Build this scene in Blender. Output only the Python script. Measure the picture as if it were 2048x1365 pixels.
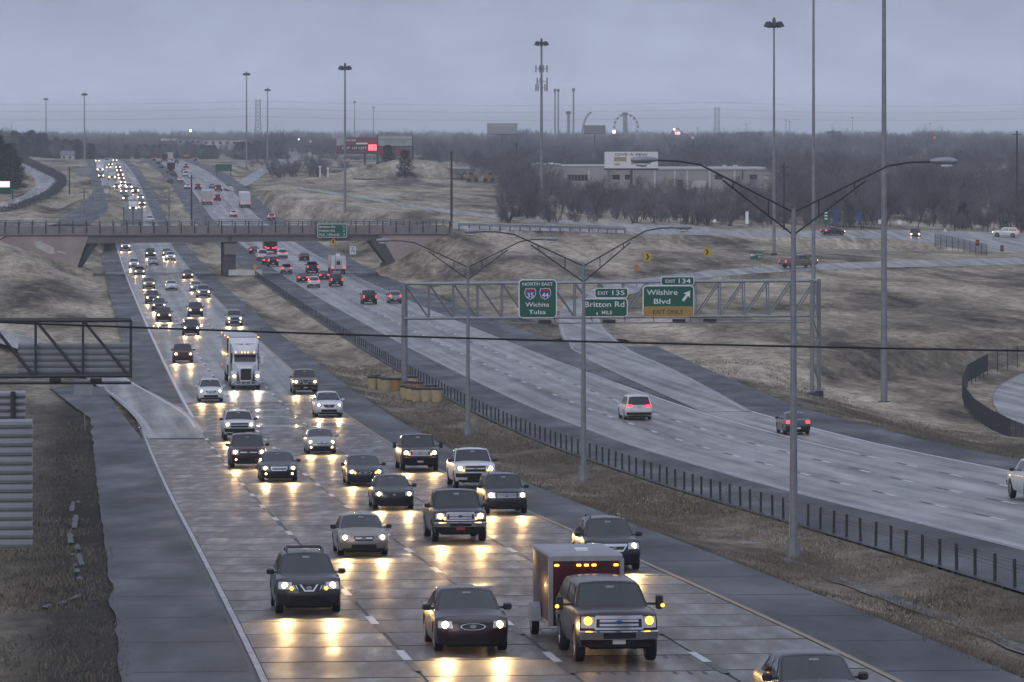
import bpy, math, random
import numpy as np
from mathutils import Vector, Matrix, noise as mnoise

random.seed(7)
rng = np.random.default_rng(11)
for o in list(bpy.data.objects):
    bpy.data.objects.remove(o)
SC = bpy.context.scene
COL = SC.collection

# ------------------------------------------------------------------ camera
FP = 9000.0            # focal length in pixels of a 2048 px wide frame
CX, YH, ZC = 1024.0, 262.0, 24.0     # picture centre column, horizon row, camera height (m)
cam_data = bpy.data.cameras.new('camera')
cam = bpy.data.objects.new('camera', cam_data)
COL.objects.link(cam)
cam.location = (0, 0, ZC)
cam.rotation_euler = (math.radians(90), 0, 0)
cam_data.sensor_width = 36.0
cam_data.lens = FP / 2048 * 36.0
cam_data.shift_y = -(682.5 - YH) / 2048
cam_data.clip_start = 1.0
cam_data.clip_end = 40000
cam_data.dof.use_dof = True
cam_data.dof.focus_distance = 220
cam_data.dof.aperture_fstop = 14.0
SC.camera = cam

# ------------------------------------------------------------------ world
SUN_EL, SUN_AZ = math.radians(24), math.radians(205)
world = bpy.data.worlds.new('World')
SC.world = world
world.use_nodes = True
wn = world.node_tree.nodes; wl = world.node_tree.links
wn.clear()
w_out = wn.new('ShaderNodeOutputWorld'); w_bg = wn.new('ShaderNodeBackground')
w_sky = wn.new('ShaderNodeTexSky'); w_sky.sky_type = 'NISHITA'; w_sky.sun_disc = False
w_sky.sun_elevation = SUN_EL; w_sky.sun_rotation = SUN_AZ
w_sky.air_density = 2.0; w_sky.dust_density = 4.0
w_sc = wn.new('ShaderNodeVectorMath'); w_sc.operation = 'SCALE'; w_sc.inputs['Scale'].default_value = 0.07
wl.new(w_sky.outputs['Color'], w_sc.inputs[0])
# the closed cloud deck: even grey-blue, paler low down where it is seen through more air
w_tc = wn.new('ShaderNodeTexCoord'); w_sep = wn.new('ShaderNodeSeparateXYZ')
wl.new(w_tc.outputs['Generated'], w_sep.inputs[0])
w_rmp = wn.new('ShaderNodeValToRGB')
w_rmp.color_ramp.elements[0].position = 0.0
w_rmp.color_ramp.elements[0].color = (0.70, 0.785, 1.03, 1)
w_rmp.color_ramp.elements[1].position = 1.0
w_rmp.color_ramp.elements[1].color = (0.80, 0.875, 1.11, 1)
e = w_rmp.color_ramp.elements.new(0.035); e.color = (0.42, 0.475, 0.66, 1)
wl.new(w_sep.outputs['Z'], w_rmp.inputs[0])
w_map = wn.new('ShaderNodeMapping'); w_map.inputs['Scale'].default_value = (16, 16, 34)
wl.new(w_tc.outputs['Generated'], w_map.inputs[0])
w_ns = wn.new('ShaderNodeTexNoise'); w_ns.inputs['Scale'].default_value = 2.6; w_ns.inputs['Detail'].default_value = 5
wl.new(w_map.outputs[0], w_ns.inputs['Vector'])
w_mr = wn.new('ShaderNodeMapRange'); w_mr.inputs[1].default_value = 0.3; w_mr.inputs[2].default_value = 0.7
w_mr.inputs[3].default_value = 0.90; w_mr.inputs[4].default_value = 1.08
wl.new(w_ns.outputs['Fac'], w_mr.inputs[0])
w_ml = wn.new('ShaderNodeVectorMath'); w_ml.operation = 'SCALE'
wl.new(w_rmp.outputs['Color'], w_ml.inputs[0]); wl.new(w_mr.outputs[0], w_ml.inputs['Scale'])
w_mix = wn.new('ShaderNodeMix'); w_mix.data_type = 'RGBA'; w_mix.inputs['Factor'].default_value = 0.88
wl.new(w_sc.outputs[0], w_mix.inputs['A']); wl.new(w_ml.outputs[0], w_mix.inputs['B'])
wl.new(w_mix.outputs['Result'], w_bg.inputs['Color']); w_bg.inputs['Strength'].default_value = 1.0
wl.new(w_bg.outputs[0], w_out.inputs[0])

sun_d = bpy.data.lights.new('sun', 'SUN'); sun_d.energy = 0.5; sun_d.angle = math.radians(25); sun_d.color = (1.0, 0.95, 0.9)
sun = bpy.data.objects.new('sun', sun_d); COL.objects.link(sun)
sun.rotation_euler = (math.radians(90) - SUN_EL, 0, math.pi - SUN_AZ)

SC.view_settings.view_transform = 'Standard'
SC.view_settings.look = 'None'
SC.view_settings.exposure = -0.22
SC.view_settings.gamma = 1.0
SC.view_settings.use_curve_mapping = False
SC.cycles.use_denoising = True
SC.cycles.max_bounces = 6
SC.cycles.diffuse_bounces = 2
SC.cycles.glossy_bounces = 3
SC.cycles.volume_bounces = 1
SC.cycles.transparent_max_bounces = 8
SC.cycles.sample_clamp_indirect = 6.0
SC.cycles.caustics_reflective = False
SC.cycles.caustics_refractive = False

BEAM = 350.0          # one dipped headlamp's spot, in watts

# ------------------------------------------------------------------ helpers
ANG = math.atan((CX - 150.0) / FP)      # the motorway's heading against the view
sn, cs = math.sin(ANG), math.cos(ANG)

def xy(s, t):
    return (t * cs - s * sn, t * sn + s * cs)
def st(X, Y):
    return (-X * sn + Y * cs, X * cs + Y * sn)

_PS = [-200, 60, 92, 116, 165, 215, 273, 325, 383, 440, 504, 600, 720, 857, 1000, 1111, 1200, 1286, 1400, 1552, 1700, 1915, 2050, 2300, 3000, 5000, 9000, 14000]
_PZ = [-10.5, -12.0, -12.55, -13.3, -15.2, -17.25, -19.2, -20.4, -21.2, -21.8, -22.35, -23.0, -23.5, -23.3, -22.6, -21.5, -19.6, -17.5, -15.5, -13.8, -13.0, -12.55, -13.0, -15.0, -17.0, -15.5, -14.0, -13.5]
_ss = np.arange(-200, 14000, 4.0)
_zz = np.interp(_ss, _PS, _PZ)
_k = np.exp(-0.5 * (np.arange(-8, 9) / 3.2) ** 2); _k /= _k.sum()
_zz = np.convolve(np.pad(_zz, 8, mode='edge'), _k, mode='valid')
def prof(s):
    return float(np.interp(s, _ss, _zz)) + ZC
def slope(s):
    return (prof(s + 3) - prof(s - 3)) / 6.0
def rp(s, t, dz=0.0):
    X, Y = xy(s, t)
    return Vector((X, Y, prof(s) + dz))
def PW(x, y, Y):
    return Vector(((x - CX) * Y / FP, Y, ZC - (y - YH) * Y / FP))
def road_px(x, y, lo=60.0, hi=1980.0):
    for _ in range(60):
        Y = 0.5 * (lo + hi)
        s, t = st((x - CX) * Y / FP, Y)
        yp = YH + (ZC - prof(s)) * FP / Y
        if yp > y: lo = Y
        else: hi = Y
    return st((x - CX) * Y / FP, Y)

MATS = {}
def nd(nt, typ, **kw):
    n = nt.nodes.new(typ)
    for k, v in kw.items(): setattr(n, k, v)
    return n
def mat(name, col=(0.5, 0.5, 0.5), rough=0.6, metal=0.0, emit=None, es=0.0, coat=0.0, var=0.0, vscale=3.0, rvar=0.0, bump=0.0, spec=0.5, col2=None, stretch=None, world=False, rnd=0.0, bdist=0.02, track=0.0):
    if name in MATS: return MATS[name]
    m = bpy.data.materials.new(name); m.use_nodes = True
    nt = m.node_tree; b = nt.nodes['Principled BSDF']
    b.inputs['Base Color'].default_value = (*col, 1); b.inputs['Roughness'].default_value = rough
    b.inputs['Metallic'].default_value = metal; b.inputs['Specular IOR Level'].default_value = spec
    if coat: b.inputs['Coat Weight'].default_value = coat; b.inputs['Coat Roughness'].default_value = 0.06
    if emit:
        b.inputs['Emission Color'].default_value = (*emit, 1); b.inputs['Emission Strength'].default_value = es
    if var or rvar or bump or col2 or rnd:
        tc = nd(nt, 'ShaderNodeTexCoord'); mp = nd(nt, 'ShaderNodeMapping')
        if world:
            g = nd(nt, 'ShaderNodeNewGeometry'); nt.links.new(g.outputs['Position'], mp.inputs[0])
            mp.inputs['Rotation'].default_value = (0, 0, -ANG)
        else:
            nt.links.new(tc.outputs['Object'], mp.inputs[0])
        if stretch: mp.inputs['Scale'].default_value = stretch
        mp0 = nd(nt, 'ShaderNodeMapping')
        if world: nt.links.new(g.outputs['Position'], mp0.inputs[0]); mp0.inputs['Rotation'].default_value = (0, 0, -ANG)
        oi = nd(nt, 'ShaderNodeObjectInfo')
        if rnd:
            ad = nd(nt, 'ShaderNodeVectorMath', operation='ADD'); ms = nd(nt, 'ShaderNodeMath', operation='MULTIPLY'); ms.inputs[1].default_value = 90
            nt.links.new(oi.outputs['Random'], ms.inputs[0]); nt.links.new(mp.outputs[0], ad.inputs[0]); nt.links.new(ms.outputs[0], ad.inputs[1])
            vec = ad.outputs[0]
        else: vec = mp.outputs[0]
        ns = nd(nt, 'ShaderNodeTexNoise'); ns.inputs['Scale'].default_value = vscale; ns.inputs['Detail'].default_value = 7; ns.inputs['Roughness'].default_value = 0.62
        nt.links.new(vec, ns.inputs['Vector'])
        mr = nd(nt, 'ShaderNodeMapRange'); mr.inputs[1].default_value = 0.28; mr.inputs[2].default_value = 0.72
        nt.links.new(ns.outputs['Fac'], mr.inputs[0])
        cm = nd(nt, 'ShaderNodeMix', data_type='RGBA')
        c2 = col2 or tuple(min(1, c * (1 + var)) for c in col)
        c1 = col if col2 else tuple(c * (1 - var) for c in col)
        cm.inputs['A'].default_value = (*c1, 1); cm.inputs['B'].default_value = (*c2, 1)
        nt.links.new(mr.outputs[0], cm.inputs['Factor'])
        colout = cm.outputs['Result']
        if rnd:
            m2 = nd(nt, 'ShaderNodeMapRange'); m2.inputs[3].default_value = 1 - rnd; m2.inputs[4].default_value = 1 + rnd
            nt.links.new(oi.outputs['Random'], m2.inputs[0])
            vs = nd(nt, 'ShaderNodeVectorMath', operation='SCALE'); nt.links.new(colout, vs.inputs[0]); nt.links.new(m2.outputs[0], vs.inputs['Scale'])
            colout = vs.outputs[0]
        if track:
            q = nd(nt, 'ShaderNodeMapping'); q.inputs['Scale'].default_value = (1.0, 0.006, 1); nt.links.new(mp0.outputs[0], q.inputs[0])
            n4 = nd(nt, 'ShaderNodeTexNoise'); n4.inputs['Scale'].default_value = 0.85; n4.inputs['Detail'].default_value = 4; nt.links.new(q.outputs[0], n4.inputs['Vector'])
            m4 = nd(nt, 'ShaderNodeMapRange'); m4.inputs[1].default_value = 0.35; m4.inputs[2].default_value = 0.65; m4.inputs[3].default_value = 1 - track; m4.inputs[4].default_value = 1 + track
            nt.links.new(n4.outputs['Fac'], m4.inputs[0])
            v4 = nd(nt, 'ShaderNodeVectorMath', operation='SCALE'); nt.links.new(colout, v4.inputs[0]); nt.links.new(m4.outputs[0], v4.inputs['Scale']); colout = v4.outputs[0]
        nt.links.new(colout, b.inputs['Base Color'])
        if rvar:
            r2 = nd(nt, 'ShaderNodeMapRange'); r2.inputs[1].default_value = 0.3; r2.inputs[2].default_value = 0.7
            r2.inputs[3].default_value = max(0.02, rough - rvar); r2.inputs[4].default_value = rough + rvar
            n2 = nd(nt, 'ShaderNodeTexNoise'); n2.inputs['Scale'].default_value = vscale * (1.5 if name == 'slab' else 0.45); n2.inputs['Detail'].default_value = 5
            nt.links.new(vec, n2.inputs['Vector']); nt.links.new(n2.outputs['Fac'], r2.inputs[0]); nt.links.new(r2.outputs[0], b.inputs['Roughness'])
        if bump:
            n3 = nd(nt, 'ShaderNodeTexNoise'); n3.inputs['Scale'].default_value = vscale * 5; n3.inputs['Detail'].default_value = 6
            nt.links.new(vec, n3.inputs['Vector'])
            bp = nd(nt, 'ShaderNodeBump'); bp.inputs['Strength'].default_value = bump; bp.inputs['Distance'].default_value = bdist
            nt.links.new(n3.outputs['Fac'], bp.inputs['Height']); nt.links.new(bp.outputs[0], b.inputs['Normal'])
    MATS[name] = m
    return m

class MB:
    def __init__(s): s.v = []; s.f = []
    def add(s, vs, fs):
        o = len(s.v); s.v.extend([tuple(v) for v in vs]); s.f.extend([tuple(i + o for i in f) for f in fs]); return s
    def box(s, x0, x1, y0, y1, z0, z1):
        return s.add([(x0,y0,z0),(x1,y0,z0),(x1,y1,z0),(x0,y1,z0),(x0,y0,z1),(x1,y0,z1),(x1,y1,z1),(x0,y1,z1)],
                     [(0,3,2,1),(4,5,6,7),(0,1,5,4),(1,2,6,5),(2,3,7,6),(3,0,4,7)])
    def tube(s, p0, p1, r0, r1=None, n=8):
        p0 = Vector(p0); p1 = Vector(p1); r1 = r0 if r1 is None else r1
        d = (p1 - p0); d.normalize()
        u = d.orthogonal().normalized(); w = d.cross(u)
        vs = []
        for p, r in ((p0, r0), (p1, r1)):
            for i in range(n):
                a = 2 * math.pi * i / n
                vs.append(p + u * (r * math.cos(a)) + w * (r * math.sin(a)))
        fs = [(i, (i + 1) % n, n + (i + 1) % n, n + i) for i in range(n)]
        fs += [tuple(range(n - 1, -1, -1)), tuple(range(n, 2 * n))]
        return s.add(vs, fs)
    def path(s, pts, r, n=6):
        for a, b in zip(pts[:-1], pts[1:]): s.tube(a, b, r, r, n)
        return s
    def prism(s, poly, axis, a0, a1):
        """poly in the two other axes, extruded along axis (0,1,2)"""
        n = len(poly); vs = []
        for a in (a0, a1):
            for p, q in poly:
                vs.append((a, p, q) if axis == 0 else (p, a, q) if axis == 1 else (p, q, a))
        fs = [(i, (i + 1) % n, n + (i + 1) % n, n + i) for i in range(n)] + [tuple(range(n - 1, -1, -1)), tuple(range(n, 2 * n))]
        return s.add(vs, fs)
    def grid(s, P, close=False):
        r = len(P); c = len(P[0]); vs = [p for row in P for p in row]; fs = []
        for i in range(r - 1):
            for j in range(c - 1 + (1 if close else 0)):
                k = (j + 1) % c
                fs.append((i * c + j, i * c + k, (i + 1) * c + k, (i + 1) * c + j))
        return s.add(vs, fs)
    def rloft(s, sts, nseg=3):
        """rounded rectangles across local y: (y, halfwidth, zb, zt, r)"""
        P = []
        for y, hw, zb, zt, r in sts:
            ring = []
            for cx_, cz_, a0 in ((hw - r, zt - r, 0), (-hw + r, zt - r, 90), (-hw + r, zb + r, 180), (hw - r, zb + r, 270)):
                for k in range(nseg + 1):
                    a = math.radians(a0 + 90 * k / nseg)
                    ring.append((cx_ + r * math.cos(a), y, cz_ + r * math.sin(a)))
            P.append(ring)
        s.grid(P, close=True)
        n = len(P[0]); o = len(s.v)
        s.v.extend(P[0]); s.f.append(tuple(range(o, o + n)))
        o = len(s.v); s.v.extend(P[-1]); s.f.append(tuple(range(o + n - 1, o - 1, -1)))
        return s
    def mesh(s, name, m=None, smooth=False, sharp=35):
        me = bpy.data.meshes.new(name); me.from_pydata(s.v, [], s.f); 
        import bmesh
        bm = bmesh.new(); bm.from_mesh(me)
        if smooth: bmesh.ops.remove_doubles(bm, verts=bm.verts, dist=1e-4)
        bmesh.ops.recalc_face_normals(bm, faces=bm.faces); bm.to_mesh(me); bm.free()
        if m: me.materials.append(m if not isinstance(m, str) else MATS[m])
        if smooth:
            me.polygons.foreach_set('use_smooth', [True] * len(me.polygons))
            me.set_sharp_from_angle(angle=math.radians(sharp))
        me.update(); return me

def link(name, data, parent=None, loc=None, rotz=None):
    o = bpy.data.objects.new(name, data); COL.objects.link(o)
    if parent is not None: o.parent = parent
    if loc is not None: o.location = loc
    if rotz is not None: o.rotation_euler = (0, 0, rotz)
    return o
def tag(o, label, cat, group=None, kind=None):
    o['label'] = label; o['category'] = cat
    if group: o['group'] = group
    if kind: o['kind'] = kind
    return o
def thing(name, label, cat, loc=(0, 0, 0), rotz=0.0, group=None):
    o = link(name, None, None, loc, rotz); o.empty_display_size = 0.5
    return tag(o, label, cat, group)
def part(parent, name, mb, m, smooth=False, loc=None):
    return link(name, mb.mesh(name, m, smooth), parent, loc)

_TX = {}
def text_mesh(txt, m):
    k = (txt, m)
    if k in _TX: return _TX[k]
    cu = bpy.data.curves.new('lettering', 'FONT'); cu.body = txt; cu.resolution_u = 3; cu.offset = 0.008
    ob = bpy.data.objects.new('tmp', cu)
    COL.objects.link(ob)
    dg = bpy.context.evaluated_depsgraph_get()
    me = bpy.data.meshes.new_from_object(ob.evaluated_get(dg))
    bpy.data.objects.remove(ob)
    vs = np.array([v.co[:] for v in me.vertices])
    lo = vs.min(0); hi = vs.max(0); c = (lo + hi) / 2
    for v in me.vertices: v.co = ((v.co.x - c[0]) / (hi[0] - lo[0]), 0, (v.co.y - c[1]) / (hi[1] - lo[1]))
    me.materials.clear(); me.materials.append(MATS[m]); me.name = 'lettering'
    _TX[k] = me
    return me
def text_on(parent, txt, x, z, w, h, m, y=-0.02, rotz=0):
    o = link('lettering', text_mesh(txt, m), parent, (x, y, z), rotz)
    o.scale = (w, 1, h)
    return o

# ------------------------------------------------------------------ materials
mat('concrete', (0.225, 0.218, 0.208), 0.43, track=0.5, var=0.28, vscale=0.9, rvar=0.14, bump=0.25, stretch=(1, 0.16, 1), world=True, spec=0.4, bdist=0.01)
mat('slab', (0.105, 0.090, 0.076), 0.52, track=0.35, var=0.30, vscale=0.9, rvar=0.24, bump=0.9, stretch=(1, 0.14, 1), world=True, rnd=0.2, spec=0.45, bdist=0.01)
_b = MATS['slab'].node_tree.nodes['Principled BSDF']; _b.inputs['Coat Weight'].default_value = 0.22; _b.inputs['Coat Roughness'].default_value = 0.36
mat('abutment_concrete', (0.36, 0.305, 0.295), 0.75, var=0.22, vscale=0.35, bump=0.2)
mat('sealant', (0.012, 0.012, 0.014), 0.5)
mat('asphalt', (0.026, 0.0265, 0.030), 0.50, spec=0.28, var=0.5, vscale=0.7, rvar=0.14, track=0.3, bump=0.3, stretch=(1, 0.25, 1), world=True, bdist=0.01)
mat('dark_asphalt', (0.019, 0.0195, 0.022), 0.48, spec=0.3, var=0.35, vscale=0.8, rvar=0.12, bump=0.3, stretch=(1, 0.3, 1), world=True, bdist=0.01)
mat('white_paint', (0.55, 0.55, 0.56), 0.4, var=0.18, vscale=2.5, world=True)
mat('worn_white_paint', (0.32, 0.32, 0.335), 0.4, var=0.45, vscale=1.2, world=True)
mat('yellow_paint', (0.23, 0.155, 0.06), 0.4, var=0.3, vscale=2.0, world=True)
mat('black_paint', (0.012, 0.012, 0.013), 0.45)
mat('steel', (0.24, 0.25, 0.27), 0.5, metal=0.35, var=0.2, vscale=2.0)
mat('galvanised', (0.30, 0.31, 0.335), 0.45, metal=0.45, var=0.2, vscale=1.5)
mat('dark_steel', (0.05, 0.05, 0.058), 0.55, metal=0.3)
mat('post_steel', (0.045, 0.046, 0.055), 0.6, metal=0.2)
mat('black_cable', (0.008, 0.008, 0.010), 0.6)
mat('sign_green', (0.006, 0.105, 0.062), 0.45)
mat('sign_white', (0.80, 0.82, 0.84), 0.45)
mat('sign_amber', (0.40, 0.25, 0.075), 0.5)
mat('sign_black', (0.012, 0.012, 0.012), 0.5)
mat('sign_blue', (0.02, 0.07, 0.28), 0.45)
mat('sign_red', (0.40, 0.03, 0.035), 0.45)
mat('sign_yellow', (0.55, 0.34, 0.03), 0.5)
mat('sign_orange', (0.50, 0.16, 0.03), 0.5)
mat('sign_back', (0.30, 0.315, 0.345), 0.45, metal=0.3, var=0.15, vscale=1.0)
mat('bridge_concrete', (0.225, 0.205, 0.205), 0.75, var=0.22, vscale=0.35, bump=0.2)
mat('bridge_girder', (0.17, 0.155, 0.165), 0.7, var=0.2, vscale=0.4)
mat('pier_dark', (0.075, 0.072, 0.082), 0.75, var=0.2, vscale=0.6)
mat('pale_patch', (0.50, 0.50, 0.47), 0.8, var=0.2, vscale=1.5)
mat('tyre', (0.014, 0.014, 0.015), 0.7)
mat('rim', (0.30, 0.30, 0.32), 0.35, metal=0.7)
mat('chrome', (0.62, 0.63, 0.66), 0.16, metal=1.0)
mat('trim', (0.015, 0.015, 0.017), 0.45)
mat('underbody', (0.008, 0.008, 0.009), 0.8)
mat('glass', (0.010, 0.013, 0.018), 0.03, spec=0.8)
mat('lens', (0.55, 0.57, 0.60), 0.12, metal=0.4)
mat('lamp_on', (1, 0.9, 0.7), 0.3, emit=(1.0, 0.66, 0.29), es=11.0)
mat('lamp_far', (1, 0.9, 0.7), 0.3, emit=(1.0, 0.70, 0.36), es=24.0)
mat('amber_on', (1, 0.5, 0.05), 0.3, emit=(1.0, 0.42, 0.04), es=6.0)
mat('tail_on', (0.6, 0.02, 0.03), 0.3, emit=(1.0, 0.05, 0.07), es=2.6)
mat('tail_off', (0.22, 0.012, 0.015), 0.25)
mat('plate', (0.55, 0.57, 0.58), 0.5)
mat('plate_red', (0.40, 0.06, 0.09), 0.5)
mat('snow', (0.082, 0.083, 0.090), 0.7, var=0.4, vscale=2)
mat('barrel_cream', (0.42, 0.35, 0.20), 0.6, var=0.15, vscale=3)
mat('barrel_amber', (0.30, 0.19, 0.075), 0.6, var=0.15, vscale=3)
mat('barrel_lid', (0.018, 0.019, 0.022), 0.55)
mat('red_light', (1, 0.1, 0.1), 0.4, emit=(1.0, 0.10, 0.12), es=4.0)
mat('pink_light', (1, 0.4, 0.4), 0.4, emit=(1.0, 0.42, 0.42), es=2.5)
mat('white_light', (1, 1, 1), 0.4, emit=(0.95, 0.95, 1.0), es=8.0)
mat('brick_pale', (0.32, 0.31, 0.31), 0.8, var=0.12, vscale=0.15)
mat('roof_white', (0.50, 0.51, 0.53), 0.7)
mat('roof_grey', (0.16, 0.16, 0.18), 0.7)
mat('wood_pole', (0.035, 0.032, 0.034), 0.85)
mat('bark', (0.070, 0.062, 0.060), 0.9, var=0.25, vscale=3)
mat('twig', (0.118, 0.114, 0.128), 0.9, rnd=0.5, var=0.2, vscale=0.6)
mat('twig_dark', (0.055, 0.051, 0.054), 0.9, rnd=0.5, var=0.2, vscale=0.6)
mat('evergreen', (0.020, 0.026, 0.022), 0.85, var=0.4, vscale=1.2)
mat('billboard_white', (0.75, 0.76, 0.78), 0.6)
mat('billboard_pale', (0.36, 0.38, 0.38), 0.6, var=0.15, vscale=0.3)
mat('billboard_red', (0.20, 0.035, 0.045), 0.6)
mat('machine_yellow', (0.28, 0.17, 0.06), 0.6)
mat('fence_mesh', (0.05, 0.052, 0.06), 0.6, metal=0.3)
# ------------------------------------------------------------------ side roads (edge pairs: left x,y,Y / right x,y,Y)
def ribbon_from_px(rows):
    return [(PW(*a), PW(*b)) for a, b in rows]
EXIT_RAMP = [(rp(322, 45.0, 0.02), rp(322, 48.7, 0.02)), (rp(360, 46.3, 0.02), rp(360, 51.2, 0.02)), (rp(405, 47.6, 0.03), rp(405, 53.6, 0.03))] + ribbon_from_px([
    ((1140, 700, 450), (1262, 700, 448)), ((1118, 655, 511), (1208, 655, 508)), ((1122, 620, 557), (1196, 618, 553)),
    ((1150, 592, 592), (1222, 600, 575)), ((1230, 567, 614), (1285, 582, 597)), ((1350, 549, 632), (1362, 563, 616)),
    ((1500, 535, 644), (1500, 548, 628)), ((1700, 525, 654), (1700, 538, 638)), ((1900, 519, 660), (1900, 533, 644)), ((2120, 513, 664), (2120, 528, 648))])
ENTRY_RAMP = [(rp(285, 4.6, 0.03), rp(285, 8.2, 0.03)), (rp(325, 4.0, 0.03), rp(325, 8.1, 0.03))] + ribbon_from_px([
    ((200, 776, 370), (272, 768, 375)), ((132, 735, 405), (212, 733, 412)), ((10, 690, 450), (105, 688, 462)), ((-120, 655, 480), (-30, 652, 500))])
CROSS_ROAD = ribbon_from_px([
    ((905, 446, 757), (905, 458, 745)), ((1080, 449, 768), (1080, 462, 754)), ((1250, 455, 781), (1250, 467, 766)), ((1450, 459, 797), (1450, 472, 779)),
    ((1600, 462, 807), (1600, 475, 787)), ((1800, 460, 826), (1800, 480, 797)), ((1950, 464, 836), (1950, 500, 770)), ((2120, 468, 842), (2120, 516, 740))])
FIELD_ROAD = ribbon_from_px([((598, 375, 1250), (600, 379, 1230)), ((700, 389, 1140), (700, 394, 1115)), ((800, 405, 1035), (800, 411, 1015)),
    ((900, 420, 955), (900, 427, 938)), ((1060, 436, 885), (1060, 443, 872)), ((1240, 447, 840), (1240, 454, 828)), ((1420, 455, 820), (1420, 462, 808))])
FAR_LEFT = ribbon_from_px([((8, 312, 2000), (30, 312, 2000)), ((28, 330, 1750), (68, 330, 1750)), ((62, 350, 1500), (108, 352, 1500)), ((72, 368, 1360), (116, 366, 1370)),
    ((60, 380, 1270), (106, 382, 1280)), ((40, 394, 1190), (84, 398, 1180)), ((-10, 408, 1120), (40, 415, 1110)), ((-90, 420, 1060), (-60, 430, 1050))])
FAR_RIGHT = ribbon_from_px([((585, 316, 2200), (598, 318, 2190)), ((540, 330, 1900), (562, 332, 1890)), ((505, 346, 1650), (530, 348, 1640)), ((478, 364, 1420), (505, 366, 1410)), ((450, 378, 1300), (470, 384, 1290))])
LEFT_SLIP = ribbon_from_px([((196, 372, 1290), (204, 372, 1290)), ((176, 395, 1130), (212, 396, 1130)), ((148, 420, 985), (214, 420, 985)), ((105, 450, 870), (180, 450, 870))])
LOOP_ROAD = ribbon_from_px([((2090, 738, 425), (2090, 775, 395)), ((2040, 748, 418), (2070, 790, 385)), ((2000, 770, 402), (2055, 800, 378)), ((1984, 795, 386), (2050, 815, 370)), ((1995, 825, 368), (2055, 828, 362)), ((2030, 848, 352), (2075, 845, 352)), ((2080, 868, 338), (2110, 860, 342))])

def densify(rows, step=6.0):
    out = []
    n = len(rows)
    def cr(p0, p1, p2, p3, u):
        return 0.5 * ((2 * p1) + (p2 - p0) * u + (2 * p0 - 5 * p1 + 4 * p2 - p3) * u * u + (3 * p1 - p0 - 3 * p2 + p3) * u ** 3)
    for i in range(n - 1):
        L = ((rows[i + 1][0] + rows[i + 1][1]) - (rows[i][0] + rows[i][1])).length / 2
        k = max(1, int(L / step))
        for j in range(k):
            u = j / k
            q = []
            for e_ in (0, 1):
                p = [rows[max(0, min(n - 1, i + d))][e_] for d in (-1, 0, 1, 2)]
                q.append(cr(*p, u))
            out.append(tuple(q))
    out.append(rows[-1])
    return out
SIDE = {k: densify(v) for k, v in dict(exit=EXIT_RAMP, entry=ENTRY_RAMP, cross=CROSS_ROAD, field=FIELD_ROAD, fl=FAR_LEFT, fr=FAR_RIGHT, slip=LEFT_SLIP, loop=LOOP_ROAD).items()}

# ------------------------------------------------------------------ terrain
S_BR = 737.0                     # the overpass crosses here
CTRL_PX = [(0, 482, 742), (60, 500, 738), (150, 532, 733), (-60, 470, 742), (0, 560, 640), (0, 640, 520), (100, 640, 510), (0, 720, 420), (80, 560, 650), (180, 620, 540),
    (0, 445, 850), (100, 425, 930), (100, 405, 1050), (0, 430, 950), (140, 360, 1400), (140, 330, 1750), (40, 300, 2400), (140, 318, 1950),
    (620, 430, 950), (800, 440, 900), (950, 440, 880), (700, 380, 1260), (900, 400, 1080), (1000, 410, 1020), (560, 400, 1120), (600, 362, 1420), (500, 350, 1650), (640, 340, 1700), (560, 330, 1900),
    (760, 345, 1520), (830, 345, 1500), (700, 362, 1440), (900, 372, 1380), (960, 366, 1420), (1000, 372, 1350),
    (1000, 500, 715), (930, 490, 730), (900, 462, 742), (850, 492, 738), (800, 520, 735), (820, 545, 690), (1200, 520, 690), (1400, 500, 730), (1700, 500, 740), (1100, 480, 738),
    (1300, 610, 555), (1420, 572, 595), (1700, 560, 600), (1900, 650, 470), (1700, 700, 430), (1500, 720, 415), (1768, 808, 381), (1632, 806, 381), (1900, 810, 385), (1880, 880, 315), (2040, 930, 280), (1700, 640, 490), (2048, 620, 500), (2048, 560, 590), (1400, 680, 445),
    (1200, 455, 830), (1500, 462, 830), (1800, 458, 860), (2048, 465, 870), (1500, 425, 1000), (1900, 425, 1000), (1300, 390, 1300), (1900, 390, 1300), (1700, 350, 1800), (1100, 350, 1800)]
CT = []
for x, y, Y in CTRL_PX:
    p = PW(x, y, Y); s_, t_ = st(p.x, p.y); CT.append((s_, t_, p.z - prof(s_)))
for key in ('exit', 'entry', 'cross', 'field', 'fl', 'fr', 'slip', 'loop'):
    for a, b in SIDE[key][::3]:
        m_ = (a + b) / 2; s_, t_ = st(m_.x, m_.y)
        if -6 < t_ < 60 and key in ('exit', 'entry') and s_ < 470: continue
        CT.append((s_, t_, m_.z - prof(s_)))
for s_ in (40, 70, 100, 140, 190, 250):
    for t_ in (-60, -25, -8, 62, 90): CT.append((s_, t_, 0.0))
for s_ in (2300, 3000, 4500, 8000, 12000):
    for t_ in (-900, -300, 0, 300, 900): CT.append((s_, t_, 0.0))
CT = np.array(CT)
def warp(s, t):
    return np.log(np.maximum(s, 30.0)) * 7.0, t / (0.02 * s + 8.0)
_cu, _cv = warp(CT[:, 0], CT[:, 1])
def sm(a, b, x):
    u = np.clip((x - a) / (b - a), 0, 1); return u * u * (3 - 2 * u)
def terrain(S, T):
    S = np.asarray(S, float); T = np.asarray(T, float); sh = S.shape
    S = S.ravel(); T = T.ravel()
    u, v = warp(S, T); num = np.zeros_like(S); den = np.zeros_like(S)
    for a, b, d in zip(_cu, _cv, CT[:, 2]):
        w = 1.0 / ((u - a) ** 2 + (v - b) ** 2 + 0.02) ** 1.8
        num += w * d; den += w
    return terrain_base(S, T, num / den).reshape(sh)
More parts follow.
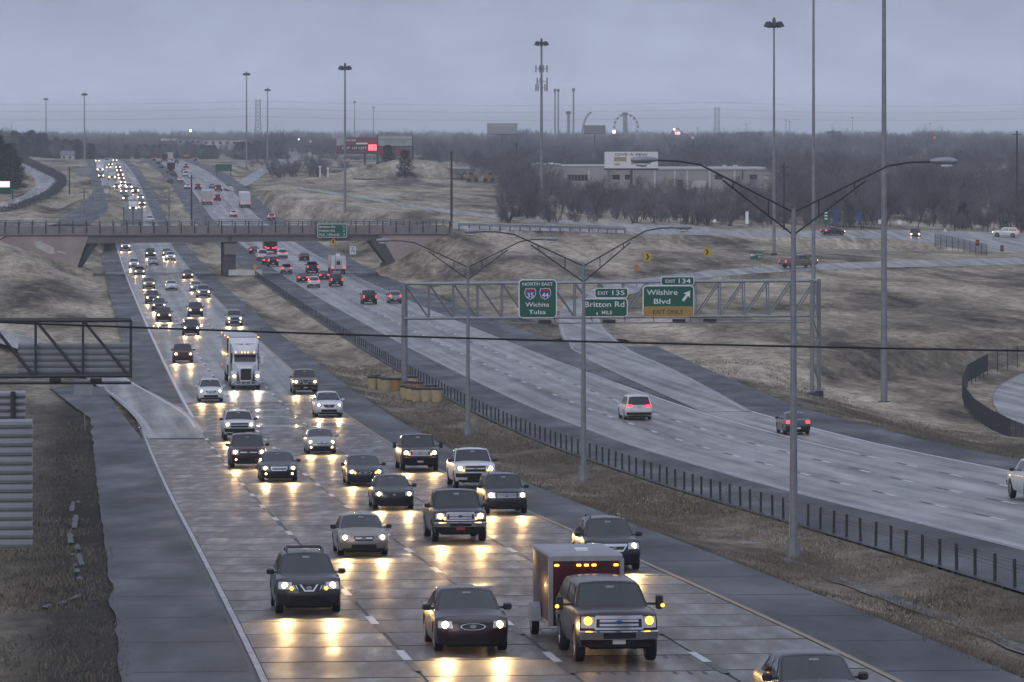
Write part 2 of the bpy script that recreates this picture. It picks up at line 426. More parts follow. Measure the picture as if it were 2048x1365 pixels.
def terrain_base(S, T, dl):
    right = np.where(S < 322, 53.0, np.where(S < 470, 53.0 + 0.05 * (S - 322), np.where(S < 540, 60.4 - 0.13 * (S - 470), 51.0)))
    left = np.where(S < 330, 0.5, np.where(S < 430, 0.5, 4.5))
    m = np.where(T < left, sm(0, 1, (left - T) / (5 + 0.01 * S)), np.where(T > right, sm(0, 1, (T - right) / (7 + 0.012 * S)), 0.0))
    z = np.interp(S, _ss, _zz) + ZC + m * dl
    z -= 0.06
    med = np.clip((T - 22.3) / (28.6 - 22.3), 0, 1)
    z -= 0.42 * np.sin(math.pi * med) ** 1.3 * np.where((T > 22.3) & (T < 28.6), 1, 0)
    z -= 0.9 * np.exp(-((T + 6.5) / 3.2) ** 2) * (1 - sm(420, 520, S)) * 0.6
    return z
TB = []                           # footprints of the side roads
for key, rows in SIDE.items():
    for a, b in rows:
        c = (a + b) / 2; TB.append((c.x, c.y, c.z, min(a.z, b.z), (b - a).length / 2))
TB = np.array(TB)
def ground_z(X, Y):
    X = np.asarray(X, float); Y = np.asarray(Y, float)
    S = -X * sn + Y * cs; T = X * cs + Y * sn
    z = terrain(S, T)
    zf = z.ravel().copy(); Xf = X.ravel(); Yf = Y.ravel()
    best = np.full(zf.shape, 1e9); tgt = zf.copy()
    for cx_, cy_, cz_, lo, hw in TB:
        dd = np.hypot(Xf - cx_, Yf - cy_) - hw
        up = dd < best
        best = np.where(up, dd, best); tgt = np.where(up, lo - 0.15, tgt)
    bl = 1 - sm(1.0, 9.0, best)
    Sr = S.ravel(); Tr = T.ravel()
    onmain = (Tr > 3) & (Tr < np.where(Sr < 470, 62, 50.5))
    bl = np.where(onmain, 0, bl)
    zf = zf * (1 - bl) + tgt * bl
    return zf.reshape(z.shape)
def gz(X, Y):
    s_, t_ = -X * sn + Y * cs, X * cs + Y * sn
    u, v = math.log(max(s_, 30.0)) * 7.0, t_ / (0.02 * s_ + 8.0)
    w = 1.0 / ((_cu - u) ** 2 + (_cv - v) ** 2 + 0.02) ** 1.8
    dl = float((w * CT[:, 2]).sum() / w.sum())
    z = float(terrain_base(np.array([s_]), np.array([t_]), dl)[0])
    dd = np.hypot(TB[:, 0] - X, TB[:, 1] - Y) - TB[:, 4]; i = int(np.argmin(dd))
    if not (3 < t_ < (62 if s_ < 470 else 50.5)):
        b = 1 - float(sm(1.0, 9.0, dd[i])); z = z * (1 - b) + (TB[i, 3] - 0.15) * b
    return z
def ground_px(x, y, lo=80.0, hi=1200.0):
    """the ground point seen at a picture position"""
    for _ in range(40):
        Y = 0.5 * (lo + hi); X = (x - CX) * Y / FP
        if YH + (ZC - gz(X, Y)) * FP / Y > y: lo = Y
        else: hi = Y
    return X, Y, gz(X, Y)

srow = [40.0]
while srow[-1] < 13500: srow.append(srow[-1] * 1.016 + 0.25)
tcol = np.concatenate([-np.geomspace(2600, 42, 46), np.arange(-40, -10, 2.0), np.arange(-10, 2, 1.0), np.arange(2, 22, 4.0), np.arange(22, 29.6, 0.6), np.arange(31, 50, 4.0), np.arange(50, 80, 1.5), np.arange(80, 130, 3.0), np.geomspace(132, 2900, 50)])
SS, TT = np.meshgrid(np.array(srow), tcol, indexing='ij')
# far rows fan out so that the sheet reaches the horizon
XX = TT * cs - SS * sn; YY = TT * sn + SS * cs
ZZ = ground_z(XX, YY)
rough_ = np.array([[mnoise.noise((x * 0.06, y * 0.03, 0)) * 0.16 + mnoise.noise((x * 0.3, y * 0.12, 3)) * 0.07 for x, y in zip(r1, r2)] for r1, r2 in zip(XX, YY)])
off = np.where((TT > 0) & (TT < 22.4), 0, np.where((TT > 28.4) & (TT < 52.6), 0, 1.0))
ZZ = ZZ + (rough_ - 0.05) * off
ZZ = ZZ - np.where(((TT > 1.5) & (TT < 21.8)) | ((TT > 29.2) & (TT < 48.0)), 0.25, 0.0) * np.where(SS < 2050, 1, 0)
ZZ = ZZ - np.where((TT > 47.9) & (TT < 53 + np.clip(SS - 322, 0, 148) * .045) & (SS < 470), 0.12, 0) - np.where((TT >= 48) & (TT < 49.6) & (SS >= 470) & (SS < 2050), 0.2, 0)
nr, nc = SS.shape
gv = np.stack([XX.ravel(), YY.ravel(), ZZ.ravel()], 1)
ii = (np.arange(nr - 1)[:, None] * nc + np.arange(nc - 1)[None]).ravel()
gf = np.stack([ii, ii + 1, ii + nc + 1, ii + nc], 1)
gme = bpy.data.meshes.new('ground'); gme.from_pydata(gv.tolist(), [], gf.tolist())
gme.polygons.foreach_set('use_smooth', [True] * len(gme.polygons))

def grass_mat():
    m = bpy.data.materials.new('dry_grass_ground'); m.use_nodes = True; nt = m.node_tree; b = nt.nodes['Principled BSDF']
    g = nd(nt, 'ShaderNodeNewGeometry'); mp = nd(nt, 'ShaderNodeMapping'); mp.inputs['Rotation'].default_value = (0, 0, -ANG)
    nt.links.new(g.outputs['Position'], mp.inputs[0])
    def ns(scale, sx, sy, det=6, rg=0.6):
        q = nd(nt, 'ShaderNodeMapping'); q.inputs['Scale'].default_value = (sx, sy, 1); nt.links.new(mp.outputs[0], q.inputs[0])
        n = nd(nt, 'ShaderNodeTexNoise'); n.inputs['Scale'].default_value = scale; n.inputs['Detail'].default_value = det; n.inputs['Roughness'].default_value = rg
        nt.links.new(q.outputs[0], n.inputs['Vector']); return n.outputs['Fac']
    def ramp(src, stops):
        r = nd(nt, 'ShaderNodeValToRGB'); el = r.color_ramp.elements
        el[0].position, el[0].color = stops[0][0], (*stops[0][1], 1); el[1].position, el[1].color = stops[-1][0], (*stops[-1][1], 1)
        for p, c in stops[1:-1]: x = el.new(p); x.color = (*c, 1)
        nt.links.new(src, r.inputs[0]); return r.outputs['Color']
    big = ns(0.085, 1, 0.16, 9, 0.72)
    c1 = ramp(big, [(0.37, (0.055, 0.045, 0.032)), (0.45, (0.200, 0.168, 0.122)), (0.53, (0.37, 0.318, 0.237)), (0.63, (0.56, 0.49, 0.38))])
    fine = ns(0.9, 1, 0.35, 8, 0.75)
    mul = ramp(fine, [(0.30, (0.35, 0.35, 0.35)), (0.5, (0.92, 0.92, 0.92)), (0.7, (1.5, 1.48, 1.4))])
    mx = nd(nt, 'ShaderNodeMix', data_type='RGBA', blend_type='MULTIPLY'); mx.inputs['Factor'].default_value = 1.0
    nt.links.new(c1, mx.inputs['A']); nt.links.new(mul, mx.inputs['B'])
    gr = ns(0.03, 1, 0.5, 4, 0.5)
    gm = nd(nt, 'ShaderNodeMapRange'); gm.inputs[1].default_value = 0.5; gm.inputs[2].default_value = 0.68; gm.inputs[4].default_value = 0.22; nt.links.new(gr, gm.inputs[0])
    m2 = nd(nt, 'ShaderNodeMix', data_type='RGBA'); m2.inputs['B'].default_value = (0.062, 0.066, 0.040, 1)
    nt.links.new(gm.outputs[0], m2.inputs['Factor']); nt.links.new(mx.outputs['Result'], m2.inputs['A'])
    sp_ = nd(nt, 'ShaderNodeSeparateXYZ'); nt.links.new(mp.outputs[0], sp_.inputs[0])
    wob = ns(0.35, 1, 0.3, 5, 0.6)
    def band(edges, amt, col, src, wv=1.6):
        # a strip of other soil or grass with a ragged edge; edges: a, b (rise), c, d (fall) in metres across the road
        ad = nd(nt, 'ShaderNodeMath', operation='MULTIPLY_ADD'); ad.inputs[1].default_value = wv; nt.links.new(wob, ad.inputs[0]); nt.links.new(sp_.outputs['X'], ad.inputs[2])
        ramps = []
        for lo, hi, rev in ((edges[0], edges[1], 0), (edges[2], edges[3], 1)):
            r = nd(nt, 'ShaderNodeMapRange'); r.inputs[1].default_value = lo + wv * .5; r.inputs[2].default_value = hi + wv * .5; r.inputs[3].default_value = rev; r.inputs[4].default_value = 1 - rev; nt.links.new(ad.outputs[0], r.inputs[0]); ramps.append(r.outputs[0])
        mm = nd(nt, 'ShaderNodeMath', operation='MULTIPLY'); nt.links.new(ramps[0], mm.inputs[0]); nt.links.new(ramps[1], mm.inputs[1])
        m3 = nd(nt, 'ShaderNodeMath', operation='MULTIPLY'); m3.inputs[1].default_value = amt; nt.links.new(mm.outputs[0], m3.inputs[0])
        fy = nd(nt, 'ShaderNodeMapRange'); fy.inputs[1].default_value = 330; fy.inputs[2].default_value = 470; fy.inputs[3].default_value = 1; fy.inputs[4].default_value = 0; nt.links.new(sp_.outputs['Y'], fy.inputs[0])
        m5 = nd(nt, 'ShaderNodeMath', operation='MULTIPLY'); nt.links.new(m3.outputs[0], m5.inputs[0]); nt.links.new(fy.outputs[0], m5.inputs[1]); m3 = m5
        x = nd(nt, 'ShaderNodeMix', data_type='RGBA'); x.inputs['B'].default_value = (*col, 1); nt.links.new(m3.outputs[0], x.inputs['Factor']); nt.links.new(src, x.inputs['A']); return x.outputs['Result']
    c3 = band((-40, -22, 1, 3), .58, (.045, .041, .030), m2.outputs['Result'])
    c3 = band((21.5, 22.4, 28.6, 29.6), .40, (.052, .046, .034), c3)
    c3 = band((-2.2, -.6, 1.8, 2.5), .85, (.022, .020, .018), c3)
    c3 = band((22.0, 22.2, 22.7, 23.3), .6, (.026, .023, .020), c3, .8)
    c3 = band((52.2, 52.4, 53.6, 56), .5, (.045, .040, .032), c3)
    nt.links.new(c3, b.inputs['Base Color']); b.inputs['Roughness'].default_value = 0.95; b.inputs['Specular IOR Level'].default_value = 0.15
    bp = nd(nt, 'ShaderNodeBump'); bp.inputs['Strength'].default_value = 0.9; bp.inputs['Distance'].default_value = 0.35
    nt.links.new(fine, bp.inputs['Height']); nt.links.new(bp.outputs[0], b.inputs['Normal'])
    MATS['grass_ground'] = m; return m
gme.materials.append(grass_mat())
ground = link('ground', gme); tag(ground, 'rolling dry winter grass ground around the motorway', 'ground', kind='structure')

# ------------------------------------------------------------------ carriageways
def strip(name, t0, t1, s0, s1, dz, m, label=None, cat='road', parent=None, step=6.0, tf=None):
    mb = MB(); P = []
    s_ = s0
    while True:
        a, b = (t0, t1) if tf is None else tf(s_)
        P.append([rp(s_, a, dz), rp(s_, (a + b) / 2, dz), rp(s_, b, dz)])
        if s_ >= s1: break
        s_ = min(s1, s_ + step + s_ * 0.004)
    mb.grid(P)
    me = mb.mesh(name, m)
    if me.polygons and me.polygons[0].normal.z < 0: me.flip_normals()
    o = link(name, me, parent)
    if parent is None: tag(o, label, cat, kind='structure')
    return o
L0, L1, L2, L3, LY = 4.60, 8.26, 11.92, 15.58, 19.24
RY, R1, R2, R3, R4 = 33.9, 37.56, 41.22, 44.88, 48.54
S0, S_SLAB, S1 = 66.0, 342.0, 2040.0
road_in = strip('road_towards_camera', L1 - 0.15, LY + 0.2, S_SLAB, S1, 0.0, MATS['concrete'], 'wet concrete carriageway of the oncoming traffic with its lane markings')
strip('joint_bed', L0 - 0.35, LY + 0.2, S0, S_SLAB, -0.022, MATS['sealant'], parent=road_in)
road_out = strip('road_away', RY - 0.35, R3 + 0.2, S0, S1, 0.0, MATS['concrete'], 'grey concrete carriageway of the departing traffic with its lane markings')
strip('exit_lane', R3 + 0.2, R4 + 0.3, S0, 322.5, 0.0, MATS['concrete'], parent=road_out)
sh_a = strip('shoulder_verge', 1.1, L0 - 0.35, S0, 372, -0.012, MATS['asphalt'], 'dark asphalt shoulder beside the grass bank and oncoming lanes', 'shoulder', step=2.0,
             tf=lambda s_: (1.1 + 0.16 * mnoise.noise((s_ * .13, 5, 0)) + 0.08 * mnoise.noise((s_ * .5, 9, 0)) - (0 if s_ < 318 else (s_ - 318) * 0.06), L0 - 0.35 - (0 if s_ < 285 else (s_ - 285) * 0.022)))
sh_b = strip('shoulder_median_near', LY + 0.2, 22.4, S0, S1, -0.012, MATS['asphalt'], 'asphalt shoulder between yellow edge line and grass median', 'shoulder')
sh_c = strip('shoulder_median_far', 28.7, RY - 0.35, S0, S1, -0.012, MATS['asphalt'], 'asphalt shoulder along the cable barrier posts', 'shoulder')
sh_d = strip('shoulder_exit', R4 + 0.3, 52.4, S0, 330, -0.012, MATS['asphalt'], 'asphalt shoulder outside the exit lane', 'shoulder', tf=lambda s_: (R4 + 0.3, 52.4 + (0 if s_ < 250 else (s_ - 250) * 0.012)))
strip('shoulder_beyond', R3 + 0.2, 50.0, 470, S1, -0.012, MATS['asphalt'], 'asphalt shoulder of departing lanes running under the overpass', 'shoulder')
strip('shoulder_gore', 4.9, L1 - 0.15, 372, 1290, -0.012, MATS['asphalt'], 'asphalt shoulder between oncoming lanes and the grass near overpass', 'shoulder', tf=lambda s_: (4.9 - max(0, (s_ - 900)) * 0.0, L1 - 0.15))
strip('shoulder_far', 4.9, L1 - 0.15, 1290, S1, -0.012, MATS['asphalt'], 'asphalt shoulder of the oncoming lanes on the far hill', 'shoulder')
strip('gore_paving', 7.6, L1 - 0.15, 322, 376, -0.004, MATS['dark_asphalt'], 'dark paved gore wedge where the entry ramp joins', 'paving', tf=lambda s_: (L1 - 0.2 - (s_ - 322) * 0.05, L1 - 0.15))
gore_out = strip('gore_paving', R3, 47, 322, 470, -0.008, MATS['asphalt'], 'dark hatched paved gore where the exit ramp leaves', 'paving', tf=lambda s_: (R3 + 0.15, 45.2 + (s_ - 322) * 0.034 + (0 if s_ < 448 else (s_ - 448) * .06)))
hb_ = MB()
for i in range(34):
    a = 345 + i * 2.6; e = 45.2 + (a - 322) * .032; hb_.add([rp(a, R3 + .6, .0), rp(a, e, .0), rp(a + .22, e, .0), rp(a + .22, R3 + .6, .0)], [(0, 1, 2, 3)])
o = link('gore_hatching', hb_.mesh('gore_hatching', MATS['worn_white_paint']), gore_out); o['kind'] = 'stuff'
strip('ramp_shoulder', 48, 52, 322, 455, -0.014, MATS['dark_asphalt'], 'dark asphalt shoulder outside the exit ramp', 'shoulder', tf=lambda s_: (48.6 + (s_ - 322) * .054, 53.0 + (s_ - 322) * .045))

def side_road(key, name, m, label, dz=0.0, cat='road'):
    mb = MB(); mb.grid([[a + Vector((0, 0, dz)), a.lerp(b, .5) + Vector((0, 0, dz)), b + Vector((0, 0, dz))] for a, b in SIDE[key]])
    me = mb.mesh(name, m)
    if sum(p.normal.z for p in me.polygons) < 0: me.flip_normals()
    o = link(name, me); tag(o, label, cat, kind='structure')
    for e_ in (0, 1):
        P = []
        for a, b in SIDE[key]:
            p, d = (a, (a - b)) if e_ == 0 else (b, (b - a)); d = Vector((d.x, d.y, 0)).normalized(); w_ = (b - a).length
            P.append([p + Vector((0, 0, dz - .03)), p + d * 1.2 + Vector((0, 0, dz - .10)), p + d * (4.5 if key != 'cross' else 13) + Vector((0, 0, dz - (1.3 if key != 'cross' else 2.6)))])
        if key in ('exit',): P = P[24:]
        if key in ('entry',): continue
        vm = MB().grid(P).mesh('verge', MATS['grass_ground'], True)
        if sum(q.normal.z for q in vm.polygons) < 0: vm.flip_normals()
        link('verge', vm, o)
    return o
ramp_exit = side_road('exit', 'exit_ramp', MATS['concrete'], 'pale concrete exit ramp climbing from behind the green signs')
ramp_entry = side_road('entry', 'entry_ramp', MATS['concrete'], 'pale concrete entry ramp joining the oncoming lanes', 0.004)
road_cross = side_road('cross', 'cross_road', MATS['concrete'], 'side road running from the overpass past the bare woods')
side_road('field', 'field_road', MATS['concrete'], 'narrow pale road crossing the dry field beyond the overpass')
side_road('fl', 'curved_ramp', MATS['concrete'], 'curved concrete ramp with dark edge beside the dark trees')
side_road('fr', 'far_ramp', MATS['concrete'], 'distant ramp climbing between bare shrubs beyond the overpass')
side_road('slip', 'slip_road', MATS['asphalt'], 'slip road joining the oncoming lanes just beyond the overpass')
loop = side_road('loop', 'loop_road', MATS['concrete'], 'curving pale road inside the mesh fence by the mast')
# kerb line of the entry ramp and edge lines
def px_line(rows, side, w, dz, m, name, parent, i0=0, i1=None, inset=0.25):
    mb = MB(); P = []
    for a, b in rows[i0:i1]:
        d = (b - a).normalized(); p = (a if side == 0 else b); k = 1 if side == 0 else -1
        P.append([p + d * (k * inset) + Vector((0, 0, dz)), p + d * (k * (inset + w)) + Vector((0, 0, dz))])
    mb.grid(P); me = mb.mesh(name, m)
    if sum(p.normal.z for p in me.polygons) < 0: me.flip_normals()
    return link(name, me, parent)
px_line(SIDE['exit'], 0, 0.22, 0.014, MATS['worn_white_paint'], 'edge_line', ramp_exit, 12, 34)
px_line(SIDE['exit'], 1, 0.22, 0.014, MATS['worn_white_paint'], 'edge_line', ramp_exit, 0, 34)
px_line(SIDE['entry'], 0, 0.30, 0.012, MATS['worn_white_paint'], 'edge_line', ramp_entry)
px_line(SIDE['entry'], 1, 0.22, 0.012, MATS['white_paint'], 'edge_line', ramp_entry, 3)
px_line(SIDE['loop'], 0, 0.35, 0.05, MATS['bridge_concrete'], 'kerb', loop, 0, None, 0.0)

# concrete slabs of the near lanes
smb = MB(); smb.box(-1.775, 1.775, -2.195, 2.195, -0.02, 0.0); slab_me = smb.mesh('slab', MATS['slab'])
smb = MB(); smb.box(-1.86, 1.775, -2.195, 2.195, -0.02, 0.0); slab_w = smb.mesh('slab', MATS['slab'])
JT = 4.57
for li, tc_ in enumerate(((L0 + L1) / 2, (L1 + L2) / 2, (L2 + L3) / 2, (L3 + LY) / 2)):
    s_ = S0 + JT / 2 + (0.0, 0.15, 0.9, 1.0)[li]
    while s_ < S_SLAB - JT / 2:
        o = link('slab', slab_w if li == 0 else slab_me, road_in, rp(s_, tc_, random.uniform(-0.002, 0.003)))
        o.rotation_euler = (math.atan(slope(s_)), 0, ANG + random.uniform(-0.004, 0.004))
        s_ += JT
# lane dashes: white then black
def dash_mesh(m, w=0.16, l=3.05):
    b = MB(); b.add([(-w / 2, 0, 0), (w / 2, 0, 0), (w / 2, l, 0), (-w / 2, l, 0)], [(0, 1, 2, 3)]); return b.mesh('lane_dash', m)
DW, DB, DWW = dash_mesh(MATS['white_paint'], 0.22), dash_mesh(MATS['black_paint'], 0.22), dash_mesh(MATS['white_paint'], 0.24)
def dashes(parent, t, s0, s1, phase, white, dirn):
    far = MB()
    s_ = s0 + phase
    while s_ < s1:
        for me, o0 in ((white, 0.0), (DB, dirn * 3.2)):
            a = s_ + o0
            if s_ < 560:
                o = link('lane_dash', me, parent, rp(a, t, 0.010)); o.rotation_euler = (math.atan(slope(a + 1.5)), 0, ANG)
            elif me is white:
                far.add([rp(a, t - .1, .012), rp(a, t + .1, .012), rp(a + 3, t + .1, .012), rp(a + 3, t - .1, .012)], [(0, 1, 2, 3)])
        s_ += 12.19
    if far.v:
        o = link('far_lane_dashes', far.mesh('far_lane_dashes', MATS['white_paint']), parent); o['kind'] = 'stuff'
s1w = road_px(750, 1249)[0]
ph = (s1w - S0) % 12.19
dashes(road_in, L1, S0, 322, ph, DW, -1)
dashes(road_in, L2, S0, 1900, (ph - 1.0) % 12.19, DW, -1)
dashes(road_in, L3, S0, 1900, (ph - 1.5) % 12.19, DW, -1)
dashes(road_out, R1, S0, 1900, 4.0, DWW, 1)
dashes(road_out, R2, S0, 1900, 7.0, DWW, 1)
dashes(road_out, R3, S0, 255, 1.0, DWW, 1)
strip('edge_line', L0 - 0.22, L0 - 0.06, S0, 300, 0.010, MATS['worn_white_paint'], parent=road_in)
strip('edge_line', L1 - 0.08, L1 + 0.12, 318, S1, 0.010, MATS['white_paint'], parent=road_in)
strip('yellow_line', LY - 0.02, LY + 0.16, S0, S1, 0.010, MATS['yellow_paint'], parent=road_in)
strip('yellow_line', RY - 0.16, RY + 0.04, S0, S1, 0.010, MATS['worn_white_paint'], parent=road_out)
strip('edge_line', R3 - 0.09, R3 + 0.12, 255, 372, 0.010, MATS['white_paint'], parent=road_out)
strip('edge_line', R4 + 0.02, R4 + 0.24, S0, 330, 0.010, MATS['white_paint'], parent=road_out)
strip('edge_line', R3 - 0.02, R3 + 0.18, 372, S1, 0.010, MATS['worn_white_paint'], parent=road_out)
# dark wheel-path dowel patches in the third lane, joined: too small to pick apart
dm = MB(); s_ = S0
while s_ < 215:
    for t_ in (12.5, 12.85, 13.2, 14.35, 14.7, 15.05):
        for ds in ((-0.0,)):
            a = s_ + random.uniform(-.1, .1)
            dm.add([rp(a, t_, .006), rp(a, t_ + .09, .006), rp(a + .75, t_ + .09, .006), rp(a + .75, t_, .006)], [(0, 1, 2, 3)])
    s_ += JT
o = link('dowel_patches', dm.mesh('dowel_patches', MATS['sealant']), road_in); o['kind'] = 'stuff'
# shoulder joints of the median side
dm = MB()
for i in range(34):
    a = 80 + i * 9.14; dm.add([rp(a, LY + .25, -.006), rp(a, 22.3, -.006), rp(a + .14, 22.3, -.006), rp(a + .14, LY + .25, -.006)], [(0, 1, 2, 3)])
o = link('shoulder_joints', dm.mesh('shoulder_joints', MATS['sealant']), sh_b); o['kind'] = 'stuff'
dm = MB()
for i in range(30):
    a = 82 + i * 9.14; dm.add([rp(a, 1.4, -.006), rp(a, L0 - .4, -.006), rp(a + .10, L0 - .4, -.006), rp(a + .10, 1.4, -.006)], [(0, 1, 2, 3)])
o = link('shoulder_joints', dm.mesh('shoulder_joints', MATS['sealant']), sh_a); o['kind'] = 'stuff'
# patched bands across the lanes and puddles
for k, (s_, t0, t1, w) in enumerate(((318, L2 + .1, L3 - .1, 2.4), (329, L2 + .1, L3 - .1, 3.2), (303, L2 + .2, L3, 4.5), (305, L3 + .4, LY - .4, 4.0), (302.5, 4.2, L1 - .2, 3.2), (520, L1 + .3, L3, 7.0), (371, 47.0, 48.2, 1.5))):
    mb = MB(); n = 16; cx_, cy_ = s_, (t0 + t1) / 2
    ring = [rp(cx_ + (w / 2) * math.sin(6.283 * i / n) * random.uniform(.8, 1), cy_ + (t1 - t0) / 2 * max(-1, min(1, 1.25 * math.cos(6.283 * i / n))) , 0.008) for i in range(n)]
    mb.add(ring, [tuple(range(n))])
    me = mb.mesh('road_patch', mat('wet_patch', (0.035, 0.034, 0.036), 0.16, var=0.3, vscale=0.8, world=True))
    if me.polygons[0].normal.z < 0: me.flip_normals()
    link('road_patch', me, road_in if t1 < 25 else road_out)
# paved drain in the median and its culvert mouth
dr_ = MB(); P = []
for i in range(46):
    a = 88 + i * 1.7; c = 25.4 + .35 * mnoise.noise((a * .08, 1, 0)); w_ = .32 + .22 * mnoise.noise((a * .3, 4, 0))
    P.append([Vector((*xy(a, c + q * w_), gz(*xy(a, c + q * w_)) + .03 - (.06 if q == 0 else 0))) for q in (-1, 0, 1)])
dr_.grid(P); me = dr_.mesh('drain_channel', mat('silty_concrete', (.095, .092, .092), .6, var=.5, vscale=1.0, world=True))
if sum(q.normal.z for q in me.polygons) < 0: me.flip_normals()
o = link('drain_channel', me); tag(o, 'silty concrete drain channel running down the grass median', 'drain', kind='structure')
X, Y, z = ground_px(1502, 1092); cv_ = thing('culvert_pipe', 'grey culvert mouth slab in the grass median', 'drain', (X, Y, z), ANG)
part(cv_, 'slab', MB().box(-.42, .42, -.3, .3, -.1, .12), MATS['bridge_concrete']); part(cv_, 'grate', MB().box(-.36, .36, -.34, -.305, -.05, .08), MATS['dark_steel'])
# the dark strip across the roads below the overpass edge
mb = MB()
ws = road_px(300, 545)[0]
mb.grid([[rp(ws - 7 + d, t_, 0.006) for t_ in np.linspace(5.0, 22.3, 8)] for d in (0, 3.5, 7)]); me = mb.mesh('dark_strip', mat('strip_dark', (0.012, 0.012, 0.014), 0.35))
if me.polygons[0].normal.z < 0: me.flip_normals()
link('dark_strip', me, road_in)
mb = MB(); mb.grid([[rp(ws - 7 + d, t_, 0.006) for t_ in np.linspace(28.8, 48.2, 8)] for d in (0, 3.5, 7)]); me = mb.mesh('dark_strip', MATS['strip_dark'])
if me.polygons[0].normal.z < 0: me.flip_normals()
link('dark_strip', me, road_out)
# ------------------------------------------------------------------ overpass
def lerp_(a, b, u): return a + (b - a) * u
def walk_px(pts, step):
    out = []
    for a, b in zip(pts[:-1], pts[1:]):
        n = max(1, int(abs(b[0] - a[0]) / step))
        for i in range(n): out.append((a[0] + (b[0] - a[0]) * i / n, a[1] + (b[1] - a[1]) * i / n))
    return out + [pts[-1]]
def pxs(x, y, s):
    """point at column x, row y standing at road distance s"""
    Y = s / (cs - (x - CX) / FP * sn); return PW(x, y, Y)
def txz(x, y, s):
    p = pxs(x, y, s); return st(p.x, p.y)[1], p.z
br = thing('overpass_bridge', 'concrete road overpass spanning both carriageways with a steel rail', 'bridge', (0, 0, 0), 0)
def BW(t, s, z):
    X, Y = xy(s, t); return (X, Y, z)
class RB(MB):                       # box in road coordinates
    def rbox(self, t0, t1, s0, s1, z0, z1, dz1=0.0):
        v = [BW(t, s, z) for z in (z0, z1) for (t, s) in ((t0, s0), (t1, s0), (t1, s1), (t0, s1))]
        return self.add(v, [(0,3,2,1),(4,5,6,7),(0,1,5,4),(1,2,6,5),(2,3,7,6),(3,0,4,7)])
    def rprism(self, poly, s0, s1):
        n = len(poly); v = [BW(t, s, z) for s in (s0, s1) for t, z in poly]
        return self.add(v, [(i, (i + 1) % n, n + (i + 1) % n, n + i) for i in range(n)] + [tuple(range(n - 1, -1, -1)), tuple(range(n, 2 * n))])
B0, B1 = S_BR, S_BR + 12.5
tL, zdeck = txz(-130, 463, B0)
tR = txz(905, 463, B0)[0]
z_par_b = txz(300, 470, B0)[1]; z_par_t = txz(300, 455, B0)[1]; z_gir = txz(300, 487, B0)[1]; z_rail = txz(300, 443.5, B0)[1]
part(br, 'deck', RB().rbox(tL, tR, B0 - .1, B1 + .1, z_par_b - .2, z_par_b + .35), MATS['bridge_concrete'])
par = part(br, 'parapet', RB().rbox(tL, tR, B0 - .35, B0, z_par_b, z_par_t), MATS['bridge_concrete'])
part(br, 'parapet', RB().rbox(tL, tR, B1, B1 + .35, z_par_b, z_par_t), MATS['bridge_concrete'])
ga = txz(178, 470, B0)[0]; gb = txz(162, 490, B0)[0]; gc_ = txz(757, 470, B0)[0]; gd = txz(768, 481, B0)[0]
for k in range(5):
    s_ = B0 + .25 + k * 2.9
    part(br, 'girder', RB().rprism([(ga - 1, z_par_b - .2), (gb + .6, z_gir), (gd - .4, z_gir + .35), (gc_ + 1, z_par_b - .2)], s_, s_ + .45), MATS['bridge_girder'])
tp = txz(460, 545, B0)[0]
for s_ in (B0 + .9, B1 - 2.4):
    part(br, 'pier', RB().rbox(tp - 1.1, tp + 1.0, s_, s_ + 1.4, prof(S_BR) - 1.2, z_gir), MATS['pier_dark'])
part(br, 'pier_cap', RB().rbox(tp - .9, tp + 1.3, B0 + .6, B1 - .8, z_gir - 1.9, z_gir - .0), MATS['bridge_concrete'])
part(br, 'girder_joint', RB().rbox(tp - .25, tp + .35, B0 + .18, B0 + .26, z_gir + .05, z_par_b - .25), MATS['pier_dark'])
bl = [txz(18, 472, B0), txz(178, 470, B0), txz(152, 532, B0), txz(128, 527, B0), txz(60, 501, B0), txz(-20, 480, B0)]
ab = part(br, 'abutment', RB().rprism([(t, z + (-.02 if i < 2 else -.8)) for i, (t, z) in enumerate(bl)], B0 + .05, B1 - .3), MATS['abutment_concrete'])
pp = [txz(x, y, B0) for x, y in ((68, 484), (80, 483), (108, 496), (110, 508), (98, 508), (74, 496))]
part(ab, 'pale_patch', RB().rprism(pp, B0 + .03, B0 + .06), MATS['pale_patch'])
pp = [txz(x, y, B0) for x, y in ((115, 501), (132, 505), (131, 509), (114, 505))]
part(ab, 'pale_patch', RB().rprism(pp, B0 + .03, B0 + .06), MATS['pale_patch'])
brr = [txz(757, 469, B0), txz(902, 463, B0), txz(902, 466, B0), txz(784, 525, B0), txz(774, 522, B0)]
part(br, 'abutment', RB().rprism([(t, z + (-.02 if i < 2 else -.5)) for i, (t, z) in enumerate(brr)], B0 + .05, B1 - .3), MATS['abutment_concrete'])
shade_p = [txz(x, y, B0) for x, y in ((738, 479), (762, 472), (792, 524), (776, 529))]
part(br, 'abutment_shade', RB().rprism([(t, z - .1) for t, z in shade_p], B0 - .06, B1 - .6), MATS['pier_dark'])  # dark prism added to stand for the abutment side in shade
shade_p = [txz(x, y, B0) for x, y in ((182, 472), (196, 487), (164, 535), (152, 533))]
part(br, 'abutment_shade', RB().rprism([(t, z - .1) for t, z in shade_p], B0 + 1.0, B1 - .6), MATS['pier_dark'])  # matching dark prism added at the other abutment, shade built as a solid
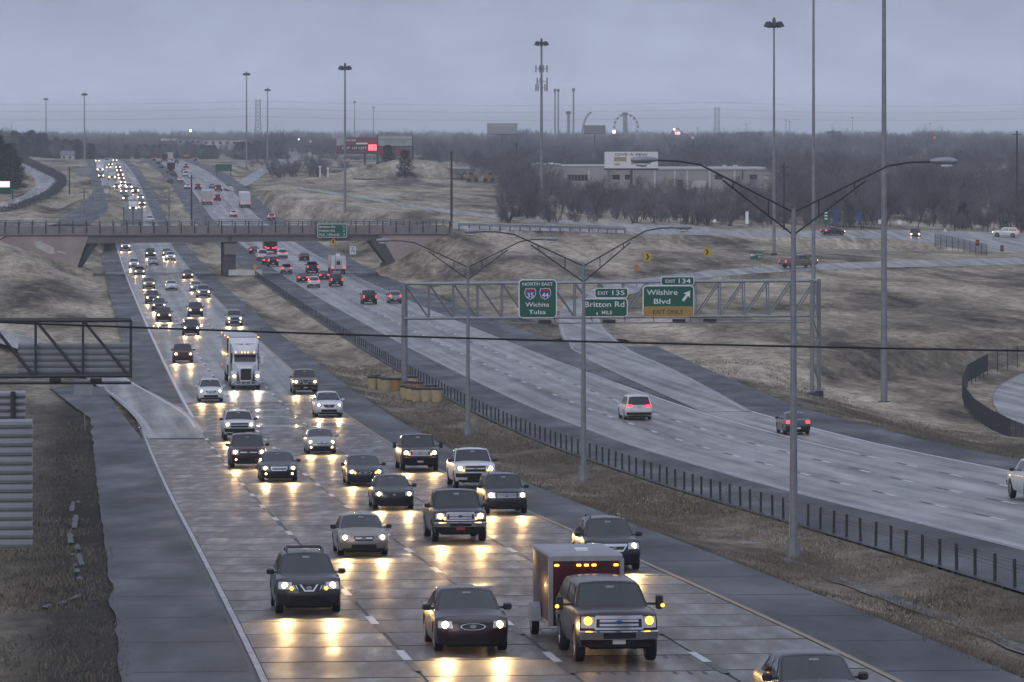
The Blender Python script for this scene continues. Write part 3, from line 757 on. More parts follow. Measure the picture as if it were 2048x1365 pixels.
# earth banks running up to the abutments
for line, lb in ((((-140, 466), (-60, 471), (0, 481), (60, 502), (128, 528), (152, 534), (186, 542)), 'grass bank rising to the overpass abutment beside the oncoming lanes'),
                 (((752, 540), (784, 527), (820, 508), (850, 491), (905, 464), (960, 468)), 'grass bank rising to the overpass abutment beside the departing lanes')):
    P = []
    for q in walk_px(line, 14):
        p0 = pxs(q[0], q[1], B0 - .1); t_ = st(p0.x, p0.y)[1]; row = [Vector(BW(t_, B0 + 3, p0.z + .1)), p0]
        hgt = p0.z - prof(S_BR); run = 10 + 6.0 * max(0, hgt)
        for f in (.12, .25, .4, .55, .7, .85, 1.0):
            X, Y = xy(B0 - run * f, t_); zt = gz(X, Y) - .12; row.append(Vector((X, Y, lerp_(p0.z, zt, f ** .8) if f < 1 else zt - .3)))
        P.append(row)
    me = MB().grid(P).mesh('embankment', MATS['grass_ground'], True)
    if sum(q.normal.z for q in me.polygons) < 0: me.flip_normals()
    o = link('embankment', me); tag(o, lb, 'bank', kind='structure')
# rail with posts
post_me = RB().box(-.09, .09, -.09, .09, 0, z_rail - z_par_b - .25).mesh('rail_post', MATS['dark_steel'])
for side, s_ in ((0, B0 - .18), (1, B1 + .18)):
    t_ = tL + .3
    while t_ < tR:
        link('rail_post', post_me, br, BW(t_, s_ - (.22 if side == 0 else -.22), z_par_b + .25), ANG); t_ += 2.2
    for zz in (z_rail, (z_rail + z_par_t) / 2 + .1):
        mb = MB(); mb.tube(BW(tL, s_, zz), BW(tR, s_, zz), .06, .06, 6); part(br, 'rail', mb, MATS['steel'])
# low concrete guard and marker at the pier foot
gp = rp(S_BR - 5, tp + 2.2)
g = thing('pier_guard', 'low concrete guard block at the foot of the overpass pier', 'barrier', gp, ANG)
part(g, 'block', MB().prism([(-.4, 0), (.4, 0), (.22, .9), (-.22, .9)], 0, -2.6, 2.8), MATS['pale_patch'])
mk = thing('marker_sign', 'small yellow diamond marker beside the overpass pier', 'sign', rp(S_BR - 5, tp + 3.9), ANG)
part(mk, 'post', MB().tube((0, .03, -.2), (0, .03, 1.6), .03), MATS['steel'])
part(mk, 'panel', MB().prism([(0, .95), (.42, 1.4), (0, 1.85), (-.42, 1.4)], 1, -.03, 0), MATS['sign_yellow'])

# ------------------------------------------------------------------ signs
def panel_round(w, h, r, y0, y1):
    pts = []
    for cx_, cz_, a0 in ((w / 2 - r, h / 2 - r, 0), (-w / 2 + r, h / 2 - r, 90), (-w / 2 + r, -h / 2 + r, 180), (w / 2 - r, -h / 2 + r, 270)):
        for k in range(5):
            a = math.radians(a0 + 22.5 * k); pts.append((cx_ + r * math.cos(a), cz_ + r * math.sin(a)))
    return MB().prism(pts, 1, y0, y1)
class Sign:
    """a panel whose picture rectangle is known; all things on it are laid out in its own metres"""
    def __init__(self, name, label, x0, y0, x1, y1, s, m='sign_green', border=True, cat='sign', group=None, back=0.12, r=0.35, rim='sign_white'):
        self.xc, self.yc = (x0 + x1) / 2, (y0 + y1) / 2
        c = pxs(self.xc, self.yc, s); self.k = c.y / FP
        self.o = thing(name, label, cat, c, ANG, group)
        w, h = (x1 - x0) * self.k, (y1 - y0) * self.k; self.w, self.h = w, h
        r = min(r, h * .2, w * .2)
        if border:
            part(self.o, 'border', panel_round(w, h, r, -.008, back), MATS[rim])
            bw = min(.09, h * .06); part(self.o, 'face', panel_round(w - 2 * bw, h - 2 * bw, max(.02, r - bw), -.02, 0.01), MATS[m])
        else:
            part(self.o, 'face', panel_round(w, h, r, -.008, back), MATS[m])
    def sub(self, nm, x0, y0, x1, y1, m, y=-.02, r=.2, parent=None):
        k = self.k; mb = panel_round((x1 - x0) * k, (y1 - y0) * k, min(r, (y1 - y0) * k * .25), y, .06)
        return part(self.o, nm, mb, MATS[m], loc=(((x0 + x1) / 2 - self.xc) * k, 0, (self.yc - (y0 + y1) / 2) * k))
    def text(self, t, x, y, w, h, m='sign_white', yy=-.028, rz=0, parent=None):
        return text_on(self.o, t, (x - self.xc) * self.k, (self.yc - y) * self.k, w * self.k, h * self.k, m, yy)
    def poly(self, nm, pts, m, yy=-.03):
        mb = MB().prism([((x - self.xc) * self.k, (self.yc - y) * self.k) for x, y in pts], 1, yy - .006, yy); return part(self.o, nm, mb, MATS[m])
SG = 377.0
s1 = Sign('green_sign', 'green sign reading North East 35 44 Wichita Tulsa on the gantry', 1037, 559, 1114, 637, SG - .75)
s1.text('NORTH EAST', 1075, 568.5, 61, 6.5)
for xx, num in ((1060.5, '35'), (1090.5, '44')):
    def shield(f): return [(xx + f * a, 588 + f * b) for a, b in ((-9, -11.5), (-4, -10.2), (0, -11.5), (4, -10.2), (9, -11.5), (11.5, -5), (11.3, 1), (8.5, 6.5), (4, 10), (0, 12), (-4, 10), (-8.5, 6.5), (-11.3, 1), (-11.5, -5))]
    s1.poly('shield_rim', shield(1.0), 'sign_white', -.022); s1.poly('shield', shield(.9), 'sign_blue', -.030)
    s1.poly('shield_top', [(xx + a, 588 + b) for a, b in ((-8.1, -10.3), (-3.6, -9.2), (0, -10.3), (3.6, -9.2), (8.1, -10.3), (10, -5.2), (-10, -5.2))], 'sign_red', -.037)
    s1.text(num, xx, 590.5, 13.5, 10, yy=-.045)
s1.text('Wichita', 1074.5, 609.5, 48, 8.5); s1.text('Tulsa', 1074.5, 624.5, 34, 8.5)
s2 = Sign('green_sign', 'green sign reading Exit 135 Britton Rd 1 mile on the gantry', 1162, 597, 1256, 635, SG - .75)
s2.sub('tab_rim', 1189, 576.5, 1256.5, 596.5, 'sign_white', -.008); s2.sub('tab', 1190.6, 578, 1255, 595, 'sign_green', -.02)
s2.text('EXIT', 1206, 586.5, 21, 6.5); s2.text('135', 1237, 586, 25, 9.5); s2.text('Britton Rd', 1209, 609, 80, 11); s2.text('1', 1194, 627.5, 2.2, 5); s2.text('MILE', 1214, 625.5, 21, 7)
s3 = Sign('green_sign', 'green and amber sign reading Exit 134 Wilshire Blvd exit only on the gantry', 1285, 571, 1389, 635, SG - .75)
s3.sub('tab_rim', 1321.5, 553.5, 1389, 571.0, 'sign_white', -.008); s3.sub('tab', 1323, 555, 1387.5, 570, 'sign_green', -.02)
s3.sub('amber_band', 1286.5, 613, 1387.5, 633.8, 'sign_amber', -.026)
s3.text('EXIT', 1341, 562.8, 20, 6.2); s3.text('134', 1369.5, 562.5, 24, 9.5); s3.text('Wilshire', 1324, 585, 62, 10.5); s3.text('Blvd', 1324, 603, 33, 10.5)
s3.text('EXIT ONLY', 1336.5, 624, 61, 8.5, 'sign_black', -.034)
ar = []
ax, ay, bx, by = 1366, 602, 1380, 583
dx, dy = (bx - ax) / 23.6, (by - ay) / 23.6; nx, ny = -dy, dx
def AP(u, v): return (ax + dx * u + nx * v, ay + dy * u + ny * v)
s3.poly('arrow', [AP(0, -2.6), AP(14, -2.6), AP(12.5, -8), AP(25, 0), AP(12.5, 8), AP(14, 2.6), AP(0, 2.6)], 'sign_white')

# sign gantry over the departing lanes
pl, pr = pxs(809, 770, SG), pxs(1631, 806, SG)
tl, zl = st(pl.x, pl.y)[1], None
ztop, zbot = pxs(809, 568, SG).z, pxs(809, 637, SG).z
ztopR, zbotR = pxs(1625, 561.5, SG).z, pxs(1625, 631.5, SG).z
gan = thing('sign_gantry', 'steel truss sign gantry spanning the departing lanes with green signs', 'gantry', (0, 0, 0), 0)
tr = st(pr.x, pr.y)[1]
zgl = gz(pl.x, pl.y); zgr = gz(pr.x, pr.y)
def GT(u, s_, top):        # u 0..1 along the span
    t_ = tl + (tr - tl) * u; z = (ztop + (ztopR - ztop) * u) if top else (zbot + (zbotR - zbot) * u)
    return Vector(BW(t_, s_, z))
part(gan, 'column', MB().tube((*BW(tl, SG, 0)[:2], zgl - .3), (*BW(tl, SG, 0)[:2], ztop + .1), .28, .26, 12), MATS['steel'], True)
for dt_, ds in ((-.45, -.9), (.45, .9)):
    part(gan, 'leg', MB().tube((*BW(tr + dt_, SG + ds, 0)[:2], zgr - .3), (*BW(tr + dt_, SG + ds, 0)[:2], ztopR + .1), .19, .17, 10), MATS['steel'], True)
    part(gan, 'footing', MB().tube((*BW(tr + dt_, SG + ds, 0)[:2], zgr - .3), (*BW(tr + dt_, SG + ds, 0)[:2], zgr + .35), .42, .38, 10), MATS['dark_steel'])
for k in range(3):
    h0 = zgr + 1 + k * (zbotR - zgr - 1) / 3; h1 = zgr + 1 + (k + 1) * (zbotR - zgr - 1) / 3; f = 1 if k % 2 else -1
    part(gan, 'leg_brace', MB().tube((*BW(tr - .45 * f, SG - .9 * f, 0)[:2], h0), (*BW(tr + .45 * f, SG + .9 * f, 0)[:2], h1), .06), MATS['steel'])
for s_ in (SG - .6, SG + .6):
    for top in (0, 1):
        part(gan, 'chord', MB().tube(GT(0, s_, top), GT(1, s_, top), .12, .12, 8), MATS['galvanised'], True)
NB = 17
for s_ in (SG - .6, SG + .6):
    for k in range(NB + 1):
        u = k / NB
        part(gan, 'upright', MB().tube(GT(u, s_, 0), GT(u, s_, 1), .055), MATS['steel'])
        if k < NB:
            a, b = (GT(k / NB, s_, 1), GT((k + 1) / NB, s_, 0)) if k < NB * .52 else (GT(k / NB, s_, 0), GT((k + 1) / NB, s_, 1))
            part(gan, 'diagonal', MB().tube(a, b, .06), MATS['steel'])
for k in range(NB + 1):
    u = k / NB
    for top in (0, 1): part(gan, 'cross_strut', MB().tube(GT(u, SG - .6, top), GT(u, SG + .6, top), .045), MATS['steel'])
lw = part(gan, 'light_rail', MB().tube(GT(.20, SG - 1.5, 0) - Vector((0, 0, .42)), GT(.97, SG - 1.5, 0) - Vector((0, 0, .48)), .06), MATS['steel'])
for u in (.335, .49, .66, .735):
    p = GT(u, SG - 1.5, 0) - Vector((0, 0, .36)); part(gan, 'flood_lamp', MB().box(p.x - .55, p.x + .55, p.y - .2, p.y + .2, p.z - .02, p.z + .2), MATS['trim'])
for u in (.28, .36, .45, .53, .60, .69):
    part(gan, 'bracket', MB().tube(GT(u, SG - .62, 0) + Vector((0, 0, .1)), GT(u, SG - 1.5, 0) - Vector((0, 0, .42)), .035), MATS['dark_steel'])
# destination sign, warning sign and speed limit at the overpass
sB = Sign('green_sign', 'green sign listing Britton Rd, Hefner Rd and N.E. 122nd St on the overpass', 635, 448, 694, 475.5, B0 - .9, r=.25)
for t, y, w, d in (('Britton Rd', 454, 31, '1¼'), ('Hefner Rd', 461.7, 30, '2'), ('N.E. 122nd St', 469.5, 40, '3')):
    sB.text(t, 639 + w / 2, y, w, 4.3); sB.text(d, 688, y, 5 if len(d) > 1 else 3, 4.3)
wS = B0 - 8
ww = Sign('warning_sign', 'yellow diamond warning sign on twin posts below the green overpass sign', 659, 478, 674, 490, wS, 'sign_yellow', False, r=.05)
for c in list(ww.o.children): bpy.data.objects.remove(c)
k = ww.k; part(ww.o, 'panel', MB().prism([(0, -7.5 * k), (7.5 * k, 0), (0, 7.5 * k), (-7.5 * k, 0)], 1, -.02, .02), MATS['sign_yellow'])
part(ww.o, 'symbol', MB().prism([(-.12, -.25), (.12, -.25), (.12, .35), (-.12, .35)], 1, -.035, -.022), MATS['sign_black'])
for dx_ in (-.35, .35): part(ww.o, 'post', MB().tube((dx_, .06, gz(ww.o.location.x, ww.o.location.y) - ww.o.location.z - .3), (dx_, .06, .3), .04), MATS['steel'])
sp = Sign('speed_limit_sign', 'white speed limit 70 sign on posts beyond the barrier', 699.5, 493, 712, 509, B0 - 30, 'sign_white', False, r=.05)
sp.text('SPEED', 705.7, 495.3, 8.5, 2, 'sign_black'); sp.text('LIMIT', 705.7, 498, 7.5, 2, 'sign_black'); sp.text('70', 705.7, 503.8, 9.5, 7, 'sign_black')
for dx_ in (-.3, .3): part(sp.o, 'post', MB().tube((dx_, .16, gz(sp.o.location.x, sp.o.location.y) - sp.o.location.z - .3), (dx_, .16, .4), .035), MATS['steel'])
# back of the sign for the oncoming lanes, standing on the far rail of the overpass
sb_ = Sign('blank_sign', 'blank pale back of a two-panel road sign above the overpass rail', 247, 417, 284, 450, B1 + .6, 'sign_back', False, r=.05)
for xx in (247.5, 266, 284): sb_.sub('frame_post', xx - .8, 414, xx + .8, 456, 'dark_steel', -.10, .02)

# near cantilever truss at the picture's edge with blank sign backs
ST = 224.0
ct = thing('sign_truss', 'dark cantilever sign truss seen from behind above the entry ramp', 'gantry', (0, 0, 0), 0)
def CTp(x, y, ds=0.0): 
    p = pxs(x, y, ST); q = Vector(BW(st(p.x, p.y)[1], st(p.x, p.y)[0] + ds, p.z)); return q
for ds in (0, 1.4):
    for y0, y1 in ((643, 641.5), (757, 752)):
        part(ct, 'chord', MB().tube(CTp(-420, y0, ds), CTp(262, y1 if ds == 0 else y1, ds), .085, .085, 8), MATS['dark_steel'])
    xs = [262, 166, 71, -24, -120, -215, -310, -405]
    for i, x in enumerate(xs):
        part(ct, 'upright', MB().tube(CTp(x, 642, ds), CTp(x, 755, ds), .06), MATS['dark_steel'])
        if i: part(ct, 'diagonal', MB().tube(CTp(x, 642, ds), CTp(xs[i - 1] - 3, 755, ds), .055), MATS['dark_steel'])
for x in (262, 166, 71, -24):
    for y in (642, 755): part(ct, 'cross_strut', MB().tube(CTp(x, y, 0), CTp(x, y, 1.4), .05), MATS['dark_steel'])
part(ct, 'light_rail', MB().tube(CTp(-420, 766, -.5), CTp(262, 765, -.5), .075), MATS['dark_steel'])
for x in (111, 192): p = CTp(x, 760, -.5); part(ct, 'flood_lamp', MB().box(p.x - .28, p.x + .28, p.y - .2, p.y + .2, p.z - .06, p.z + .10), MATS['trim'])
pb = CTp(-415, 700, .7); part(ct, 'column', MB().tube((pb.x, pb.y, gz(pb.x, pb.y) - .3), (pb.x, pb.y, pb.z + 2.0), .35, .3, 12), MATS['steel'], True)
def ribbed(name, label, x0, y0, x1, y1, s, rows, post=None):
    c = pxs((x0 + x1) / 2, (y0 + y1) / 2, s); k = c.y / FP; o = thing(name, label, 'sign', c, ANG)
    w, h = (x1 - x0) * k, (y1 - y0) * k; me = None; rh = h / rows
    for i in range(rows):
        if me is None: me = MB().prism([(-.02, -rh / 2 + .02), (.06, -rh / 2 + .02), (.06, rh / 2), (.02, rh / 2), (-.05, rh * .25), (-.05, -rh * .1)], 0, -w / 2, w / 2).mesh('rib_panel', MATS['sign_back'])
        link('rib_panel', me, o, (0, 0, -h / 2 + rh * (i + .5)))
    part(o, 'sheet', MB().box(-w / 2, w / 2, .061, .09, -h / 2, h / 2), MATS['sign_back'])
    for px_, ya, yb in (post or []):
        part(o, 'post', MB().tube(((px_ - (x0 + x1) / 2) * k, -.10, -(yb - (y0 + y1) / 2) * k), ((px_ - (x0 + x1) / 2) * k, -.10, -(ya - (y0 + y1) / 2) * k), .06, .06, 8), MATS['dark_steel'])
    return o
ribbed('blank_sign', 'ribbed metal back of the wide sign hung on the dark truss', 37, 686, 260, 748, ST + 1.7, 5)
r1 = ribbed('blank_sign', 'ribbed metal back of the tall sign cut by the picture edge', -330, 840, 64, 1098, 112, 14, [(-200, 840, 1330), (-300, 840, 1330)])
ribbed('blank_sign', 'small ribbed metal tab panel above the tall sign back', -60, 783, 51, 838, 112.3, 4, [(26, 783, 836)])
ws_ = pxs(167, 775, 300); k = ws_.y / FP
w = thing('small_sign', 'small white sign seen from behind on a leaning post near the entry ramp', 'sign', ws_, ANG)
part(w, 'panel', panel_round(38 * k, 32 * k, .08, -.02, .02), MATS['sign_back']); part(w, 'post', MB().tube((0, .05, .2), (.12, .05, gz(ws_.x, ws_.y) - ws_.z - .3), .035), MATS['steel'])

# overhead cable near the camera
cp = [PW(-1400 + i * 300, 0, 70) for i in range(17)]
mb = MB(); pts = []
for i in range(41):
    x = -1600 + i * 130; y = 645 + (x) * (57 / 2048) + 6 * (((x - 1024) / 1024) ** 2 - 1) * -1 * 1.0
    pts.append(PW(x, y, 70))
for a, b in zip(pts[:-1], pts[1:]): mb.tube(a, b, .016, .016, 6)
cb = link('overhead_cable', mb.mesh('overhead_cable', MATS['black_cable'])); tag(cb, 'black overhead cable strung straight across the whole view', 'cable')

# ------------------------------------------------------------------ cable barrier
bar = thing('cable_barrier', 'low cable barrier with dark steel posts along the grass median', 'barrier', rp(S0, 29.1), 0)
TP = 29.05; PH = .84
bar.location = (0, 0, 0)
pm = MB().box(-.05, .05, -.035, .035, -.25, PH).mesh('post', MATS['post_steel'])
s_ = 98.0; i = 0
while s_ < 735:
    p = link('post', pm, bar, rp(s_, TP + random.uniform(-.02, .02))); p.rotation_euler = (random.uniform(-.025, .025), random.uniform(-.025, .025), ANG)
    s_ += 3.05; i += 1
for hh in (.44, .56, .68, .78):
    mb = MB(); pts = [rp(a, TP + .06, hh) for a in np.arange(66, 735, 9.15)]
    mb.path(pts, .011, 4); part(bar, 'cable', mb, MATS['dark_steel'])

# ------------------------------------------------------------------ median lighting columns
def light_column(x, ybase, ytop, arms, label):
    X, Y, zb = ground_px(x, ybase); k = Y / FP
    o = thing('lighting_column', label, 'street light', (X, Y, zb), ANG, 'double-arm lighting columns in the median')
    base_off = (ZC - (ybase - YH) * k) - zb
    H = (ybase - ytop) * k + base_off
    part(o, 'base', MB().tube((0, 0, -.3), (0, 0, base_off + .75), .30, .24, 8), MATS['steel'])
    part(o, 'column', MB().tube((0, 0, base_off + .7), (0, 0, H), .155, .085, 12), MATS['steel'], True)
    for sgn, (xh, yh_) in zip((-1, 1), arms):
        w = abs(xh - x) * k; zh = (ybase - yh_) * k + base_off
        L = w / math.cos(0)
        p0 = Vector((0, 0, H - .12)); p1 = Vector((sgn * w * .66, 0, H - .12 + (zh - H + .12) * .93)); p2 = Vector((sgn * w * .82, 0, zh)); p3 = Vector((sgn * (w - .1), 0, zh + .02))
        q0 = Vector((0, 0, H - .95)); q1 = Vector((sgn * w * .50, 0, H - .12 + (zh - H + .12) * .68 - .10))
        part(o, 'arm', MB().path([p0, p1, p2, p3], .036, 8), MATS['dark_steel'], True)
        mb = MB(); mb.tube(q0, q1, .035)
        for f in (.35, .85):
            a = q0.lerp(q1, f); b = p0.lerp(p1, f * .50 / .66); mb.tube(a, b, .025)
        part(o, 'brace', mb, MATS['dark_steel'])
        hd = MB(); P = []
        for yy, hw, zb_, zt in ((0, .05, -.05, .06), (.18, .13, -.08, .10), (.45, .19, -.12, .14), (.75, .18, -.13, .13), (.95, .10, -.09, .08), (1.0, .03, -.04, .03)):
            P.append((yy, hw, zb_, zt, min(hw, (zt - zb_) / 2) * .95))
        hd.rloft(P)
        hm_ = hd.mesh('lamp_head', MATS['sign_back'], True)
        h = link('lamp_head', hm_, o, (sgn * (w - .25), 0, zh + .04), math.radians(-90 * sgn))
        gl = MB().rloft([(.42, .10, -.24, -.10, .06), (.55, .14, -.27, -.10, .07), (.80, .09, -.22, -.10, .05)])
        part(h, 'lamp_lens', gl, MATS['lens'], True)
    return o
light_column(1587, 1116, 418, ((1300, 322), (1878, 325)), 'tallest double-arm lighting column in the median, close by')
light_column(1167, 961, 528, ((955, 464), (1357, 457)), 'middle double-arm lighting column in the median, before the green signs')
light_column(936, 869, 531, ((774, 482), (1095, 480)), 'shortest-looking double-arm lighting column, beyond the other two')

# ------------------------------------------------------------------ high masts
def mast(x, ybase, ytop, Y, label, r=.33, heads=True, ant=None, name='high_mast'):
    p = PW(x, ybase, Y); zb = min(p.z, gz(p.x, p.y)); k = Y / FP; H = p.z + (ybase - ytop) * k - zb
    o = thing(name, label, 'light mast', (p.x, p.y, zb), 0, 'tall lighting masts')
    part(o, 'pole', MB().tube((0, 0, -.5), (0, 0, H), r, r * .45, 12), MATS['steel'], True)
    part(o, 'base_plate', MB().tube((0, 0, -.4), (0, 0, .3), r * 1.9, r * 1.7, 10), MATS['dark_steel'])
    if heads:
        part(o, 'lamp_ring', MB().tube((0, 0, H - .7), (0, 0, H - .3), .75, .75, 12), MATS['dark_steel'])
        for a in range(8):
            c, s2 = math.cos(a * .785), math.sin(a * .785)
            part(o, 'lamp', MB().tube((c * 1.0, s2 * 1.0, H - .15), (c * 1.25, s2 * 1.25, H - 1.0), .22, .42, 8), MATS['dark_steel'])
        part(o, 'cap', MB().tube((0, 0, H - .3), (0, 0, H + .5), .30, .18, 8), MATS['dark_steel'])
    for yy, n in (ant or []):
        z = p.z + (ybase - yy) * k - zb
        for a in range(n):
            c, s2 = math.cos(a * 6.283 / n + .3), math.sin(a * 6.283 / n + .3)
            part(o, 'antenna', MB().box(c * 1.25 - .16, c * 1.25 + .16, s2 * 1.25 - .16, s2 * 1.25 + .16, z - .75, z + .75), MATS['galvanised'])
            part(o, 'antenna_arm', MB().tube((0, 0, z), (c * 1.2, s2 * 1.2, z), .05), MATS['dark_steel'])
    return o
mast(1768, 810, -190, 381, 'thick mast on the grass bank beside the curved mesh fence', .30)
mast(1627, 592, -60, 560, 'mast rising directly behind the end leg of the sign gantry', .27)
mast(1548, 482, 42, 700, 'mast with a visible lamp ring beside the pickup ramp', .27)
mast(1083, 452, 82, 967, 'mast carrying phone antennas below its lamp ring', .44, ant=((138, 4), (163, 3), (176, 5)))
mast(690, 452, 131, 1010, 'mast standing just beyond the green overpass sign', .36)
mast(493, 327, 146, 1800, 'taller mast of the pair beside the lattice tower', .42)
mast(535, 316, 178, 2140, 'shorter mast of the pair beside the lattice tower', .42)
mast(169, 326, 187, 2140, 'mast beyond the slip road near the oncoming queue', .42)
mast(92, 304, 197, 2800, 'mast farthest to the side behind the dark tree line', .5)
mast(709, 288, 203, 3750, 'distant mast rising above the red billboard', .6)
mast(747, 285, 214, 4300, 'distant mast above the pale billboard', .6)
for x, yb, yt, Y, lb in ((903, 448, 303, 790, 'dark bare utility pole at the end of the overpass'), (383, 446, 350, 1020, 'dark pole in the median beyond the overpass'), (1568, 462, 327, 840, 'thin utility pole in front of the grey woods'),
                         (139, 395, 335, 1250, 'dark utility pole beside the slip road'), (25, 400, 295, 1180, 'dark utility pole before the trees by the curved ramp'), (1033, 380, 285, 1350, 'utility pole near the white-roofed building'), (168, 442, 378, 960, 'pole of the thin truss beyond the overpass'), (2034, 462, 262, 900, 'utility pole against the woods at the picture edge')):
    p = PW(x, yb, Y); zb = min(p.z, gz(p.x, p.y)); o = thing('utility_pole', lb, 'pole', (p.x, p.y, zb))
    H = p.z + (yb - yt) * Y / FP - zb
    part(o, 'pole', MB().tube((0, 0, -.5), (0, 0, H), .22, .16, 8), MATS['wood_pole'], True)
    part(o, 'cross_arm', MB().box(-.9, .9, -.06, .06, H - .8, H - .65) if Y != 790 else MB().box(-.2, .2, -.1, .1, H - .3, H - .1), MATS['wood_pole'])

# ------------------------------------------------------------------ sand barrels
bl_b = MB(); bl_b.tube((0, 0, 0), (0, 0, .38), .36, .40, 16); bl_b.tube((0, 0, .38), (0, 0, .42), .415, .415, 16); bl_b.tube((0, 0, .42), (0, 0, .92), .40, .45, 16)
lid_b = MB(); lid_b.tube((0, 0, .92), (0, 0, 1.02), .475, .475, 16); lid_b.tube((0, 0, 1.02), (0, 0, 1.07), .44, .40, 16)
bm_c = bl_b.mesh('drum', MATS['barrel_cream'], True); bm_a = bl_b.mesh('drum', MATS['barrel_amber'], True); lm = lid_b.mesh('lid', MATS['barrel_lid'], True)
BR = [(745, 778, 0, 'front'), (751, 776, 1, ''), (763, 779, 0, ''), (772, 782, 0, ''), (792, 783, 1, ''), (826, 779, 0, ''), (818, 789, 1, ''), (836, 790, 1, ''),
      (811, 797, 0, ''), (822, 800, 0, ''), (834, 803, 0, ''), (853, 803, 0, ''), (874, 804, 0, ''), (863, 798, 0, '')]
onm = ['cream sand barrel at the outer end of the first cluster', 'amber sand barrel at the outer end of the first cluster', 'cream sand barrel, second in the front of the first cluster', 'cream sand barrel, third in the front of the first cluster', 'tall amber sand barrel beside the gantry column',
       'cream sand barrel standing just behind the gantry column', 'amber sand barrel in the back row of the second cluster', 'amber-lidded sand barrel in the back row near the barrier posts', 'cream sand barrel, first in the front row of the second cluster', 'cream sand barrel, second in the front row of the second cluster',
       'cream sand barrel, third in the front row of the second cluster', 'cream sand barrel, fourth in the front row of the second cluster', 'cream sand barrel, last in the front row nearest the barrier posts', 'cream sand barrel in the middle of the second cluster']
for (x, y, a, _), lb in zip(BR, onm):
    X, Y, z = ground_px(x, y)
    o = thing('sand_barrel', lb, 'barrel', (X, Y, z - 0.02), random.uniform(0, 6), 'crash barrels around the gantry column')
    o.scale = (1, 1, random.uniform(.98, 1.06))
    link('drum', bm_a if a else bm_c, o); link('lid', lm, o)

# ------------------------------------------------------------------ small roadside signs on the right
def small_sign(name, label, x, yc, w, h, Y, m, kind='rect', legs=1, group=None, extra=None):
    c = PW(x, yc, Y); k = Y / FP; o = thing(name, label, 'sign', c, 0, group)
    if kind == 'diamond': part(o, 'panel', MB().prism([(0, -h * k / 2), (w * k / 2, 0), (0, h * k / 2), (-w * k / 2, 0)], 1, -.03, .02), MATS[m])
    else: part(o, 'panel', panel_round(w * k, h * k, .06, -.03, .02), MATS[m])
    zg = gz(c.x, c.y) - c.z - .3
    for dx_ in ((0,) if legs == 1 else (-w * k * .3, w * k * .3)): part(o, 'post', MB().tube((dx_, .06, min(zg, -h * k / 2 - .5)), (dx_, .06, h * k * .3), .045), MATS['steel'])
    if extra == 'chevron':
        mb = MB().prism([(-.25, .42), (0, .42), (.28, 0), (0, -.42), (-.25, -.42), (.03, 0)], 1, -.045, -.032); part(o, 'chevron', mb, MATS['sign_black'])
    if extra == 'arrow':
        part(o, 'arrow', MB().prism([(-.95, .12), (-.6, .36), (-.6, .20), (-.2, .20), (-.2, .04), (-.6, .04), (-.6, -.12)], 1, -.045, -.032), MATS['sign_white'])
        text_on(o, 'Wilshire', .35, .22, .95, .24, 'sign_white', -.035); text_on(o, 'Blvd', .5, -.15, .5, .24, 'sign_white', -.035)
    if extra == 'lines':
        for q in (.25, .05, -.15): part(o, 'lettering', MB().box(-w * k * .3, w * k * .3, -.045, -.032, q * h * k, (q + .1) * h * k), MATS['sign_white'])
    return o
small_sign('chevron_sign', 'yellow chevron sign above the exit ramp bend, first one', 1295, 514, 14, 17, 640, 'sign_yellow', extra='chevron')
small_sign('chevron_sign', 'yellow chevron sign farther up the exit ramp bend', 1414, 504.5, 14, 17, 672, 'sign_yellow', extra='chevron')
small_sign('warning_sign', 'orange diamond sign with a symbol beside the exit ramp', 1273, 535, 15, 15, 606, 'sign_orange', 'diamond')
small_sign('direction_sign', 'small green arrow sign reading Wilshire Blvd beside the ramp pickup', 1513, 512, 24, 13, 640, 'sign_green', legs=2, extra='arrow')
small_sign('route_sign', 'narrow stack of white route signs by the side road', 1494, 436, 6, 25, 815, 'sign_white')
small_sign('route_sign', 'narrow green sign before the woods behind the lamp column', 1652, 435, 9, 30, 830, 'sign_green', extra='lines', legs=2)
small_sign('service_sign', 'narrow blue sign beside the narrow green sign', 1670, 432, 6, 28, 850, 'sign_blue')
small_sign('service_sign', 'narrow blue sign standing alone between two masts', 1720, 437, 7, 26, 850, 'sign_blue')
small_sign('road_sign', 'small pale sign just before the thick mast', 1760, 444, 7, 8, 850, 'sign_white')
small_sign('road_sign', 'small square white sign between mast and oncoming van', 1799, 445, 8, 9, 850, 'sign_white')
small_sign('street_sign', 'small green street sign above the oncoming van', 1885, 446, 6, 5, 850, 'sign_green')
small_sign('warning_sign', 'white diamond sign between the van and the parked-side vehicle', 1890, 464, 10, 12, 830, 'sign_white', 'diamond')
small_sign('road_sign', 'tiny white sign low beside the side road', 1914, 468, 8, 5, 830, 'sign_white')
small_sign('street_sign', 'small green street sign above the silver vehicle at the junction', 2011, 445, 7, 6, 860, 'sign_green')
small_sign('road_sign', 'white diamond sign beside the woods edge', 1429, 442, 9, 8, 825, 'sign_white', 'diamond')
for x, y, lb in ((1955, 486, 'red and black wrong-way sign at the mesh fence end'), (2004, 497, 'red and black wrong-way sign at the junction mouth')):
    o = small_sign('wrong_way_sign', lb, x, y, 7, 12, 690, 'sign_black'); part(o, 'red_face', MB().box(-.2, .2, -.05, -.035, -.15, .35), MATS['sign_red'])
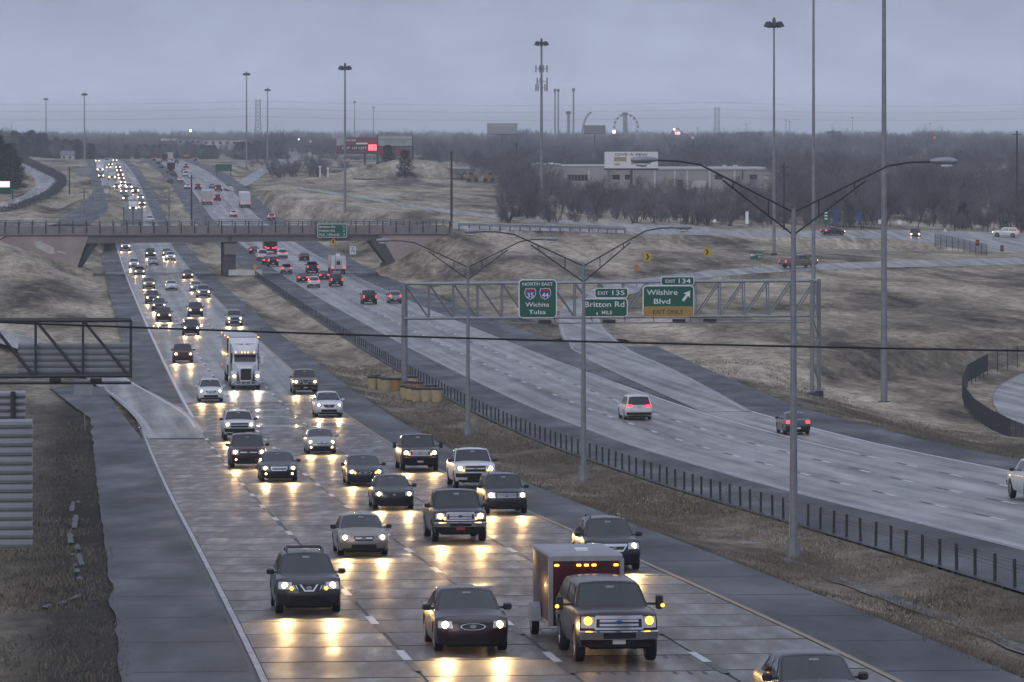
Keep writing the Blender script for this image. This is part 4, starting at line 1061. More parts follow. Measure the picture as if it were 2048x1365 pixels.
# guardrail on the approach to the overpass
gr = thing('guardrail', 'steel guardrail lining the side road at the overpass end', 'guardrail')
pts = [PW(x, y, Y) for x, y, Y in ((918, 455, 744), (1000, 457, 748), (1080, 459, 753), (1160, 461, 758), (1250, 464, 765))]
def walk(pts, step):
    out = []; acc = 0
    for a, b in zip(pts[:-1], pts[1:]):
        L = (b - a).length; n = max(1, int(round(L / step)))
        for i in range(n): out.append(a.lerp(b, i / n))
    out.append(pts[-1]); return out
ww_ = walk(pts, 2.2); zz_ = [Vector((p.x, p.y, p.z)) for p in ww_]
mb = MB(); mb.grid([[p + Vector((0, 0, .28)), p + Vector((0, -.06, .4)), p + Vector((0, 0, .5)), p + Vector((0, -.06, .6)), p + Vector((0, 0, .72))] for p in zz_]); part(gr, 'rail', mb, MATS['galvanised'])
gpm = MB().box(-.09, .09, .02, .18, -.9, .7).mesh('post', MATS['dark_steel'])
for p in zz_: link('post', gpm, gr, p)
# mesh fences
def fence(label, pts, h, step=2.6, pr=.04):
    o = thing('mesh_fence', label, 'fence'); W = walk(pts, step)
    for p in W:
        z = p.z
        part(o, 'post', MB().tube((p.x, p.y, z - .4), (p.x, p.y, z + h + .05), pr), MATS['fence_mesh'])
    n = 7
    for a, b in zip(W[:-1], W[1:]):
        mb = MB(); m_ = 14
        for i in range(1, m_):
            q = a.lerp(b, i / m_); mb.tube((q.x, q.y, q.z + .02), (q.x, q.y, q.z + h), .016, .016, 3)
        for j in range(n + 1):
            zz = h * j / n; mb.tube((a.x, a.y, a.z + zz), (b.x, b.y, b.z + zz), .016, .016, 3)
        part(o, 'mesh_panel', mb, MATS['fence_mesh'])
    return o
fence('dark curving mesh fence wrapped round the pale loop road', [PW(*q) for q in ((2100, 720, 425), (2035, 727, 420), (1975, 742, 412), (1935, 765, 400), (1925, 790, 386), (1930, 812, 374), (1950, 838, 360), (1985, 862, 346), (2020, 880, 336), (2080, 905, 322))], 1.55)
fence('straight mesh fence beside the side road junction', [PW(*q) for q in ((1870, 489, 720), (1905, 496, 712), (1940, 504, 704), (1974, 511, 697))], 1.7)
# far thin truss over the oncoming lanes
SF = 960.0
ft = thing('thin_gantry', 'thin faint sign truss over the oncoming lanes beyond the overpass', 'gantry')
for ds in (0,):
    for y in (377, 401): part(ft, 'chord', MB().tube(pxs(168, y, SF), pxs(338, y, SF), .09), MATS['steel'])
for i in range(11):
    x = 168 + 17 * i; part(ft, 'upright', MB().tube(pxs(x, 377, SF), pxs(x, 401, SF), .06), MATS['steel'])
    if i < 10: part(ft, 'diagonal', MB().tube(pxs(x, 377, SF), pxs(x + 17, 401, SF), .05), MATS['steel'])
for x in (168, 338):
    p = pxs(x, 401, SF); part(ft, 'column', MB().tube((p.x, p.y, gz(p.x, p.y) - .5), pxs(x, 377, SF), .18), MATS['steel'])
for x0, y0, x1, y1, s_, lb, m in ((431, 329, 464, 343, 1480, 'green overhead sign on a post beyond the overpass', 'sign_green'), (360, 294, 377, 301, 2300, 'small green sign far off above the departing cars', 'sign_green'), (386, 307, 404, 313, 2150, 'tiny green sign above the farthest red tail lights', 'sign_green'), (366, 310, 378, 314, 2200, 'tiny orange work sign far off above the departing cars', 'sign_orange'), (153, 336, 184, 352, 1500, 'grey back of a sign on posts beside the far slip road', 'sign_back')):
    sg = Sign('green_sign' if m == 'sign_green' else 'road_sign', lb, x0, y0, x1, y1, s_, m, False, r=.1)
    g0 = gz(sg.o.location.x, sg.o.location.y) - sg.o.location.z - .5
    for dx_ in (-.42, .42): part(sg.o, 'post', MB().tube((sg.w * dx_, .18, min(g0, -sg.h)), (sg.w * dx_, .18, sg.h * .5), .12), MATS['dark_steel'])
# ------------------------------------------------------------------ vehicles
def paint(name, c, rough=.24, metal=.25):
    return mat('paint_' + name, c, rough, metal=metal, coat=.22, var=.10, vscale=1.4, rvar=.05)
PAINT = dict(graphite=(.040, .037, .040), maroon=(.055, .020, .025), dark_maroon=(.035, .016, .020), champagne=(.26, .235, .205), black=(.016, .017, .020), dark_blue=(.020, .024, .034),
             silver=(.33, .345, .37), white=(.66, .68, .71), grey=(.11, .118, .132), brown=(.030, .013, .014), red=(.13, .018, .020), dark_green=(.022, .030, .030), tan=(.19, .165, .135), dark_grey=(.040, .043, .050), trailer_red=(.075, .014, .018), off_white=(.46, .47, .47))
for k_, v_ in PAINT.items(): paint(k_, v_, .34 if k_ in ('white', 'off_white') else .28, .1 if k_ in ('white', 'off_white') else .35)

KIND = {
 'sedan': dict(L=4.85, W=1.82, H=1.46, r=.325, gc=.20, ax=(.93, 3.72), top=[(0, .70), (.12, .76), (.6, .86), (1.35, .96), (4.0, 1.0), (4.7, .98), (4.85, .93)], cab=(1.25, 4.25, 2.15, 3.45), belt=.95, hwb=.90, hwt=.70,
    pc=.30, rk=.35, hl=(.56, .96, .60, .76), lamp=(.76, .68, .085), grille=(.36, .42, .56, .72), intake=(.55, .30, .44), tail=(.58, .97, .70, .90), plate_z=.45),
 'compact': dict(L=4.5, W=1.76, H=1.45, r=.31, gc=.20, ax=(.88, 3.50), top=[(0, .68), (.12, .76), (.6, .88), (1.2, .98), (3.9, 1.02), (4.4, .99), (4.5, .94)], cab=(1.05, 4.05, 2.0, 3.2), belt=.96, hwb=.90, hwt=.68,
    pc=.34, rk=.45, hl=(.54, .95, .62, .80), lamp=(.76, .70, .085), grille=(.34, .40, .60, .70), intake=(.60, .30, .46), tail=(.60, .97, .72, .92), plate_z=.45),
 'crossover': dict(L=4.78, W=1.88, H=1.70, r=.37, gc=.24, ax=(.95, 3.75), top=[(0, .84), (.15, .93), (.6, 1.03), (1.3, 1.12), (4.5, 1.14), (4.78, 1.08)], cab=(1.15, 4.68, 2.05, 4.05), belt=1.08, hwb=.90, hwt=.68,
    pc=.32, rk=.42, hl=(.52, .96, .72, .92), lamp=(.76, .83, .085), grille=(.30, .46, .66, .86), intake=(.62, .36, .54), tail=(.66, .97, .92, 1.15), plate_z=.52),
 'suv': dict(L=4.9, W=1.95, H=1.80, r=.385, gc=.27, ax=(.95, 3.80), top=[(0, .98), (.12, 1.05), (.6, 1.11), (1.35, 1.17), (4.7, 1.19), (4.9, 1.12)], cab=(1.25, 4.82, 1.95, 4.50), belt=1.13, hwb=.91, hwt=.76,
    pc=.20, rk=.16, hl=(.56, .96, .74, .98), lamp=(.77, .87, .095), grille=(.50, .52, .72, .96), intake=(.55, .40, .56), tail=(.76, .97, .90, 1.30), plate_z=.55),
 'pickup': dict(L=5.75, W=2.0, H=1.90, r=.40, gc=.34, ax=(.98, 4.60), top=[(0, 1.10), (.10, 1.17), (.6, 1.22), (1.5, 1.27), (5.6, 1.30), (5.75, 1.28)], cab=(1.40, 3.75, 2.05, 3.45), belt=1.24, hwb=.91, hwt=.77, bed=(3.85, 5.62),
    pc=.17, rk=.06, hl=(.58, .96, .86, 1.08), lamp=(.78, .98, .10), grille=(.52, .52, .82, 1.10), intake=(.45, .44, .56), tail=(.80, .97, .85, 1.20), plate_z=.60, bumper=(.56, .76)),
 'big_suv': dict(L=5.75, W=2.03, H=1.93, r=.43, gc=.40, ax=(1.0, 4.45), top=[(0, 1.16), (.10, 1.24), (.6, 1.29), (1.5, 1.33), (5.5, 1.34), (5.75, 1.28)], cab=(1.40, 5.66, 2.15, 5.35), belt=1.29, hwb=.92, hwt=.74,
    pc=.16, rk=.05, hl=(.62, .96, .88, 1.16), lamp=(.79, 1.06, .10), grille=(.58, .58, .86, 1.16), intake=(.45, .48, .60), tail=(.82, .97, 1.0, 1.4), plate_z=.62, bumper=(.58, .82)),
 'minivan': dict(L=5.1, W=1.98, H=1.76, r=.345, gc=.22, ax=(.98, 4.0), top=[(0, .80), (.15, .92), (.6, 1.0), (1.1, 1.08), (4.9, 1.12), (5.1, 1.05)], cab=(.95, 5.02, 2.1, 4.75), belt=1.05, hwb=.91, hwt=.75,
    pc=.34, rk=.5, hl=(.54, .95, .72, .90), lamp=(.75, .81, .085), grille=(.38, .44, .66, .82), intake=(.6, .34, .5), tail=(.56, .97, .92, 1.10), plate_z=.98),
 'van': dict(L=5.6, W=2.0, H=2.05, r=.36, gc=.26, ax=(.95, 4.3), top=[(0, 1.0), (.12, 1.1), (.8, 1.22), (5.4, 1.3), (5.6, 1.2)], cab=(.75, 5.52, 1.35, 5.35), belt=1.2, hwb=.93, hwt=.84,
    pc=.2, rk=.2, hl=(.6, .95, .78, 1.0), lamp=(.78, .89, .09), grille=(.5, .5, .74, .95), intake=(.5, .4, .55), tail=(.84, .97, .9, 1.4), plate_z=.6),
}
def lerp(a, b, u): return a + (b - a) * u

class Geo:
    def __init__(g, sp):
        g.sp = sp; g.L = sp['L']; g.h = sp['L'] / 2
        g.td = [p[0] for p in sp['top']]; g.tz = [p[1] for p in sp['top']]
    def ztop(g, d, u):
        sp = g.sp; z = float(np.interp(d, g.td, g.tz))
        hood = d < sp['cab'][0] + .1
        z += (.035 if hood else .0) * (1 - u * u) - .05 * abs(u) ** 5
        if 'bed' in sp and sp['bed'][0] < d < sp['bed'][1] and abs(u) < .86: z -= .48
        return z
    def zbot(g, d, u):
        sp = g.sp; z = sp['gc']
        if d < .35: z += .04 * (1 - d / .35)
        if d > g.L - .5: z += .14 * (1 - (g.L - d) / .5)
        if abs(u) > .715:
            R = sp['r'] + .075
            for a in sp['ax']:
                dx = abs(d - a)
                if dx < R: z = max(z, sp['r'] + math.sqrt(R * R - dx * dx))
        return z
    def pos(g, d, u, w=None, z=None):
        sp = g.sp; zb = g.zbot(d, u); zt = g.ztop(d, u)
        if z is not None: w = (z - zb) / max(.05, zt - zb)
        else: z = lerp(zb, zt, w)
        zs = (z - sp['gc']) / (sp['belt'] - sp['gc'])
        hw = sp['W'] / 2 * float(np.interp(zs, (0, .12, .35, .65, .9, 1.05), (.93, .965, .995, 1.0, .975, .93)))
        tp = max(0, 1 - d / .8); tr_ = max(0, 1 - (g.L - d) / .8); hw *= 1 - .05 * tp * tp - .05 * tr_ * tr_
        f = max(0, 1 - d / .55); f2 = max(0, 1 - (g.L - d) / .45)
        low = max(0, .34 - (z - sp['gc'])) * .25
        y = g.h - d - f * (sp['pc'] * abs(u) ** 2.8 + sp['rk'] * max(0, z - sp['hl'][2] + .12) + low) + f2 * (.16 * abs(u) ** 3 + .10 * max(0, z - .7) + low)
        return Vector((u * hw, y, z))
    def cab(g, v, u, w):
        sp = g.sp; dC, dR, dF, dB = sp['cab']; d = lerp(lerp(dC, dF, w), lerp(dR, dB, w), v)
        d += .17 * u * u * (1 - v) ** 5 - .12 * u * u * v ** 5
        zb = sp['belt'] - .05; zt = sp['H'] - .05 * abs(u) ** 2.5 - .03 * (1 - v) ** 6 - .05 * v ** 6
        hw = sp['W'] / 2 * (lerp(sp['hwb'], sp['hwt'], w ** 1.15) - .035 * max(0, (w - .86) / .14) ** 2)
        return Vector((u * hw, g.h - d, lerp(zb, zt, w)))
U = [-1, -.985, -.93, -.87, -.85, -.72, -.70, -.45, -.2, 0, .2, .45, .70, .72, .85, .87, .93, .985, 1]
def build_kind(kind):
    sp = KIND[kind]; g = Geo(sp); out = {}
    R = sp['r'] + .075
    D = sorted(set([round(x, 3) for x in list(np.linspace(0, g.L, 17)) + [.06, .14, g.L - .06, g.L - .15] + [a + k * R for a in sp['ax'] for k in (-1.03, -.999, -.94, -.75, -.4, 0, .4, .75, .94, .999, 1.03)] + ([sp['bed'][0] + .01, sp['bed'][0] - .01, sp['bed'][1] - .01, sp['bed'][1] + .01] if 'bed' in sp else []) if 0 <= x <= g.L]))
    Wv = [0, .06, .18, .35, .55, .75, .90, .97, 1]
    mb = MB()
    mb.grid([[g.pos(0, u, w) for u in U] for w in Wv]); mb.grid([[g.pos(g.L, u, w) for u in U] for w in Wv])
    mb.grid([[g.pos(d, u, 1) for u in U] for d in D]); mb.grid([[g.pos(d, u, 0) for u in U] for d in D])
    for u in (-1, 1): mb.grid([[g.pos(d, u, w) for w in Wv] for d in D])
    out['body'] = mb
    mb = MB(); cu = [-1, -.97, -.85, -.5, 0, .5, .85, .97, 1]; cw = [0, .2, .5, .8, .9, .96, 1]; cv = [0, .04, .12, .3, .5, .7, .88, .96, 1]
    mb.grid([[g.cab(0, u, w) for u in cu] for w in cw]); mb.grid([[g.cab(1, u, w) for u in cu] for w in cw]); mb.grid([[g.cab(v, u, 1) for u in cu] for v in cv])
    for u in (-1, 1): mb.grid([[g.cab(v, u, w) for w in cw] for v in cv])
    out['cabin'] = mb
    def patch(f, A, B, off):
        P = []
        for a in A:
            row = []
            for b in B:
                p = f(a, b); e = 1e-3; n = (f(a + e, b) - p).cross(f(a, b + e) - p)
                if n.length < 1e-12: n = Vector((0, 1, 0))
                n.normalize(); c = Vector((p.x * .6, p.y * .9, p.z - .6))
                if n.dot(c) < 0: n = -n
                row.append(p + n * off)
            P.append(row)
        return MB().grid(P)
    ls = lambda a, b, n: list(np.linspace(a, b, n))
    out['windshield'] = patch(lambda a, b: g.cab(0, a, b), ls(-.90, .90, 9), ls(.07, .90, 6), .012)
    out['seal'] = patch(lambda a, b: g.cab(0, a, b), ls(-.955, .955, 9), ls(.02, .945, 6), .005)
    out['rear_seal'] = patch(lambda a, b: g.cab(1, a, b), ls(-.90, .90, 7), ls(.11, .93, 5), .005)
    out['rear_window'] = patch(lambda a, b: g.cab(1, a, b), ls(-.84, .84, 7), ls(.16, .88, 5), .012)
    mid = .47 if kind not in ('pickup',) else .55
    for i, (v0, v1) in enumerate(((.10, mid - .02), (mid + .02, .92 if kind in ('sedan', 'compact') else .95))):
        out['side_window_%d' % i] = [patch(lambda a, b, u=u: g.cab(a, u, b), ls(v0, v1, 6), ls(.14, .86, 5), .012) for u in (-1, 1)]
    def fp(u0, u1, z0, z1, off, n=7, u0t=None, u1t=None):
        u0t = u0 if u0t is None else u0t; u1t = u1 if u1t is None else u1t
        return patch(lambda a, b: g.pos(0, lerp(lerp(u0, u1, a), lerp(u0t, u1t, a), b), z=lerp(z0, z1, b)), ls(0, 1, n), ls(0, 1, 4), off)
    def bp_(u0, u1, z0, z1, off, n=5):
        return patch(lambda a, b: g.pos(g.L, lerp(u0, u1, a), z=lerp(z0, z1, b)), ls(0, 1, n), ls(0, 1, 4), off)
    out['_fp'] = fp; out['_bp'] = bp_; out['_g'] = g
    return out
GEN = {}
def gen(kind):
    if kind not in GEN: GEN[kind] = build_kind(kind)
    return GEN[kind]
MC = {}
def cached(key, fn):
    if key not in MC: MC[key] = fn()
    return MC[key]
def wheel_meshes(r, wd=.23):
    def t():
        mb = MB(); P = []
        for x, rr in ((-wd / 2, r * .62), (-wd / 2, r * .90), (-wd * .40, r * .985), (-wd * .25, r), (wd * .25, r), (wd * .40, r * .985), (wd / 2, r * .90), (wd / 2, r * .62)):
            P.append([(x, rr * math.cos(6.2832 * i / 22), rr * math.sin(6.2832 * i / 22)) for i in range(22)])
        mb.grid(P, close=True); mb.tube((-wd * .3, 0, 0), (wd * .3, 0, 0), r * .63, r * .63, 18); return mb.mesh('wheel', MATS['tyre'], True)
    def rm():
        mb = MB(); 
        for sx in (-1, 1):
            x0 = sx * (wd / 2 - .03); x1 = sx * (wd / 2 + .004)
            mb.tube((x0, 0, 0), (x1, 0, 0), r * .16, r * .14, 10)
            for i in range(5):
                a = 6.2832 * i / 5; c, s2 = math.cos(a), math.sin(a); px, pz = -s2, c
                mb.add([(x0, c * r * .1 + px * .05, s2 * r * .1 + pz * .05), (x0, c * r * .1 - px * .05, s2 * r * .1 - pz * .05), (x0, c * r * .6 - px * .03, s2 * r * .6 - pz * .03), (x0, c * r * .6 + px * .03, s2 * r * .6 + pz * .03),
                        (x1, c * r * .1 + px * .04, s2 * r * .1 + pz * .04), (x1, c * r * .1 - px * .04, s2 * r * .1 - pz * .04), (x1, c * r * .6 - px * .025, s2 * r * .6 - pz * .025), (x1, c * r * .6 + px * .025, s2 * r * .6 + pz * .025)],
                       [(4, 5, 6, 7), (0, 3, 2, 1), (0, 1, 5, 4), (1, 2, 6, 5), (2, 3, 7, 6), (3, 0, 4, 7)])
            mb.grid([[(x1, rr * math.cos(6.2832 * i / 18), rr * math.sin(6.2832 * i / 18)) for i in range(18)] for rr in (r * .58, r * .64)], close=True)
        return mb.mesh('rim', MATS['rim'])
    return cached(('tyre', r, wd), t), cached(('rim', r, wd), rm)
def frame(o, s, t, dirn, dz=0.0, base=None, yaw=0.0):
    """dirn -1: towards the camera, +1: away"""
    sl = slope(s); a = ANG + yaw
    fwd = Vector((-math.sin(a), math.cos(a), sl)) * dirn; fwd.normalize()
    right = fwd.cross(Vector((0, 0, 1))).normalized(); up = right.cross(fwd)
    m = Matrix((right, fwd, up)).transposed().to_4x4(); m.translation = (rp(s, t, dz) if base is None else base)
    o.matrix_basis = m
NBEAM = [0]
def beams(o, pts, energy, size=.09):
    for x, y, z in pts:
        l = bpy.data.lights.new('headlight_beam', 'SPOT'); l.energy = energy; l.color = (1.0, .62, .25); l.spot_size = math.radians(70); l.spot_blend = .8; l.shadow_soft_size = size
        b = bpy.data.objects.new('headlight_beam', l); COL.objects.link(b); b.parent = o; b.location = (x, y + .12, z); b.rotation_euler = (math.radians(90 - 5), 0, 0); NBEAM[0] += 1
def car(kind, col, s, t, dirn, label, lod=2, lit=True, name=None, opts=(), scale=(1, 1, 1), group=None, cat='car', place=None, yaw=0.0, beam=0.0):
    """s, t: ground point of the axle nearer the camera"""
    G = gen(kind); sp = KIND[kind]; g = G['_g']; fp = G['_fp']; bp_ = G['_bp']
    sx, sy, sz = scale
    o = thing(name or 'car', label, cat, (0, 0, 0), 0, group)
    axd = (sp['ax'][0] if dirn < 0 else sp['ax'][1]); yax = (g.h - axd) * sy
    if place is None:
        s_c = s - dirn * yax
        frame(o, s_c, t, dirn, 0.012, yaw=yaw)
    else:
        o.matrix_basis = place
    o.scale = scale
    P = 'paint_' + col
    def add(nm, key, fn, m, parent=o, smooth=True, loc=None):
        me = cached((kind, key, m), lambda: fn().mesh(nm, MATS[m], smooth, 40)); return link(nm, me, parent, loc)
    body = add('body', 'body', lambda: G['body'], P)
    cab = add('cabin', 'cabin', lambda: G['cabin'], P if 'black_roof' not in opts else 'trim')
    add('windshield', 'ws', lambda: G['windshield'], 'glass'); add('rear_window', 'rw', lambda: G['rear_window'], 'glass')
    if lod >= 1: add('window_seal', 'ws1' if dirn < 0 else 'ws2', lambda: G['seal' if dirn < 0 else 'rear_seal'], 'trim')
    for i in (0, 1):
        for j in (0, 1): add('side_window', 'sw%d%d' % (i, j), lambda: G['side_window_%d' % i][j], 'glass')
    r = sp['r']; tm, rmm = wheel_meshes(r, .25 if kind in ('pickup', 'big_suv', 'suv') else .22)
    for ax_ in sp['ax']:
        for sd in (-1, 1):
            w = link('wheel', tm, o, (sd * (sp['W'] / 2 - .125), g.h - ax_, r))
            if lod >= 1: link('rim', rmm, w)
    add('underbody', 'ub', lambda: MB().box(-sp['W'] * .34, sp['W'] * .34, -g.h + .4, g.h - .3, sp['gc'] - .05, sp['gc'] + .25), 'underbody', smooth=False)
    front = dirn < 0 or place is not None
    u0, u1, z0, z1 = sp['hl']; lu, lz, lr = sp['lamp']
    if front or lod >= 2:
        for sd in (-1, 1):
            h = add('headlight', 'hl%d' % sd, lambda: fp(sd * u0, sd * u1, z0, z1, .012, 7, sd * (u0 + .03), sd * u1), 'lens')
            if lit:
                c = g.pos(0, sd * lu, z=lz); rr = lr * (1.05 if lod >= 1 else 1.55)
                add('lamp', 'lp%d%d' % (sd, lod >= 1), lambda: MB().tube(c + Vector((0, -.02, 0)), c + Vector((sd * .01, .045, -.004)), rr, rr * .92, 14), ('amber_on' if 'amber_only' in opts else 'lamp_on' if lod >= 1 else 'lamp_far'), h)
            if lod >= 1 and 'amber' in opts:
                c = g.pos(0, sd * (u0 + .03), z=z0 + .03); add('turn_signal', 'ts%d' % sd, lambda: MB().tube(c + Vector((0, -.02, 0)), c + Vector((0, .03, 0)), .055, .05, 10), 'amber_on')
            if lod >= 1 and 'fog' in opts:
                c = g.pos(0, sd * .74, z=sp['gc'] + .20); add('fog_lamp', 'fg%d' % sd, lambda: MB().tube(c + Vector((0, -.02, 0)), c + Vector((0, .03, 0)), .055, .05, 10), 'lamp_on')
        gu, gut, g0, g1 = sp['grille']
        gl = add('grille', 'gr', lambda: fp(-gu, gu, g0, g1, .008, 7, -gut, gut), 'trim')
        if lod >= 1:
            iu, i0, i1 = sp['intake']; add('bumper_intake', 'in', lambda: fp(-iu, iu, i0, i1, .008, 9, -iu * .92, iu * .92), 'trim')
            add('chin', 'ch', lambda: fp(-.9, .9, sp['gc'] + .01, sp['gc'] + .10, .012, 9), 'trim')
        if lod >= 2:
            if 'vee' in opts:
                for sd in (-1, 1):
                    add('grille_bar', 'vb%d' % sd, lambda: fp(sd * .10, sd * .16, g0 + .01, g1 - .01, .035, 3, sd * .24, sd * .30), 'chrome', gl)
                    for q in (.34, .42): add('grille_bar', 'vs%d%.2f' % (sd, q), lambda: fp(sd * q, sd * (q + .03), g0 + .06, g1 - .02, .02, 3, sd * (q + .06), sd * (q + .09)), 'chrome', gl)
                add('grille_bar', 'vbm', lambda: fp(-.16, .16, g0 - .005, g0 + .035, .036, 5), 'chrome', gl)
            elif 'chrome_frame' in opts:
                e = .035
                add('grille_bar', 'ft', lambda: fp(-gut - .03, gut + .03, g1 - e - .02, g1 + .03, .03, 7), 'chrome', gl); add('grille_bar', 'fb', lambda: fp(-gu - .03, gu + .03, g0 - .02, g0 + e, .03, 7), 'chrome', gl)
                for sd in (-1, 1): add('grille_bar', 'fs%d' % sd, lambda: fp(sd * gu, sd * (gu + .05), g0, g1, .03, 3, sd * gut, sd * (gut + .05)), 'chrome', gl)
                nb = 2 if kind in ('pickup', 'big_suv') else 0
                for q in range(nb):
                    zc = lerp(g0, g1, (q + 1) / (nb + 1)); add('grille_bar', 'fm%d' % q, lambda: fp(-gu + .08, gu - .08, zc - .03, zc + .03, .025, 7), 'chrome', gl)
            elif 'bar' in opts:
                zc = lerp(g0, g1, .55); add('grille_bar', 'br', lambda: fp(-gu * .98, gu * .98, zc - .03, zc + .03, .025, 7), 'chrome' if 'painted_bar' not in opts else P, gl)
            elif 'bars' in opts:
                for q in range(4):
                    zc = lerp(g0, g1, (q + .6) / 4.2); add('grille_bar', 'bs%d' % q, lambda: fp(-gu * .97, gu * .97, zc - .012, zc + .014, .022, 7), 'chrome', gl)
            elif 'oval' in opts:
                c = g.pos(0, 0, z=(g0 + g1) / 2)
                def ov():
                    P_ = []
                    for k in (1.0, .90):
                        P_.append([g.pos(0, k * gu * math.cos(a) , z=(g0 + g1) / 2 + k * (g1 - g0) / 2 * math.sin(a)) + Vector((0, .025, 0)) for a in np.linspace(0, 6.2832, 25)[:-1]])
                    return MB().grid(P_, close=True)
                add('grille_bar', 'ovl', ov, 'chrome', gl)
            c = g.pos(0, 0, z=lerp(g0, g1, .55))
            add('emblem', 'em', lambda: MB().add([c + Vector((.085 * math.cos(a), .045, .05 * math.sin(a))) for a in np.linspace(0, 6.2832, 17)[:-1]], [tuple(range(16))]).add([c + Vector((.085 * math.cos(a), .03, .05 * math.sin(a))) for a in np.linspace(0, 6.2832, 17)[:-1]], [tuple(range(15, -1, -1))]), 'chrome' if 'blue_emblem' not in opts else 'sign_blue', smooth=False)
            if 'no_plate' not in opts:
                c2 = g.pos(0, 0, z=sp['plate_z'] - .05)
                add('licence_plate', 'pl', lambda: MB().box(-.16, .16, c2.y + .01, c2.y + .05, c2.z - .08, c2.z + .08), 'plate_red' if 'red_plate' in opts else 'plate', smooth=False)
        if 'bumper' in sp and lod >= 1:
            b0, b1 = sp['bumper']
            def bmp():
                P_ = []
                for z, of in ((b0, .04), (b0 + .02, .09), (b1 - .03, .11), (b1, .06)):
                    P_.append([g.pos(0, u, z=z) + Vector((u * .02, of, 0)) for u in np.linspace(-1, 1, 13)])
                return MB().grid(P_)
            bm = add('bumper', 'bp', bmp, 'chrome' if 'chrome_bumper' in opts else 'trim')
            if 'chrome_bumper' in opts and lod >= 2:
                add('bumper_slot', 'bsl', lambda: MB().grid([[g.pos(0, u, z=z) + Vector((0, .125, 0)) for u in np.linspace(-.42, .42, 7)] for z in (b0 + .05, b1 - .06)]), 'trim', bm)
    if dirn > 0 or lod >= 2 or place is not None:
        tu0, tu1, t0, t1 = sp['tail']
        for sd in (-1, 1): add('tail_light', 'tl%d' % sd, lambda: bp_(sd * tu0, sd * tu1, t0, t1, .012), 'tail_on' if (lit and dirn > 0) else 'tail_off')
        if dirn > 0:
            c2 = g.pos(g.L, 0, z=sp['plate_z']); add('licence_plate', 'rp', lambda: MB().box(-.16, .16, c2.y - .03, c2.y + .02, c2.z - .08, c2.z + .08), 'plate', smooth=False)
            add('bumper', 'rb', lambda: bp_(-.95, .95, sp['gc'] + .16, sp['gc'] + .34, .02, 9), 'trim')
            if 'bed' in sp: add('tailgate', 'tg', lambda: bp_(-.76, .76, .72, 1.24, .015, 7), P)
    if lod >= 1:
        for sd in (-1, 1):
            mp_ = g.cab(.10, sd, .12)
            big = 'tow_mirror' in opts
            def mir():
                mb = MB(); x0 = mp_.x + sd * (.20 if not big else .34)
                hw_, zl_, zh_ = (.11, -.04, .13) if not big else (.10, -.12, .24)
                Q = [(-.06, hw_ * .8, mp_.z + zl_ + .02, mp_.z + zh_ - .02, .05), (0, hw_, mp_.z + zl_, mp_.z + zh_, .06), (.08, hw_ * .7, mp_.z + zl_ + .03, mp_.z + zh_ - .03, .04)]
                m_ = MB().rloft(Q); m_.v = [(v[0] + x0, v[1] + mp_.y, v[2]) for v in m_.v]
                m_.tube((mp_.x - sd * .03, mp_.y, mp_.z + .02), (x0, mp_.y, mp_.z + .02), .03, .03, 6); return m_
            mm = add('mirror', 'mr%d%d' % (sd, big), mir, P if 'paint_mirror' in opts else 'trim')
            if 'mirror_lamp' in opts:
                x0 = mp_.x + sd * .40
                add('marker_lamp', 'ml%d' % sd, lambda: MB().tube((x0, mp_.y + .07, mp_.z - .02), (x0 + sd * .03, mp_.y + .11, mp_.z - .02), .045, .04, 8), 'amber_on', mm)
        if 'rails' in opts:
            for sd in (-1, 1): add('roof_rail', 'rr%d' % sd, lambda: MB().path([g.cab(v, sd * .86, 1.0) + Vector((0, 0, h)) for v, h in ((.08, 0), (.16, .07), (.5, .08), (.84, .07), (.92, 0))], .022, 6), 'trim')
        if 'rack' in opts:
            for v in (.25, .65): add('roof_bar', 'rk%.2f' % v, lambda: MB().path([g.cab(v, u, 1.0) + Vector((0, 0, h)) for u, h in ((-.88, .05), (-.80, .11), (.80, .11), (.88, .05))], .02, 6), 'trim')
    if lod >= 2 and lit and dirn < 0:
        add('wiper', 'wp', lambda: MB().tube(g.cab(0, -.75, .07) + Vector((0, .02, .01)), g.cab(0, -.05, .11) + Vector((0, .03, .01)), .012).tube(g.cab(0, 0, .07) + Vector((0, .02, .01)), g.cab(0, .68, .11) + Vector((0, .03, .01)), .012), 'trim')
        add('rear_view_mirror', 'rv', lambda: MB().box(-.10, .10, g.cab(0, 0, .80).y + .02, g.cab(0, 0, .80).y + .04, g.cab(0, 0, .80).z - .03, g.cab(0, 0, .80).z + .03), 'lens', smooth=False)
    if beam and lit and dirn < 0:
        beams(o, [(sd * g.pos(0, lu, z=lz).x, g.pos(0, lu, z=lz).y, lz) for sd in (-1, 1)], beam)
    return o

